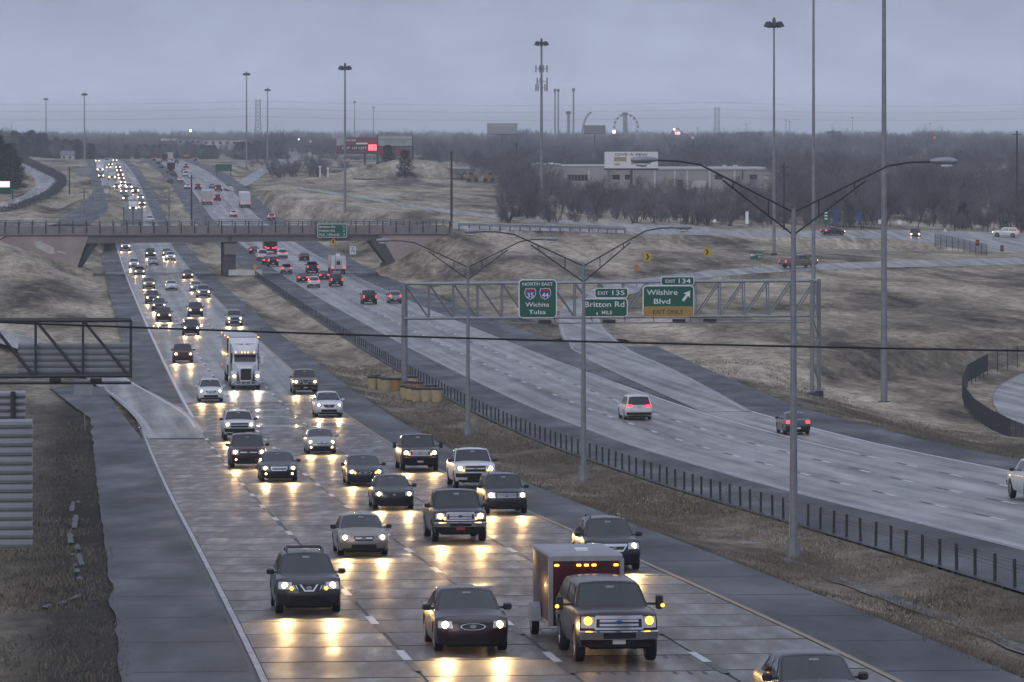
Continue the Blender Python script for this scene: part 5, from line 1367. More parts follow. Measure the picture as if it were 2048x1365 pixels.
# nearer vehicles, one by one: (x, y of the near tyres' ground line, kind, colour, scale, options, label, category)
NEAR_IN = [
 (615, 1227, 'crossover', 'graphite', (1.0, 1, 1.0), ('vee', 'amber', 'rails', 'rack', 'no_plate'), 'graphite crossover with V-shaped chrome grille and roof bars, lone in the outer lane', 'crossover'),
 (940, 1303, 'sedan', 'dark_maroon', (1.04, 1.05, 1.06), ('oval', 'no_plate'), 'dark maroon sedan with chrome-ringed oval grille beside the red trailer', 'car'),
 (1229, 1323, 'big_suv', 'brown', (1, 1, 1), ('chrome_frame', 'chrome_bumper', 'amber_only', 'tow_mirror', 'mirror_lamp', 'blue_emblem'), 'brown full-size SUV with chrome grille towing a red trailer', 'SUV'),
 (1644, 1462, 'sedan', 'dark_grey', (1.03, 1.03, 1.05), (), 'dark car cut off by the bottom of the picture beside the yellow line', 'car'),
 (1222, 1141, 'crossover', 'black', (1.0, 1, 1.0), ('chrome_frame', 'rails', 'no_plate'), 'black crossover half hidden behind the red trailer', 'crossover'),
 (725, 1112, 'sedan', 'champagne', (.98, .98, .98), ('bar', 'no_plate'), 'champagne sedan between the graphite crossover and dark pickup', 'car'),
 (917, 1084, 'pickup', 'dark_blue', (1, 1, 1), ('chrome_frame', 'chrome_bumper', 'amber', 'blue_emblem', 'red_plate'), 'dark pickup with wide chrome grille and red front plate', 'pickup truck'),
 (1010, 1028, 'suv', 'dark_grey', (.93, .95, .93), ('bars', 'rails', 'no_plate'), 'dark grey SUV with thin chrome grille bars beside the dark pickup', 'SUV'),
 (948, 977, 'pickup', 'white', (1, 1, 1), ('bar', 'amber', 'rails', 'no_plate'), 'white pickup with roof rails partly behind the dark SUV', 'pickup truck'),
 (838, 942, 'pickup', 'brown', (1, 1, 1), ('chrome_frame', 'amber', 'tow_mirror'), 'dark brown pickup with tow mirrors beside the grass median', 'pickup truck'),
 (786, 1019, 'sedan', 'black', (.98, .94, 1.0), ('no_plate',), 'black sedan with round bright lamps and plain grille', 'car'),
 (729, 971, 'sedan', 'dark_blue', (1, 1, 1), ('oval', 'amber', 'no_plate'), 'dark blue sedan with amber signals and chrome-edged grille', 'car'),
 (642, 908, 'compact', 'silver', (1, 1, 1), ('bar', 'fog', 'paint_mirror', 'no_plate'), 'silver compact car with four bright lamps', 'car'),
 (557, 963, 'sedan', 'dark_green', (1.04, 1.02, 1.0), ('chrome_frame', 'fog', 'no_plate'), 'dark green-grey sedan with big chrome-framed grille and fog lamps', 'car'),
 (496, 936, 'suv', 'maroon', (1, 1.02, 1), ('bar', 'fog', 'no_plate'), 'maroon SUV with cross-bar grille close behind the dark green sedan', 'SUV'),
 (478, 881, 'big_suv', 'white', (.97, .92, .95), ('bar', 'rails', 'no_plate'), 'white full-size SUV with roof rails behind the maroon SUV', 'SUV'),
 (657, 834, 'crossover', 'white', (1.05, 1.05, 1.02), ('paint_mirror', 'no_plate'), 'white crossover with tall black grille beside the median', 'crossover'),
 (610, 788, 'pickup', 'tan', (1, 1, 1), ('vee', 'paint_mirror'), 'silver and tan pickup beside the white lorry', 'pickup truck'),
 (421, 804, 'crossover', 'white', (1.02, 1, 1.0), ('bars', 'paint_mirror', 'no_plate'), 'white crossover with chrome grille bars at the ramp gore', 'crossover'),
 (366, 726, 'suv', 'red', (.96, .95, .97), (), 'dark red SUV in the outer lane behind the dark truss', 'SUV'),
 (382, 671, 'suv', 'black', (.95, .95, .95), (), 'black SUV with the overhead cable crossing its front', 'SUV'),
 (469, 652, 'suv', 'silver', (.95, .95, 1.0), ('rails', 'fog', 'vee'), 'silver SUV with four bright lamps beside the median', 'SUV'),
 (328, 644, 'suv', 'brown', (.92, .93, .95), (), 'brown SUV in the outer lane just above the cable', 'SUV'),
 (391, 634, 'suv', 'black', (.95, .9, .98), ('black',), 'boxy black SUV in the middle lane below the white sports car', 'SUV'),
]
LANE_IN = [(6.4, 'ramp'), (10.1, 'outer'), (13.75, 'middle'), (17.4, 'median-side')]
tow = None
for i, (x, y, kd, col, sc, op, lb, ct_) in enumerate(NEAR_IN):
    s_, t_ = road_px(x, y, lo=55)
    o = car(kd, col, s_, t_, -1, lb, 2 if y > 760 else 1, True, {'pickup truck': 'pickup_truck', 'SUV': 'suv', 'crossover': 'crossover_car'}.get(ct_, 'car'), op, sc, 'vehicles driving towards the camera', ct_, beam=BEAM if 'amber_only' not in op else 0)
    if 'mirror_lamp' in op: tow = (o, s_, t_)
# ------------------------------------------------------------------ red cargo trailer behind the brown SUV
_, s_t, t_t = tow
tr_ = thing('cargo_trailer', 'dark red enclosed cargo trailer with silver top edge behind the brown SUV', 'trailer')
s_f = s_t + 4.75 + 1.35; TLn, TWd, THt = 4.4, .98, 2.26
frame(tr_, s_f, t_t, -1, .012)
part(tr_, 'box', MB().rloft([(-.02, TWd - .06, .42, THt - .10, .05), (-.10, TWd - .02, .40, THt - .03, .06), (-TLn, TWd - .02, .40, THt - .03, .06)]), MATS['paint_trailer_red'], True)
part(tr_, 'roof', MB().rloft([(0.0, TWd - .04, THt - .16, THt - .03, .06), (-.16, TWd, THt - .12, THt + .04, .08), (-TLn - .02, TWd, THt - .12, THt + .04, .08)]), MATS['galvanised'], True)
for sd in (-1, 1):
    part(tr_, 'corner_trim', MB().box(sd * (TWd - .10), sd * (TWd + .012), -.16, .015, .42, THt - .10) if sd > 0 else MB().box(sd * (TWd + .012), sd * (TWd - .10), -.16, .015, .42, THt - .10), MATS['galvanised'])
    part(tr_, 'side_rail', MB().box(min(sd * (TWd - .02), sd * (TWd + .015)), max(sd * (TWd - .02), sd * (TWd + .015)), -TLn, -.16, .38, .50), MATS['galvanised'])
    f = [(-2.45 + .48 * math.cos(a), .40 + .48 * math.sin(a)) for a in np.linspace(0, math.pi, 9)]
    part(tr_, 'fender', MB().prism(f, 0, min(sd * (TWd + .01), sd * (TWd + .27)), max(sd * (TWd + .01), sd * (TWd + .27))), MATS['galvanised'], True)
    tm, rmm = wheel_meshes(.34, .2); w = link('wheel', tm, tr_, (sd * (TWd + .14), -2.45, .34)); link('rim', rmm, w)
for x in (-.78, -.20, .0, .20, .78):
    part(tr_, 'marker_lamp', MB().rloft([(.0, .06, THt - .30, THt - .24, .02), (.03, .05, THt - .29, THt - .25, .02)]), MATS['amber_on'], loc=(x, .01, 0))
part(tr_, 'roof_vent', MB().rloft([(-1.0, .16, THt + .03, THt + .10, .03), (-1.25, .18, THt + .03, THt + .12, .03), (-1.45, .16, THt + .03, THt + .08, .02)]), MATS['off'] if 'off' in MATS else MATS['sign_white'], True)
part(tr_, 'tow_bar', MB().tube((-.5, 0, .42), (0, 1.3, .42), .05).tube((.5, 0, .42), (0, 1.3, .42), .05), MATS['trim'])

# ------------------------------------------------------------------ white lorry
def lorry(x, y, label):
    s_, t_ = road_px(x, y); o = thing('lorry', label, 'truck', group='vehicles driving towards the camera'); frame(o, s_, t_, -1, .012)
    wht = MATS['paint_white']; ch = MATS['chrome']
    # origin: ground below the front axle, forward +y
    part(o, 'hood', MB().rloft([(1.02, .42, .62, 1.72, .14), (.95, .50, .60, 1.80, .16), (.2, .66, .62, 1.98, .2), (-.95, .86, .62, 2.14, .2)]), wht, True)
    part(o, 'cab', MB().rloft([(-.90, 1.02, .70, 2.12, .15), (-.95, 1.04, .70, 2.2, .16), (-1.35, .98, .70, 2.98, .22), (-2.3, 1.05, .70, 3.2, .22)]), wht, True)
    sl_ = part(o, 'sleeper', MB().rloft([(-2.0, .98, .8, 3.15, .2), (-2.25, 1.12, .8, 3.45, .25), (-2.8, 1.2, .8, 3.9, .25), (-3.3, 1.22, .8, 4.02, .22), (-4.6, 1.22, .8, 4.02, .18)]), wht, True)
    for sd in (-1, 1):
        part(sl_, 'fairing_window', MB().add([(sd * .10, -2.30 + .03, 3.36), (sd * .88, -2.36 + .03, 3.36), (sd * .92, -2.42, 3.60), (sd * .10, -2.36, 3.60)], [(0, 1, 2, 3)]), MATS['glass'])
        fd = MB().rloft([(.98, .22, .72, 1.18, .12), (.75, .26, .66, 1.42, .16), (.2, .28, .66, 1.52, .18), (-.45, .26, .9, 1.46, .16), (-.7, .20, .9, 1.2, .12)]); fd.v = [(v[0] + sd * .94, v[1], v[2]) for v in fd.v]
        fdo = part(o, 'fender', fd, wht, True)
        hl = part(fdo, 'headlight', MB().rloft([(.86, .20, .92, 1.26, .1), (.98, .17, .95, 1.22, .1)]), MATS['lens'], True, loc=(sd * .94, 0, 0))
        part(fdo, 'lamp', MB().tube((sd * .94, .97, 1.09), (sd * .94, 1.02, 1.08), .12, .11, 14), MATS['lamp_on'])
        mr = part(o, 'mirror', MB().rloft([(-1.0, .12, 1.95, 2.62, .05), (-1.1, .13, 1.93, 2.64, .05), (-1.2, .10, 1.97, 2.6, .04)]), wht, True, loc=(sd * 1.38, 0, 0))
        part(mr, 'mirror_arm', MB().tube((-sd * .42, -1.15, 2.1), (0, -1.1, 2.1), .03).tube((-sd * .42, -1.15, 2.5), (0, -1.1, 2.5), .03), MATS['trim'])
        part(o, 'side_window', MB().add([(sd * 1.055, -1.3, 2.1), (sd * 1.06, -2.0, 2.1), (sd * 1.055, -2.0, 2.85), (sd * 1.03, -1.42, 2.85)], [(0, 1, 2, 3)]), MATS['glass'])
        part(o, 'fuel_tank', MB().tube((sd * .98, -1.5, .72), (sd * .98, -3.4, .72), .32, .32, 14), ch, True)
        part(o, 'exhaust_stack', MB().tube((sd * 1.12, -1.95, .9), (sd * 1.12, -1.95, 3.6), .07, .07, 10), ch, True)
        part(o, 'step', MB().box(min(sd * .7, sd * 1.2), max(sd * .7, sd * 1.2), -2.0, -.9, .42, .52), MATS['trim'])
    ws_ = MB().add([(-.86, -.93, 2.20), (.86, -.93, 2.20), (.90, -1.25, 2.80), (-.90, -1.25, 2.80)], [(0, 1, 2, 3)]); ws_.v = [(a, b + .055, c) for a, b, c in ws_.v]
    part(o, 'windshield', ws_, MATS['glass'])
    vs = part(o, 'sun_visor', MB().prism([(-1.12, 2.80), (-.92, 2.74), (-.90, 2.86), (-1.2, 2.98)], 0, -.95, .95), ch)
    for x_ in (-.75, -.25, 0, .25, .75): part(vs, 'marker_lamp', MB().tube((x_, -1.05, 2.96), (x_, -.98, 2.96), .04, .04, 8), MATS['amber_on'])
    gr_ = part(o, 'grille', MB().rloft([(1.0, .43, .76, 1.70, .10), (1.055, .40, .80, 1.66, .10)]), MATS['trim'], True)
    for k in range(13): part(gr_, 'grille_bar', MB().box(-.38 + k * .0633 - .008, -.38 + k * .0633 + .008, 1.05, 1.07, .84, 1.62), MATS['dark_steel'])
    fr_ = MB()
    for a, b in (((-.43, .78), (-.43, 1.66)), ((.43, .78), (.43, 1.66)), ((-.4, 1.70), (.4, 1.70))): fr_.tube((a[0], 1.04, a[1]), (b[0], 1.04, b[1]), .03)
    part(gr_, 'grille_frame', fr_, ch)
    bm = part(o, 'bumper', MB().rloft([(.78, 1.18, .34, .70, .1), (1.02, 1.14, .34, .70, .1), (1.12, 1.0, .36, .68, .1)]), ch, True)
    for x_ in (-.62, -.18, .18, .62): part(bm, 'bumper_slot', MB().box(x_ - .14, x_ + .14, 1.11, 1.13, .50, .60), MATS['trim'])
    part(o, 'chassis', MB().box(-.5, .5, -7.0, .6, .45, .75), MATS['underbody'])
    tm, rmm = wheel_meshes(.51, .29)
    for y_ in (0, -5.2, -6.5):
        for sd in (-1, 1):
            w = link('wheel', tm, o, (sd * (1.02 if y_ == 0 else .98), y_, .51)); link('rim', rmm, w)
    for sd in (-1, 1):
        l_ = bpy.data.lights.new('headlight_beam', 'SPOT')
        l_.energy = BEAM; l_.color = (1, .85, .62); l_.spot_size = math.radians(70); l_.spot_blend = .8; l_.shadow_soft_size = .1
        b = bpy.data.objects.new('headlight_beam', l_); COL.objects.link(b); b.parent = o; b.location = (sd * .94, 1.1, 1.09); b.rotation_euler = (math.radians(84), 0, 0)
    tl_ = thing('box_trailer', 'long silver-white box trailer coupled behind the white lorry', 'trailer'); frame(tl_, s_ + 5.2, t_, -1, .012)
    part(tl_, 'box', MB().rloft([(0, 1.29, 1.15, 4.08, .05), (-14.0, 1.29, 1.15, 4.08, .05)]), paint('trailer_grey', (.40, .41, .43), .4, .3), True)
    for sd in (-1, 1):
        part(tl_, 'front_corner', MB().box(min(sd * 1.18, sd * 1.31), max(sd * 1.18, sd * 1.31), -.12, .02, 1.12, 4.1), MATS['trim'])
        part(tl_, 'marker_lamp', MB().box(sd * 1.25 - .06, sd * 1.25 + .06, .02, .06, 4.0, 4.08), MATS['amber_on'])
        for y_ in (-6, -13.5): part(tl_, 'marker_lamp', MB().box(min(sd * 1.29, sd * 1.33), max(sd * 1.29, sd * 1.33), y_ - .07, y_ + .07, 3.95, 4.06), MATS['amber_on'])
        part(tl_, 'marker_lamp', MB().box(min(sd * 1.29, sd * 1.33), max(sd * 1.29, sd * 1.33), -13.6, -13.4, 1.25, 1.4), MATS['tail_on'])
        part(tl_, 'bottom_rail', MB().box(min(sd * 1.2, sd * 1.315), max(sd * 1.2, sd * 1.315), -14, 0, 1.0, 1.16), MATS['galvanised'])
        for k in range(6): part(tl_, 'side_stripe', MB().add([(sd * 1.297, -3 - k * .5, 2.3), (sd * 1.297, -3.22 - k * .5, 2.3), (sd * 1.297, -2.72 - k * .5, 3.1), (sd * 1.297, -2.5 - k * .5, 3.1)], [(0, 1, 2, 3)]), MATS['side_stripe'])
        for y_ in (-11.3, -12.5):
            w = link('wheel', tm, tl_, (sd * .98, y_, .51)); link('rim', rmm, w)
    part(tl_, 'bogie', MB().box(-.5, .5, -13.2, -10.2, .5, 1.1), MATS['underbody']); part(tl_, 'coupling', MB().box(-.45, .45, -2.5, -.4, .75, 1.15), MATS['underbody'])
mat('side_stripe', (.45, .14, .10), .5)
lorry(491, 779, 'white long-nosed lorry with tall sleeper cab in the middle lane')

# ------------------------------------------------------------------ boxy vehicles
def boxy(x, y, dirn, name, label, cat, W, H, L, col, lit=True, lod_y=None, cabin=True, gap=.9, extra=None):
    s_, t_ = road_px(x, y); o = thing(name, label, cat, group='large vehicles in the traffic'); frame(o, s_, t_, dirn, .012)
    # origin at the face nearer the camera; y runs away from it (rear end when dirn>0, front end when dirn<0)
    k = 1 if dirn > 0 else -1
    def Yv(v): return v * k
    def loft(sts): return MB().rloft([(Yv(a), *r) for a, *r in sts])
    if dirn > 0:
        part(o, 'box', loft([(-.9, W / 2, gap, H, .12), (L - .9, W / 2, gap, H, .12)]), MATS[col], True)
        part(o, 'cab', loft([(L - .7, W * .42, .6, 2.5, .15), (L + 1.2, W * .42, .6, 2.4, .2)]), MATS[col], True)
        part(o, 'bumper', MB().box(-W * .45, W * .45, -1.0, -.85, .55, .8), MATS['trim'])
        for sd in (-1, 1):
            part(o, 'tail_light', MB().box(sd * W * .40 - .14, sd * W * .40 + .14, -.96, -.91, gap + .08, gap + .32), MATS['tail_on'] if lit else MATS['tail_off'])
            tm, rmm = wheel_meshes(.46, .3)
            for y_ in (.2, L - .3): link('wheel', tm, o, (sd * (W / 2 - .2), Yv(y_), .46))
    else:
        part(o, 'cab', loft([(-.75, W * .42, .5, 1.6, .15), (-.55, W * .44, .5, 2.0, .2), (0.2, W * .44, .5, 2.6, .2), (1.2, W * .44, .5, 2.6, .2)]), MATS[col], True)
        part(o, 'box', loft([(1.3, W / 2, .8, H, .08), (L, W / 2, .8, H, .08)]), MATS[col], True)
        part(o, 'windshield', MB().add([(-W * .38, Yv(-.56) + .03, 1.85), (W * .38, Yv(-.56) + .03, 1.85), (W * .36, Yv(.12) + .05, 2.5), (-W * .36, Yv(.12) + .05, 2.5)], [(0, 1, 2, 3)]), MATS['glass'])
        part(o, 'grille', MB().box(-.45, .45, .74, .80, .8, 1.3), MATS['trim'])
        for sd in (-1, 1):
            part(o, 'headlight', MB().tube((sd * W * .33, .72, 1.0), (sd * W * .33, .80, 1.0), .13, .12, 10), MATS['lamp_far'] if lit else MATS['lens'])
            tm, rmm = wheel_meshes(.46, .3)
            for y_ in (.0, L - 1.2): link('wheel', tm, o, (sd * (W / 2 - .2), Yv(y_), .46))
    if extra: extra(o, W, H, L)
    return o
def rv_x(o, W, H, L):
    part(o, 'roof_unit', MB().rloft([(.2, .35, H - .05, H + .35, .1), (1.2, .38, H - .05, H + .35, .1)]), MATS['sign_white'], True)
    part(o, 'rear_window', MB().box(-.26, .26, -.95, -.90, 1.55, 2.15), MATS['glass'])
    part(o, 'rear_panel', MB().box(-.62, .62, -.93, -.895, 1.0, 2.5), MATS['paint_off_white'])
def red_lamps(o, W, H, L):
    for x_ in (-.7, -.4, .4, .7): part(o, 'brake_lamp', MB().box(x_ - .13, x_ + .13, -1.02, -.90, 1.0, 1.2), MATS['tail_on'])
boxy(676, 549, 1, 'motorhome', 'white motorhome with roof unit just before the overpass', 'motorhome', 2.5, 3.0, 7.5, 'paint_white', extra=rv_x)
boxy(541, 508, 1, 'dump_truck', 'dark dump truck with bright red tail lamps below the overpass', 'truck', 2.5, 2.6, 7, 'paint_dark_maroon', gap=1.1, extra=red_lamps)
boxy(491, 416, 1, 'box_truck', 'white box truck departing just beyond the overpass', 'truck', 2.6, 3.9, 13, 'paint_white')
boxy(415, 410, 1, 'car_carrier', 'white-backed tall truck departing beyond the overpass with dark base', 'truck', 2.6, 3.7, 12, 'paint_off_white')
boxy(342, 347, 1, 'box_truck', 'dark tall truck in the far departing lanes', 'truck', 2.6, 3.6, 12, 'paint_black')
boxy(329, 325, 1, 'coach', 'dark coach with red tail lamps near the far crest', 'bus', 2.6, 3.4, 12, 'paint_dark_maroon')
boxy(340, 322, 1, 'box_truck', 'pale box truck beside the dark coach near the far crest', 'truck', 2.6, 3.4, 12, 'paint_off_white')
boxy(200, 345, -1, 'box_truck', 'white box truck high in the far oncoming outer lane', 'truck', 2.5, 3.7, 9, 'paint_white')
boxy(224, 361, -1, 'box_truck', 'pale truck in the far oncoming middle lane', 'truck', 2.5, 3.5, 9, 'paint_off_white')
boxy(266, 424, -1, 'box_truck', 'white truck cab peering over the blank sign beyond the overpass', 'truck', 2.5, 3.4, 9, 'paint_white')

# ------------------------------------------------------------------ the rest of the oncoming stream: x, y, kind, colour, lit
IN2 = [(318, 623, 'crossover', 'dark_grey', 1), (305, 608, 'suv', 'grey', 1), (407, 596, 'suv', 'silver', 1), (392, 583, 'sedan', 'silver', 1), (343, 581, 'compact', 'white', 0), (298, 578, 'crossover', 'champagne', 1),
 (376, 558, 'sedan', 'maroon', 1), (279, 551, 'sedan', 'silver', 1), (268, 537, 'crossover', 'white', 1), (307, 531, 'compact', 'silver', 0), (341, 522, 'crossover', 'white', 1), (334, 513, 'sedan', 'grey', 1), (301, 516, 'suv', 'black', 1), (251, 502, 'pickup', 'white', 1),
 (234, 441, 'pickup', 'dark_grey', 1), (232, 429, 'crossover', 'silver', 1), (300, 446, 'crossover', 'white', 0), (252, 403, 'suv', 'black', 1), (284, 412, 'crossover', 'grey', 1), (281, 400, 'sedan', 'silver', 1), (271, 388, 'pickup', 'dark_blue', 1), (247, 388, 'crossover', 'silver', 1),
 (216, 386, 'suv', 'black', 1), (225, 401, 'sedan', 'dark_blue', 1), (233, 378, 'sedan', 'grey', 1), (246, 377, 'crossover', 'white', 1), (258, 380, 'van', 'white', 1), (246, 369, 'sedan', 'silver', 1), (243, 362, 'crossover', 'grey', 1), (202, 357, 'suv', 'black', 1),
 (217, 339, 'sedan', 'silver', 1), (238, 346, 'crossover', 'grey', 1), (241, 355, 'suv', 'black', 1), (195, 325, 'sedan', 'grey', 1), (230, 325, 'crossover', 'silver', 1), (214, 327, 'van', 'white', 0), (221, 333, 'sedan', 'black', 1), (236, 338, 'sedan', 'grey', 1)]
OUT = [(1275, 840, 'minivan', 'white', 1), (1592, 869, 'compact', 'grey', 1), (2094, 1003, 'big_suv', 'white', 1), (739, 609, 'pickup', 'black', 1), (790, 607, 'crossover', 'silver', 1), (628, 576, 'crossover', 'white', 1), (673, 573, 'pickup', 'black', 1), (606, 565, 'sedan', 'dark_grey', 1), (648, 560, 'sedan', 'red', 1),
 (625, 546, 'pickup', 'black', 1), (573, 548, 'crossover', 'silver', 1), (546, 533, 'suv', 'dark_grey', 1), (535, 529, 'sedan', 'black', 1), (609, 522, 'sedan', 'black', 0), (565, 517, 'minivan', 'white', 1), (524, 521, 'van', 'white', 0), (508, 508, 'sedan', 'dark_grey', 1),
 (467, 434, 'crossover', 'white', 1), (543, 441, 'suv', 'silver', 1), (435, 402, 'suv', 'black', 1), (375, 378, 'sedan', 'white', 1), (396, 380, 'suv', 'black', 1), (437, 383, 'pickup', 'black', 1), (424, 377, 'sedan', 'silver', 0), (361, 364, 'sedan', 'white', 1), (340, 366, 'sedan', 'black', 0), (371, 354, 'van', 'white', 0), (348, 353, 'sedan', 'black', 0),
 (368, 347, 'sedan', 'dark_grey', 0), (372, 337, 'crossover', 'grey', 1), (322, 337, 'sedan', 'grey', 0), (317, 329, 'sedan', 'dark_grey', 0), (353, 328, 'suv', 'grey', 0), (308, 323, 'suv', 'red', 1), (391, 323, 'crossover', 'maroon', 1)]
CATN = dict(sedan='car', compact='car', crossover='crossover', suv='SUV', pickup='pickup truck', minivan='minivan', van='van', big_suv='SUV')
NM = dict(sedan='car', compact='car', crossover='crossover_car', suv='suv', pickup='pickup_truck', minivan='minivan', van='van', big_suv='suv')
CN = dict(dark_grey='dark grey', dark_blue='dark blue', dark_maroon='dark maroon', off_white='off-white')
ORD = ['first', 'second', 'third', 'fourth', 'fifth', 'sixth', 'seventh', 'eighth', 'ninth', 'tenth', 'eleventh', 'twelfth', 'thirteenth', 'fourteenth', 'fifteenth', 'sixteenth']
def lane_of(t, ins):
    if ins: return 'outer' if t < 11.9 else 'middle' if t < 15.6 else 'median-side'
    return 'median-side' if t < 37.6 else 'middle' if t < 41.2 else 'outer'
HANDOUT = {0: 'white minivan with dark rear window departing towards the green signs', 1: 'grey compact car behind the tallest lighting column', 2: 'white SUV cut off by the picture edge in the exit lane', 3: 'black pickup departing just before the gantry column', 4: 'silver crossover partly hidden by the gantry column',
           5: 'white crossover departing below the motorhome and dark pickup', 6: 'black pickup directly below the white motorhome'}
for ins, LST in ((True, IN2), (False, OUT)):
    rows = []
    for i, (x, y, kd, col, lit) in enumerate(LST):
        s_, t_ = road_px(x, y); rows.append([i, s_, t_, kd, col, lit, lane_of(t_, ins), 'before' if s_ < S_BR else 'beyond'])
    cnt = {}
    for r in sorted(rows, key=lambda r: r[1]):
        i, s_, t_, kd, col, lit, ln, rg = r
        k = (ln, rg, CN.get(col, col), CATN[kd]); cnt[k] = cnt.get(k, 0) + 1; r.append(cnt[k])
    for i, s_, t_, kd, col, lit, ln, rg, n in rows:
        k = (ln, rg, CN.get(col, col), CATN[kd]); tot = cnt[k]
        lb = '%s %s%s in the %s %s lane %s the overpass' % (CN.get(col, col), CATN[kd], '' if lit else ' without lights', ln, 'oncoming' if ins else 'departing', rg)
        if tot > 1: lb = '%s %s' % (ORD[n - 1], lb)
        if not ins and i in HANDOUT: lb = HANDOUT[i]
        yd = LST[i][1]
        car(kd, col, s_, t_, -1 if ins else 1, lb, 2 if yd > 700 else 1 if yd > 455 else 0, bool(lit), NM[kd], ('paint_mirror',) if i % 3 == 0 else (), (.97, .97, .98), 'vehicles driving towards the camera' if ins else 'vehicles driving away from the camera', CATN[kd], beam=BEAM * .8 if (ins and yd > 455) else (BEAM * .5 if ins and i % 2 == 0 else 0))

# ------------------------------------------------------------------ vehicles on the side roads
def at_road(key, x, dirn_x, kind, col, label, name, cat, off=0.0, lit=True, op=()):
    rows = SIDE[key]
    best = min(range(len(rows) - 1), key=lambda i: abs(CX + FP * ((rows[i][0] + rows[i][1]) / 2).x / ((rows[i][0] + rows[i][1]) / 2).y - x))
    a, b = rows[best]; c, d = rows[best + 1]
    p = a.lerp(b, .5 + off); fwd = (c.lerp(d, .5 + off) - p).normalized() * dirn_x; up0 = (b - a).cross(c - a).normalized()
    if up0.z < 0: up0 = -up0
    right = fwd.cross(up0).normalized(); up = right.cross(fwd)
    m = Matrix((right, fwd, up)).transposed().to_4x4(); m.translation = p + up * .02
    return car(kind, col, 0, 0, 1, label, 1, lit, name, op, (1, 1, 1), None, cat, place=m)
at_road('exit', 1557, 1, 'pickup', 'tan', 'tan pickup climbing the exit ramp beside the small green sign', 'pickup_truck', 'pickup truck')
at_road('cross', 1990, -1, 'suv', 'white', 'white SUV turning at the junction near the woods edge', 'suv', 'SUV', -.25)
at_road('cross', 1670, 1, 'sedan', 'dark_grey', 'small car with red tail lamps behind the lamp column on the side road', 'car', 'car', .1)
pv = PW(1831, 477, 810); m = Matrix.Rotation(math.pi - .12, 4, 'Z'); m.translation = Vector((pv.x, pv.y, ZC - (477 - YH) * 810 / FP))
car('van', 'dark_grey', 0, 0, 1, 'dark van with headlamps on coming along the side road', 0, True, 'van', (), (.95, .95, .9), None, 'van', place=m)
pv = PW(1595, 388, 1150); m = Matrix.Rotation(-1.3, 4, 'Z'); m.translation = pv
o = thing('tank_lorry', 'white truck showing above the bare trees by the woods', 'truck', pv, -1.3)
part(o, 'body', MB().rloft([(-3, 1.2, .9, 3.0, .3), (1.2, 1.2, .9, 3.1, .3)]), MATS['paint_white'], True); part(o, 'cab', MB().rloft([(1.5, 1.1, .7, 2.7, .2), (2.6, 1.1, .7, 2.6, .25), (2.9, 1.0, .7, 1.8, .25)]), MATS['paint_white'], True)
for sd in (-1, 1):
    for y_ in (-2, 2): link('wheel', wheel_meshes(.46, .3)[0], o, (sd, y_, .46))
# ------------------------------------------------------------------ vegetation
def bare_tree(seed, H=10.0, spread=.42, twigs=1500):
    r = random.Random(seed); trunk = MB(); crown = MB()
    def seg(mb, a, b, r0, r1, n): mb.tube(a, b, r0, r1, n)
    def tri(a, d, L, w):
        b = a + d * L; sdv = d.orthogonal().normalized(); 
        q = Matrix.Rotation(r.uniform(0, 6.28), 3, d) @ sdv
        crown.add([a + q * w, a - q * w, b], [(0, 1, 2)])
        return b
    tips = []
    def grow(p, d, L, rad, lvl, mb):
        n = 3; cur = p; dirn = d
        for i in range(n):
            dirn = (dirn + Vector((r.uniform(-.2, .2), r.uniform(-.2, .2), r.uniform(-.05, .18)))).normalized()
            nx = cur + dirn * (L / n); r1 = rad * (1 - .28 * (i + 1) / n * 1.3)
            seg(mb, cur, nx, rad * (1 - .28 * i / n * 1.3), max(.012, r1), 5 if lvl == 0 else 3); 
            if lvl < 3 and (i > 0 or lvl > 0):
                for _ in range(2 if lvl == 0 else 2):
                    a = r.uniform(0, 6.28); tilt = r.uniform(.45, 1.05); o_ = dirn.orthogonal().normalized(); sdv = Matrix.Rotation(a, 3, dirn) @ o_
                    nd_ = (dirn * math.cos(tilt) + sdv * math.sin(tilt)).normalized()
                    grow(nx if i == n - 1 else cur.lerp(nx, r.random()), nd_, L * r.uniform(.50, .72), rad * .42, lvl + 1, crown)
            cur = nx
            if lvl >= 2: tips.append((cur, dirn))
        tips.append((cur, dirn))
    grow(Vector((0, 0, -.3)), Vector((r.uniform(-.08, .08), r.uniform(-.08, .08), 1)).normalized(), H * .48, H * .016, 0, trunk)
    k = max(1, int(twigs / max(1, len(tips))))
    for p, d in tips:
        for _ in range(k):
            dd = (d + Vector((r.gauss(0, .55), r.gauss(0, .55), r.gauss(.25, .45)))).normalized()
            tri(p, dd, H * r.uniform(.05, .13), .018)
    zs = max(v[2] for v in crown.v); f = H / zs
    for mb in (trunk, crown): mb.v = [(v[0] * f * 1.0, v[1] * f * 1.0, v[2] * f) for v in mb.v]
    return trunk.mesh('trunk', MATS['bark']), crown.mesh('crown', MATS['twig'])
BT = [bare_tree(s_, 10.0) for s_ in (3, 8, 15, 21, 34)]
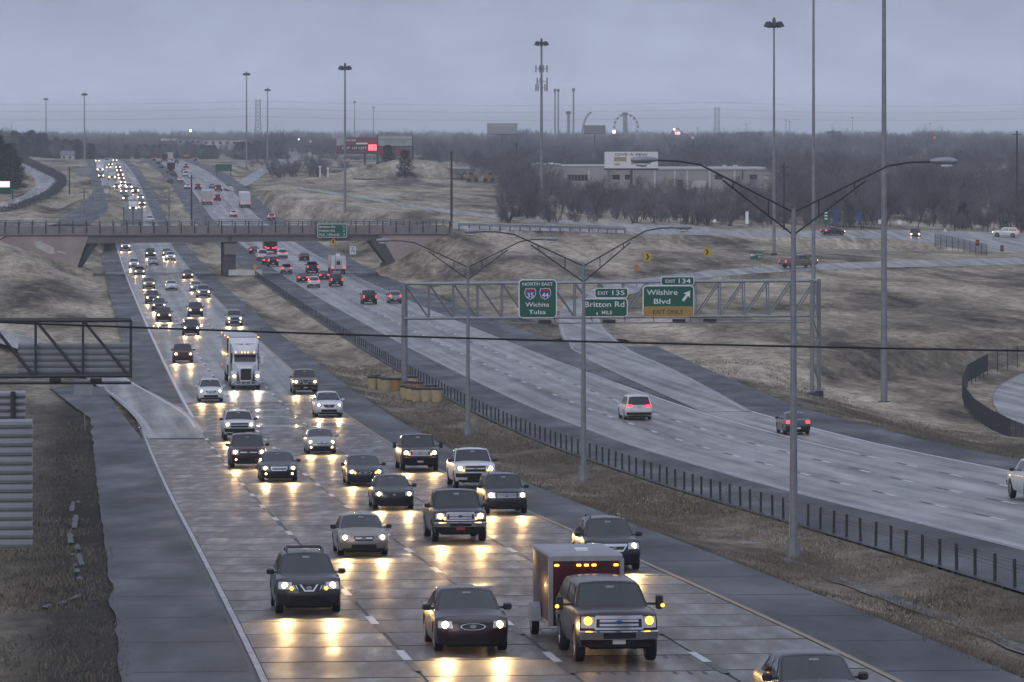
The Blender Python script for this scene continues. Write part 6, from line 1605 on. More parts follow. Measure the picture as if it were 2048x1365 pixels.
def shrub(seed, H=4.5):
    r = random.Random(seed); tr = MB(); cr = MB()
    for _ in range(11):
        a = r.uniform(0, 6.28); d = Vector((math.cos(a) * r.uniform(.15, .6), math.sin(a) * r.uniform(.15, .6), 1)).normalized(); p = Vector((r.uniform(-.4, .4), r.uniform(-.4, .4), -.2)); L = H * r.uniform(.6, .95)
        q = p + d * L * .5; tr.tube(p, q, .05, .03, 3); q2 = q + (d + Vector((r.uniform(-.3, .3), r.uniform(-.3, .3), 0))).normalized() * L * .45; cr.tube(q, q2, .03, .012, 3)
        for _ in range(55):
            f = r.random(); b = p.lerp(q2, .3 + .7 * f); dd = (d + Vector((r.gauss(0, .6), r.gauss(0, .6), r.gauss(.2, .4)))).normalized(); e_ = b + dd * H * r.uniform(.08, .22); sdv = dd.orthogonal().normalized() * .018
            cr.add([b + sdv, b - sdv, e_], [(0, 1, 2)])
    return tr.mesh('stem', MATS['bark']), cr.mesh('crown', MATS['twig'])
SH = [shrub(s_) for s_ in (2, 5, 9)]
def conifer(seed, H=6.0):
    r = random.Random(seed); tr = MB().tube((0, 0, -.3), (0, 0, H * .8), .16, .05, 6); cr = MB()
    for _ in range(1500):
        z = r.random() ** 1.1; rad = (math.sin(min(1, (1 - z) * 1.15 + .12) * 1.6) * .30 + .04) * H * (1 + .25 * math.sin(z * 23)) * r.uniform(.45, 1.05); a = r.uniform(0, 6.283)
        p = Vector((math.cos(a) * rad, math.sin(a) * rad, .06 * H + z * H * .94)); d = Vector((math.cos(a), math.sin(a), .5)).normalized(); s2 = Vector((-math.sin(a), math.cos(a), 0)); L = H * .055
        cr.add([p - s2 * L * .5, p + s2 * L * .5, p + d * L * 1.4], [(0, 1, 2)])
    return tr.mesh('trunk', MATS['bark']), cr.mesh('crown', MATS['evergreen'])
CF = [conifer(4), conifer(6)]
def put_tree(kind, x, Y, sc, label, group, sx=None):
    X = (x - CX) * Y / FP; z = gz(X, Y) - .1
    nm, nm1, pool, cat = dict(tree=('bare_tree', 'trunk', BT, 'tree'), shrub=('bare_shrub', 'stem', SH, 'shrub'), conifer=('evergreen_tree', 'trunk', CF, 'tree'))[kind]
    a, b = pool[random.randrange(len(pool))]
    o = thing(nm, label, cat, (X, Y, z), random.uniform(0, 6.28), group); sx = sx or random.uniform(.75, 1.05); o.scale = (sc * sx, sc * sx, sc)
    link(nm1, a, o); link('crown', b, o); return o
random.seed(5)
# front edge of the woods beyond the side road
for i in range(150):
    x = random.uniform(1000, 2090)
    Y = random.uniform(850, 960) if x > 1120 else random.uniform(880, 1000)
    low = 1135 < x < 1545
    if low and random.random() < .55: put_tree('shrub', x, Y, random.uniform(.7, 1.5), 'low bare shrub in the thicket before the white-roofed building', 'bare shrubs in the woods edge', random.uniform(.9, 1.3))
    else: put_tree('tree', x, Y, random.uniform(.42, .62) if low else random.uniform(.55, 1.08), ('small leafless tree in the thicket before the white-roofed building' if low else 'leafless grey tree in the front edge of the woods'), 'leafless trees of the woods edge')
for x, Y, sc, lb in ((776, 1490, 1.6, 'dark rounded evergreen below the pale billboard'), (810, 1440, 1.5, 'dark evergreen on the grassy mound'), (14, 1260, 2.2, 'dark evergreen at the picture edge beside the curved ramp'), (-8, 1270, 2.6, 'tall dark evergreen cut by the picture edge'), (34, 1290, 1.6, 'dark evergreen beside the lit sign by the curved ramp'), (1610, 1000, .9, 'dark evergreen below the white truck in the woods'), (1700, 905, .7, 'low dark evergreen beside the green road sign'), (1925, 880, .9, 'dark evergreen behind the junction fence')):
    put_tree('conifer', x, Y, sc, lb, None)
# shrubs along the far ramps
for i in range(34):
    x = random.uniform(540, 700); Y = random.uniform(1500, 1750); put_tree('shrub', x, Y, random.uniform(.9, 1.5), 'bare shrub on the bank beside the far ramp', 'bare shrubs beside the far ramp', 1.7)
for i in range(16):
    x = random.uniform(1000, 1120); put_tree('shrub', x, random.uniform(860, 960), random.uniform(.6, .9), 'bare bush at the field corner before the woods', 'bare bushes at the field corner', 1.5)
# the mass of the woods and the far tree lines: nobody could count it
def wood(name, label, pts, tree_mesh, dark=False):
    """pts: X, Y, z, scale"""
    me = bpy.data.meshes.new(name); me.from_pydata([p[:3] for p in pts], [], [])
    at = me.attributes.new('size', 'FLOAT', 'POINT'); at.data.foreach_set('value', [p[3] for p in pts])
    me.materials.append(MATS['twig_dark' if dark else 'twig'])
    o = link(name, me); tag(o, label, 'woods', kind='stuff')
    ng = bpy.data.node_groups.new(name, 'GeometryNodeTree'); ng.interface.new_socket('Geometry', in_out='INPUT', socket_type='NodeSocketGeometry'); ng.interface.new_socket('Geometry', in_out='OUTPUT', socket_type='NodeSocketGeometry')
    N = ng.nodes; gi = N.new('NodeGroupInput'); go = N.new('NodeGroupOutput'); ip = N.new('GeometryNodeInstanceOnPoints')
    ng.links.new(gi.outputs[0], ip.inputs['Points'])
    ob = N.new('GeometryNodeObjectInfo'); ob.inputs['Object'].default_value = tree_mesh; ob.transform_space = 'ORIGINAL'
    ng.links.new(ob.outputs['Geometry'], ip.inputs['Instance'])
    na = N.new('GeometryNodeInputNamedAttribute'); na.data_type = 'FLOAT'; na.inputs['Name'].default_value = 'size'
    cv = N.new('ShaderNodeCombineXYZ'); ng.links.new(na.outputs[0], cv.inputs[2])
    ml = N.new('ShaderNodeMath'); ml.operation = 'MULTIPLY'; ml.inputs[1].default_value = .92; ng.links.new(na.outputs[0], ml.inputs[0]); ng.links.new(ml.outputs[0], cv.inputs[0]); ng.links.new(ml.outputs[0], cv.inputs[1])
    ng.links.new(cv.outputs[0], ip.inputs['Scale'])
    rv = N.new('FunctionNodeRandomValue'); rv.data_type = 'FLOAT_VECTOR'; rv.inputs[0].default_value = (0, 0, 0); rv.inputs[1].default_value = (0, 0, 6.28)
    ng.links.new(rv.outputs[0], ip.inputs['Rotation'])
    ng.links.new(ip.outputs[0], go.inputs[0])
    md = o.modifiers.new('trees', 'NODES'); md.node_group = ng
    return o
trees = [o for o in bpy.data.objects if o.name.startswith('bare_tree') and o.parent is None]
crowns = []
seen_m = set()
for t in trees:
    c = [c for c in t.children if c.name.startswith('crown')][0]
    if c.data.name not in seen_m: seen_m.add(c.data.name); crowns.append(c)
cc = [c for t in bpy.data.objects if t.name.startswith('evergreen_tree') and t.parent is None for c in t.children if c.name.startswith('crown')][0]
def scatter(n, fx, fY, sc, mask=None):
    X_, Y_, S_ = [], [], []
    while len(X_) < n:
        Y = fY(); x = fx()
        if mask and not mask(x, Y): continue
        X_.append((x - CX) * Y / FP); Y_.append(Y); S_.append(sc(x, Y))
    Z_ = ground_z(np.array(X_), np.array(Y_))
    return list(zip(X_, Y_, (Z_ - .15).tolist(), S_))
ru = random.uniform
BLD = lambda x, Y: 1230 < Y < 1330 and 1040 < x < 1545
def woods_mask(x, Y):
    if 1020 < x < 1560 and 1180 < Y < 1345: return False
    lim = 1000 + max(0, 1500 - Y) * .02 if Y < 1350 else (930 if Y < 1700 else 840)
    return x > lim
for i, c in enumerate(crowns[:4]):
    pts = scatter(560, lambda: ru(830, 2120), lambda: math.exp(ru(math.log(940), math.log(2700))), lambda x, Y: ((ru(.40, .6) if random.random() < .8 else ru(.7, .95)) if (1135 < x < 1550 and Y < 1200) else ru(.6, 1.15) * (1 + .55 * mnoise.noise((x * .011, Y * .004, 6)))), woods_mask)
    wood('woods', 'grey leafless woods massed behind the side road', pts, c)
FARS = [('far_treeline', 'hazy tree line along the horizon', 1700, (-80, 2130), (2600, 8500), (1.05, 1.7)), ('far_treeline', 'hazy low woods on the plain beyond the far crest', 700, (-80, 1000), (2150, 4200), (.8, 1.2))]
for nm, lb, n, xr, yr, sr in FARS:
    for c in crowns[:3]:
        pts = scatter(n, lambda: ru(*xr), lambda: math.exp(ru(math.log(yr[0]), math.log(yr[1]))), lambda x, Y: ru(*sr) * (1 + .45 * mnoise.noise((x * .012, Y * .0006, 2)) + .2 * mnoise.noise((x * .05, Y * .002, 4))), lambda x, Y: not (150 < x < 420 and Y < 2350))
        wood(nm, lb, pts, c)
pts = scatter(150, lambda: ru(-60, 185), lambda: ru(2150, 2700), lambda x, Y: ru(1.1, 1.8)) + scatter(70, lambda: ru(470, 580), lambda: ru(2250, 2700), lambda x, Y: ru(1.0, 1.7)) + scatter(120, lambda: ru(185, 430), lambda: ru(2400, 2900), lambda x, Y: ru(.9, 1.4)) + scatter(30, lambda: ru(-60, 28), lambda: ru(1350, 1900), lambda x, Y: ru(1.1, 1.6))
wood('evergreen_belt', 'dark evergreen belt beyond the curved ramp', pts, cc, True)
pts = scatter(330, lambda: ru(500, 990), lambda: ru(1800, 2500), lambda x, Y: ru(.5, .85), lambda x, Y: not (640 < x < 960 and Y < 2000))
wood('scrub', 'grey scrub behind the billboards', pts, [c for t in bpy.data.objects if t.name.startswith('bare_shrub') and t.parent is None for c in t.children if c.name.startswith('crown')][0], True)
shc = [c for t in bpy.data.objects if t.name.startswith('bare_shrub') and t.parent is None for c in t.children if c.name.startswith('crown')]
pts = scatter(560, lambda: ru(1000, 2120), lambda: ru(845, 1200), lambda x, Y: ru(.55, 1.0) * (1.3 if x > 1540 else .95))
wood('undergrowth', 'dense grey undergrowth filling the woods behind the side road', pts, shc[1])
# dark hedge along the curved ramp
h0 = [PW(*q) for q in ((40, 318, 1880), (75, 336, 1640), (108, 352, 1490), (124, 362, 1400), (122, 372, 1330), (108, 388, 1250), (86, 402, 1180), (40, 420, 1105), (-20, 436, 1060))]
cr = MB(); r = random.Random(3)
for p in walk(h0, 1.2):
    for _ in range(26):
        b = p + Vector((r.gauss(0, .7), r.gauss(0, .7), r.uniform(-.4, 1.7))); d = Vector((r.gauss(0, 1), r.gauss(0, 1), r.gauss(.4, .6))).normalized(); sdv = d.orthogonal().normalized() * .12
        cr.add([b + sdv, b - sdv, b + d * .6], [(0, 1, 2)])
hd = link('hedge', cr.mesh('hedge', MATS['twig_dark'])); tag(hd, 'dark straggling hedge along the edge of the curved ramp', 'hedge')
# grassy mound below the billboards
def mound(x, y, Y, rx, ry, h, label):
    c = PW(x, y, Y); mb = MB(); P = []
    for i in range(13):
        f = i / 12; rr = 1 - f; P.append([(c.x + rx * rr * math.cos(a), c.y + ry * rr * math.sin(a), gz(c.x, c.y) - 1.0 + (h + 1.0) * (1 - rr ** 2) * (1 + .08 * mnoise.noise((math.cos(a) * 2 + x, math.sin(a) * 2, f * 3)))) for a in np.linspace(0, 6.2832, 33)[:-1]])
    mb.grid(P, close=True); o = link('hill', mb.mesh('hill', MATS['grass_ground'], True)); tag(o, label, 'hill', kind='structure')
mound(820, 366, 1470, 19, 30, 5.2, 'rounded dry grass mound below the billboards'); mound(735, 366, 1500, 12, 25, 3.0, 'low dry grass rise beside the mound')

# ------------------------------------------------------------------ near grass blades and thawing snow
def grass(name, label, regions, seed):
    r = np.random.default_rng(seed); V = []; F = []; 
    Xs = []; Ys = []
    for t0, t1, s0, s1, n in regions:
        t_ = r.uniform(t0, t1, n); s_ = np.exp(r.uniform(math.log(s0), math.log(s1), n)); Xs.append(t_ * cs - s_ * sn); Ys.append(t_ * sn + s_ * cs)
    X = np.concatenate(Xs); Y = np.concatenate(Ys)
    dens = np.array([mnoise.noise((x * .25, y * .12, 7)) for x, y in zip(X, Y)]); keep = dens > -.25 + r.uniform(-.3, .3, len(X)); X = X[keep]; Y = Y[keep]; dens = dens[keep]
    Z = ground_z(X, Y) - .08; n = len(X)
    hgt = r.uniform(.05, .16, n) * (1 + .9 * np.clip(dens, -.4, .7)); a = r.uniform(0, 6.28, n); lx = r.normal(0, .10, n); ly = r.normal(0, .10, n); w = r.uniform(.012, .03, n)
    A = np.stack([X - np.cos(a) * w, Y - np.sin(a) * w, Z], 1); B = np.stack([X + np.cos(a) * w, Y + np.sin(a) * w, Z], 1); C = np.stack([X + lx, Y + ly, Z + hgt + .06], 1)
    V = np.stack([A, B, C], 1).reshape(-1, 3); F = np.arange(3 * n).reshape(-1, 3)
    me = bpy.data.meshes.new(name); me.vertices.add(3 * n); me.vertices.foreach_set('co', V.ravel()); me.loops.add(3 * n); me.loops.foreach_set('vertex_index', F.ravel()); me.polygons.add(n); me.polygons.foreach_set('loop_start', np.arange(0, 3 * n, 3)); me.update(calc_edges=True); me.validate()
    me.materials.append(mat('straw', (.07, .061, .044), .9, col2=(.23, .20, .145), vscale=.5, world=True)); o = link(name, me); tag(o, label, 'grass', kind='stuff')
grass('grass', 'short dry grass on the verge and the median', [(-16, 1.3, 85, 330, 90000), (22.2, 28.9, 90, 420, 95000), (52.3, 66, 230, 420, 30000)], 4)
def snow(path, label, seed, wmax):
    """a thawing strip: ragged ribbons lying along the bank, broken where it has melted through"""
    mb = MB(); run = []
    pts = []
    for (xa, ya), (xb, yb) in zip(path[:-1], path[1:]):
        n = max(2, int(abs(yb - ya) / 1.2 + abs(xb - xa) / 2))
        pts += [(lerp(xa, xb, k / n), lerp(ya, yb, k / n)) for k in range(n)]
    for side in (-.12, .1):
        run = []
        for k, (x, y) in enumerate(pts):
            s_, t_ = road_px(x, y); w = wmax * (.25 + mnoise.noise((k * .11 + seed, side * 5, 0)) * .9 + mnoise.noise((k * .55, seed, side)) * .45)
            if w < .05:
                if len(run) > 2: mb.grid(run)
                run = []; continue
            row = []
            for q in (-1, -.3, .4, 1):
                X, Y = xy(s_, t_ + side + q * w + .05 * mnoise.noise((k * .9, q, seed))); row.append(Vector((X, Y, gz(X, Y) + (.05 if abs(q) < .9 else .02))))
            run.append(row)
        if len(run) > 2: mb.grid(run)
    me = mb.mesh('snow_patch', MATS['snow'], True, 60)
    o = link('snow_patch', me); tag(o, label, 'snow', kind='stuff')
snow([(152, 1000), (144, 1050), (150, 1100), (168, 1160)], 'thin thawing snow streak on the grass bank', 2, .15)
snow([(92, 1212), (122, 1200), (152, 1188)], 'small thawing snow patch low on the grass bank', 9, .16)
# ------------------------------------------------------------------ buildings, billboards and the skyline
def at_px(x, y, Y):
    p = PW(x, y, Y); return p
# white-roofed building in the woods
Yb = 1265.0; kb = Yb / FP
def X_(x): return (x - CX) * kb
def Z_(y): return ZC - (y - YH) * kb
bd = thing('flat_building', 'long pale flat-roofed building with white parapets among the bare trees', 'building', (0, 0, 0))
zg = gz(X_(1300), Yb) - 1
def wallbox(x0, x1, ytop, d0, d1, nm='wall', m='brick_pale'): return part(bd, nm, MB().box(X_(x0), X_(x1), Yb + d0, Yb + d1, zg, Z_(ytop)), MATS[m])
wallbox(1064, 1122, 330, 4, 26); wallbox(1122, 1215, 333, 0, 30); wallbox(1215, 1530, 339, 2, 32)
part(bd, 'roof', MB().box(X_(1122), X_(1215), Yb - .3, Yb + 30.3, Z_(333), Z_(331)), MATS['roof_white'])
part(bd, 'roof', MB().box(X_(1305), X_(1531.5), Yb + 1.5, Yb + 32.4, Z_(339.5), Z_(335.5)), MATS['roof_white'])
part(bd, 'roof', MB().box(X_(1216), X_(1304.6), Yb + 1.6, Yb + 32.2, Z_(339.4), Z_(337)), MATS['roof_grey'])
part(bd, 'roof', MB().box(X_(1063), X_(1121.6), Yb + 3.6, Yb + 26.4, Z_(330), Z_(328.6)), MATS['roof_white'])
for x0, x1, y0, y1 in ((1136, 1175, 350, 362),):
    w = part(bd, 'window', MB().box(X_(x0), X_(x1), Yb - .06, Yb + .05, Z_(y1), Z_(y0)), MATS['glass'])
    for i in range(1, 6): part(w, 'mullion', MB().box(X_(lerp(x0, x1, i / 6)) - .05, X_(lerp(x0, x1, i / 6)) + .05, Yb - .10, Yb - .06, Z_(y1), Z_(y0)), MATS['brick_pale'])
for x in (1178, 1310, 1350, 1375, 1420, 1470): part(bd, 'pilaster', MB().box(X_(x) - .25, X_(x) + .25, Yb - .2 + (2 if x > 1215 else 0), Yb + .1 + (2 if x > 1215 else 0), zg, Z_(341)), MATS['roof_white'])
dr = part(bd, 'loading_door', MB().box(X_(1337), X_(1366), Yb + 1.9, Yb + 2.1, Z_(376), Z_(360)), mat('door_tan', (.30, .22, .12), .6)); part(dr, 'door_gap', MB().box(X_(1356), X_(1366), Yb + 1.82, Yb + 1.89, Z_(376), Z_(360)), MATS['trim'])
part(bd, 'pale_panel', MB().box(X_(1385), X_(1412), Yb + 1.9, Yb + 2.02, Z_(376), Z_(362)), MATS['roof_white'])
for x0, x1 in ((1225, 1240), (1250, 1262), (1430, 1446), (1500, 1515)):
    w = part(bd, 'window', MB().box(X_(x0), X_(x1), Yb + 1.93, Yb + 2.05, Z_(360), Z_(350)), MATS['glass']); part(w, 'sill', MB().box(X_(x0) - .2, X_(x1) + .2, Yb + 1.8, Yb + 1.99, Z_(361.5), Z_(360)), MATS['roof_white'])
part(bd, 'downpipe', MB().box(X_(1485), X_(1487), Yb + 1.8, Yb + 2.02, Z_(360), Z_(341)), MATS['trim'])
for x in (1078, 1102): part(bd, 'roof_unit', MB().box(X_(x) - .7, X_(x) + .7, Yb + 6, Yb + 8, Z_(329), Z_(326)), MATS['sign_white'])
for x in (1408, 1452, 1474): part(bd, 'roof_unit', MB().box(X_(x) - .6, X_(x) + .6, Yb + 8, Yb + 10, Z_(336), Z_(331)), MATS['roof_white'])
def billboard(x0, y0, x1, y1, Y, ybase, label, m='billboard_white', posts=(.5,), pm='dark_steel', thick=.5):
    p = PW((x0 + x1) / 2, (y0 + y1) / 2, Y); k = Y / FP; w, h = (x1 - x0) * k, (y1 - y0) * k
    o = thing('billboard', label, 'billboard', p); part(o, 'panel', MB().box(-w / 2, w / 2, 0, thick, -h / 2, h / 2), MATS[m])
    part(o, 'trim', MB().box(-w / 2 - .1, w / 2 + .1, .05, thick + .1, -h / 2 - .5, -h / 2 - .02), MATS['dark_steel'])
    zz = min(gz(p.x, p.y), ZC - (ybase - YH) * k) - p.z - 1
    for f in posts: part(o, 'post', MB().tube(((f - .5) * w, thick / 2, zz), ((f - .5) * w, thick / 2, -h / 2), .38, .38, 10), MATS[pm])
    o['k'] = k; return o, k, (x0 + x1) / 2, (y0 + y1) / 2, w, h
def bt(B, t, x, y, w, h, m='sign_black', yy=-.05):
    o, k, xc, yc, _, _ = B; return text_on(o, t, (x - xc) * k, (yc - y) * k, w * k, h * k, m, yy)
def bp2(B, nm, x0, y0, x1, y1, m, yy=-.04):
    o, k, xc, yc, _, _ = B; return part(o, nm, MB().box((x0 - xc) * k, (x1 - xc) * k, yy, yy + .03, (yc - y1) * k, (yc - y0) * k), MATS[m])
B = billboard(1209, 304, 1316, 337, 1215, 372, 'white billboard reading GIVE A FEW before the flat building', 'billboard_white')
bt(B, 'GIVE A FEW', 1263, 309.5, 66, 5); bp2(B, 'picture', 1228, 314.5, 1253, 323, 'sign_amber'); bp2(B, 'picture', 1231, 316.5, 1250, 321.5, 'brick_pale', -.06); bp2(B, 'picture', 1229, 327, 1240, 331, 'barrel_cream'); bp2(B, 'grey_print', 1262, 316, 1306, 322, 'sign_back'); bp2(B, 'grey_print', 1262, 325, 1302, 329, 'sign_back')
B = billboard(673, 276, 756, 305, 1640, 338, 'red billboard with a glowing number and exit text', 'billboard_red', (.68,))
bp2(B, 'pale_print', 673, 276, 690, 292, 'billboard_pale'); bp2(B, 'dark_band', 682, 291, 737, 301, 'sign_black'); bt(B, 'EXIT 137 LEFT', 709, 296.5, 50, 5, 'sign_white', -.06); bp2(B, 'number_panel', 737, 290, 753, 301, 'red_light', -.07); bt(B, '2.8', 745, 295.5, 12, 8, 'sign_red', -.09); bp2(B, 'pale_print', 712, 286, 735, 289, 'sign_white'); bp2(B, 'pale_print', 690, 279, 712, 283, 'billboard_pale')
B = billboard(757, 272, 824, 292, 1600, 337, 'pale weathered billboard on tall dark posts', 'billboard_pale', (-.03, .48, 1.02)); bp2(B, 'grey_print', 768, 281, 812, 289, 'sign_back'); bp2(B, 'trim_line', 758, 279.5, 823, 280.5, 'dark_steel')
for x0, x1 in ((758, 785), (793, 820)):
    bp2(B, 'red_panel', x0, 298, x1, 313, 'billboard_red')
for x in (755.5, 824.5): bp2(B, 'tall_post', x - 1, 270, x + 1, 336, 'dark_steel', -.12)
B = billboard(974, 247, 1035, 268, 2250, 300, 'blue-grey billboard standing above the tree line', 'sign_back'); bp2(B, 'pale_print', 980, 250, 1028, 254, 'billboard_pale')
B = billboard(1168, 251, 1211, 267, 2600, 300, 'dark blank billboard near the big wheel', 'roof_grey')
billboard(1653, 263, 1682, 275, 3000, 290, 'small dark billboard on the horizon beside a mast', 'roof_grey'); billboard(1727, 264, 1755, 278, 3000, 292, 'small grey billboard on the horizon near the mast', 'sign_back')
# lit sign at the picture's edge
p = PW(6, 369, 1150); o = thing('lit_sign', 'low glowing pink sign below the dark evergreens', 'sign', p); part(o, 'panel', MB().box(-1.6, 1.7, 0, .3, -.75, .75), MATS['pink_light']); part(o, 'base', MB().box(-1.9, 2.0, .05, .5, -2.5, -.78), MATS['trim'])
# far buildings
def shed(x0, x1, ytop, ybot, Y, label, m='roof_white', roof='roof_grey', gable=0.0, wins=0):
    k = Y / FP; p = PW((x0 + x1) / 2, ybot, Y); w = (x1 - x0) * k; h = (ybot - ytop) * k; zz = min(-1, gz(p.x, p.y) - p.z - 1)
    o = thing('building', label, 'building', p); part(o, 'wall', MB().box(-w / 2, w / 2, 0, max(8, w * .3), zz, h), MATS[m])
    D = max(8, w * .3)
    if gable: part(o, 'roof', MB().prism([(-.5, h), (D + .5, h), (D / 2, h + gable)], 0, -w / 2 - .4, w / 2 + .4), MATS[roof])
    else: part(o, 'roof', MB().box(-w / 2 - .3, w / 2 + .3, -.3, D + .3, h + .003, h + .6), MATS[roof])
    for i in range(wins): part(o, 'window', MB().box(-w / 2 + w * (i + .3) / wins, -w / 2 + w * (i + .7) / wins, -.06, .05, h * .35, h * .75), MATS['glass'])
    return o
shed(405, 490, 281, 292, 2700, 'long white warehouse beyond the departing traffic', wins=6); shed(355, 402, 279, 290, 2750, 'grey building beside the long white warehouse', 'brick_pale', wins=4); shed(547, 622, 297, 307, 2300, 'low white shed behind the far ramp', wins=5)
shed(122, 146, 311, 321, 2050, 'small white house with dark gabled roof by the slip road', 'roof_white', 'roof_grey', 2.0, 2); shed(323, 352, 282, 289, 2900, 'pale dome-roofed store far along the road', 'brick_pale', 'roof_white', 1.5, 2)
shed(662, 715, 341, 352, 1620, 'low dark-roofed building below the red billboard', 'roof_grey', 'brick_pale', 0, 4); shed(850, 952, 338, 345, 1560, 'low shed with a long white roof behind the mound', 'roof_grey', 'roof_white', 0, 0); shed(965, 1015, 356, 364, 1480, 'white flat shed behind the yellow machines', 'roof_white', 'roof_white', 0, 3)
shed(1478, 1530, 266, 276, 3400, 'grey block on the horizon past the lattice tower', 'roof_grey', 'roof_grey', 0, 3); shed(770, 790, 266, 274, 3500, 'small pale building on the horizon behind the masts', 'brick_pale', 'roof_grey', 0, 2)
# yellow machines in the yard
for x, lb, f in ((945, 'yellow excavator with dark arm beside the mound', 1), (978, 'yellow wheel loader beside the excavator', -1)):
    p = PW(x, 365, 1390); o = thing('digger', lb, 'machine', p)
    part(o, 'body', MB().rloft([(-1, 1.7, .8, 2.2, .2), (1.5, 1.7, .8, 2.4, .2)]), MATS['machine_yellow'], True); part(o, 'cab', MB().box(-.4 * f - .6, -.4 * f + .6, -.8, .8, 2.0, 3.1), MATS['trim'])
    part(o, 'arm', MB().path([Vector((f * -1.2, 0, 1.8)), Vector((f * -2.6, 0, 3.2)), Vector((f * -3.6, 0, 1.5))], .2, 6), MATS['trim'] if f > 0 else MATS['machine_yellow'])
    for sx in (-1, 1): part(o, 'wheel', MB().tube((sx * 1.1, -1.3, .7), (sx * 1.1, 1.5, .7), .7, .7, 12), MATS['tyre'])
# lattice towers
def lattice(x, ytop, ybase, Y, label):
    k = Y / FP; p = PW(x, ybase, Y); zb = min(p.z, gz(p.x, p.y)); H = p.z + (ybase - ytop) * k - zb; o = thing('lattice_tower', label, 'tower', (p.x, p.y, zb))
    hw = lambda f: lerp(6.0, 2.2, min(1, f / .5)) if f < .5 else 2.6
    r = .38
    for sx in (-1, 1):
        for sy in (-1, 1):
            pts = [Vector((sx * hw(f), sy * hw(f), f * H)) for f in (0, .25, .5, .75, 1)]; part(o, 'leg', MB().path(pts, r, 4), MATS['dark_steel'])
    br_ = MB()
    N = 12
    for i in range(N):
        f0, f1 = i / N, (i + 1) / N
        for sy in (-1, 1):
            br_.tube((-hw(f0), sy * hw(f0), f0 * H), (hw(f1), sy * hw(f1), f1 * H), r * .6, r * .6, 3); br_.tube((hw(f0), sy * hw(f0), f0 * H), (-hw(f1), sy * hw(f1), f1 * H), r * .6, r * .6, 3)
    b = part(o, 'bracing', br_, MATS['dark_steel']); b['kind'] = 'stuff'
    return o, p, H, zb
T1 = lattice(516, 199, 285, 5200, 'dark lattice pylon between the two masts'); T2 = lattice(1434, 215, 284, 5400, 'dark lattice pylon on the horizon past the big wheel')
# power lines from pylon to pylon
a = Vector((T1[1].x, T1[1].y, T1[3])); b = Vector((T2[1].x, T2[1].y, T2[3])); c0 = a + (a - b) * .9; d0 = b + (b - a) * .8
pl_ = thing('power_line', 'faint power lines strung between the two lattice pylons', 'power line')
for f in (.62, .80, .96):
    pts = []
    for (p0, p1) in ((c0, a), (a, b), (b, d0)):
        for i in range(16):
            u = i / 16; q = p0.lerp(p1, u); pts.append(Vector((q.x, q.y, lerp(T1[3], T2[3], .5) + T1[2] * f - 4 * 4.5 * u * (1 - u))))
    part(pl_, 'wire', MB().path(pts, .13, 3), MATS['dark_steel'])
# fairground on the horizon
Yf = 4000.0; kf = Yf / FP
p = PW(1252, 252, Yf); zf = gz(p.x, p.y)
fw = thing('ferris_wheel', 'big Ferris wheel silhouetted on the horizon', 'ferris wheel', (p.x, p.y, zf)); Rw = 24 * kf; zc = p.z - zf
def ring(R, r, n=36): return MB().path([Vector((R * math.cos(6.2832 * i / n), 0, zc + R * math.sin(6.2832 * i / n))) for i in range(n + 1)], r, 4)
part(fw, 'rim', ring(Rw, .28), MATS['dark_steel']); part(fw, 'rim', ring(Rw * .88, .16), MATS['dark_steel'])
for i in range(16):
    a_ = 6.2832 * i / 16; part(fw, 'spoke', MB().tube((0, 0, zc), (Rw * math.cos(a_), 0, zc + Rw * math.sin(a_)), .10, .10, 4), MATS['dark_steel'])
    part(fw, 'gondola', MB().rloft([(-.7, .8, -1.9, -.2, .3), (.7, .8, -1.9, -.2, .3)]), MATS['dark_steel'], True, loc=(Rw * math.cos(a_), 0, zc + Rw * math.sin(a_)))
for sx in (-1, 1): part(fw, 'support', MB().tube((sx * 6, 0, -1), (0, 0, zc), .5, .4, 6), MATS['steel'])
tw = thing('ride_tower', 'broad pale ride tower rising behind the big wheel hub', 'tower', (p.x, p.y + 30, zf)); part(tw, 'shaft', MB().tube((0, 0, -1), (0, 0, zc + 25 * kf), 2.2, 2.0, 10), MATS['steel']); part(tw, 'crown', MB().tube((0, 0, zc + 22 * kf), (0, 0, zc + 27 * kf), 3.0, 2.2, 10), MATS['dark_steel'])
for x, yt, w, lb in ((1110, 179, 1.0, 'first of the twin tall ride poles'), (1116.5, 179, 1.0, 'second of the twin tall ride poles'), (1147, 178, 1.1, 'single tall ride pole beside the curved ride'), (1137, 224, 1.8, 'short thick ride tower between the poles')):
    q = PW(x, 285, 3700); zq = gz(q.x, q.y); H = q.z + (285 - yt) * 3700 / FP - zq; o = thing('ride_pole', lb, 'tower', (q.x, q.y, zq)); part(o, 'pole', MB().tube((0, 0, -1), (0, 0, H), w * .8, w * .6, 8), MATS['steel']); part(o, 'cap', MB().tube((0, 0, H - 2), (0, 0, H + .4), w * 1.2, w, 8), MATS['dark_steel'])
pts = [PW(x, y, 3700) for x, y in ((1164, 285), (1165, 262), (1167, 250), (1170, 240), (1174, 232), (1180, 226))]
o = thing('curved_ride', 'curved ride arm leaning over the dark blank billboard', 'ride'); part(o, 'arm', MB().path(pts, .9, 6), MATS['steel']); part(o, 'arm_tip', MB().tube(pts[-1], pts[-1] + Vector((1.2, 0, .4)), .9, .4, 6), MATS['dark_steel'])
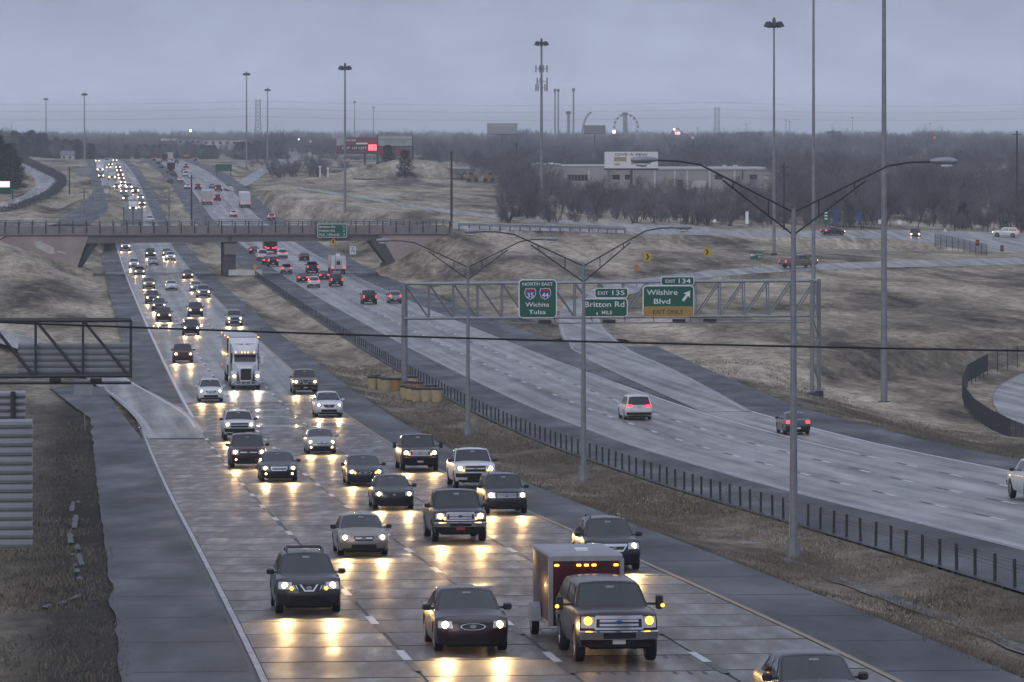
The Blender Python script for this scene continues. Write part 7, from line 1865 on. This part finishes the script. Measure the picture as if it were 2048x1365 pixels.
o = thing('fair_ride', 'low fairground ride with pink and white lights', 'ride', PW(1355, 268, 4000)); part(o, 'frame', MB().path([Vector((-9, 0, -4)), Vector((-4, 0, 3)), Vector((0, 0, 5)), Vector((5, 0, 0)), Vector((9, 0, -4))], .5, 5), MATS['dark_steel']); part(o, 'lights', MB().rloft([(-.5, 2.2, -.8, 1.8, .5), (.5, 2.2, -.8, 1.8, .5)]), MATS['pink_light']); part(o, 'lights', MB().rloft([(-.5, .8, 3.2, 4.8, .4), (.5, .8, 3.2, 4.8, .4)]), MATS['white_light'], loc=(-3, 0, 0))
part(o, 'legs', MB().tube((-4, 0, 3), (-4, 0, -8), .3).tube((4, 0, 1), (4, 0, -8), .3), MATS['dark_steel'])
def glow(x, y, Y, r, m, lb):
    q = PW(x, y, Y); zq = gz(q.x, q.y); o = thing('yard_lamp', lb, 'lamp', (q.x, q.y, zq)); h = max(2, q.z - zq)
    part(o, 'post', MB().tube((0, .2, -.5), (0, .2, h), .12), MATS['dark_steel']); part(o, 'bulb', MB().tube((0, -.1, h - r), (0, -.1, h + r), r * .8, r, 8), MATS[m])
glow(1228, 264, 3990, 1.3, 'white_light', 'bright white lamp at the foot of the big wheel'); glow(381, 262, 4200, 1.0, 'white_light', 'white lamp above the far road crest'); glow(577, 284, 3000, .6, 'white_light', 'white yard lamp right of the twin masts, low one'); glow(598, 279, 3000, .6, 'white_light', 'white yard lamp highest of the trio before the billboards'); glow(622, 284, 3000, .5, 'white_light', 'white yard lamp closest to the red billboard'); glow(1869, 276, 3300, 1.0, 'red_light', 'red lamp on the horizon beyond the woods'); glow(1386, 277, 3900, 1.0, 'pink_light', 'pink lamp beside the low fairground ride')
for x, yt, lb in ((1395, 256, 'thin horizon pole beside the lattice pylon'), (1492, 248, 'thin lamp pole above the grey horizon block'), (1572, 240, 'first thin horizon pole behind the lamp column'), (1579, 243, 'second thin horizon pole behind the lamp column'), (1705, 235, 'thin horizon pole between two billboards'), (1860, 247, 'thin horizon pole near the red lamp')):
    q = PW(x, 285, 3500); zq = gz(q.x, q.y); o = thing('horizon_pole', lb, 'pole', (q.x, q.y, zq)); H = q.z + (285 - yt) * 3500 / FP - zq; part(o, 'pole', MB().tube((0, 0, -1), (0, 0, H), .22, .16, 5), MATS['steel']); part(o, 'head', MB().box(-1, 1, -.3, .3, H - .4, H), MATS['dark_steel'])
for x, y, yb, lb in ((640, 335, 352, 'pale lamp post by the dark-roofed building'), (656, 338, 354, 'second pale lamp post by the dark-roofed building'), (1019, 318, 362, 'white light pole beside the utility pole')):
    q = PW(x, yb, 1500); o = thing('white_pole', lb, 'pole', q); part(o, 'pole', MB().tube((0, 0, -1), (0, 0, (yb - y) * 1500 / FP), .28, .2, 6), MATS['sign_white']); part(o, 'head', MB().box(-.5, .5, -.2, .2, (yb - y) * 1500 / FP, (yb - y) * 1500 / FP + .4), MATS['sign_white'])
# ------------------------------------------------------------------ haze
hb = MB(); hb.box(-4200, 4200, -60, 13900, -8.0, 68.0)
hz = link('haze', hb.mesh('haze'))
hm = bpy.data.materials.new('haze'); hm.use_nodes = True; hm.node_tree.nodes.clear()
ho = hm.node_tree.nodes.new('ShaderNodeOutputMaterial'); hv = hm.node_tree.nodes.new('ShaderNodeVolumePrincipled')
hv.inputs['Color'].default_value = (0.86, 0.92, 1.0, 1); hv.inputs['Density'].default_value = 0.00013; hv.inputs['Anisotropy'].default_value = 0.0
hm.node_tree.links.new(hv.outputs[0], ho.inputs['Volume'])
hz.data.materials.append(hm)
tag(hz, 'pale blue winter haze filling the air over the valley', 'haze', kind='stuff')
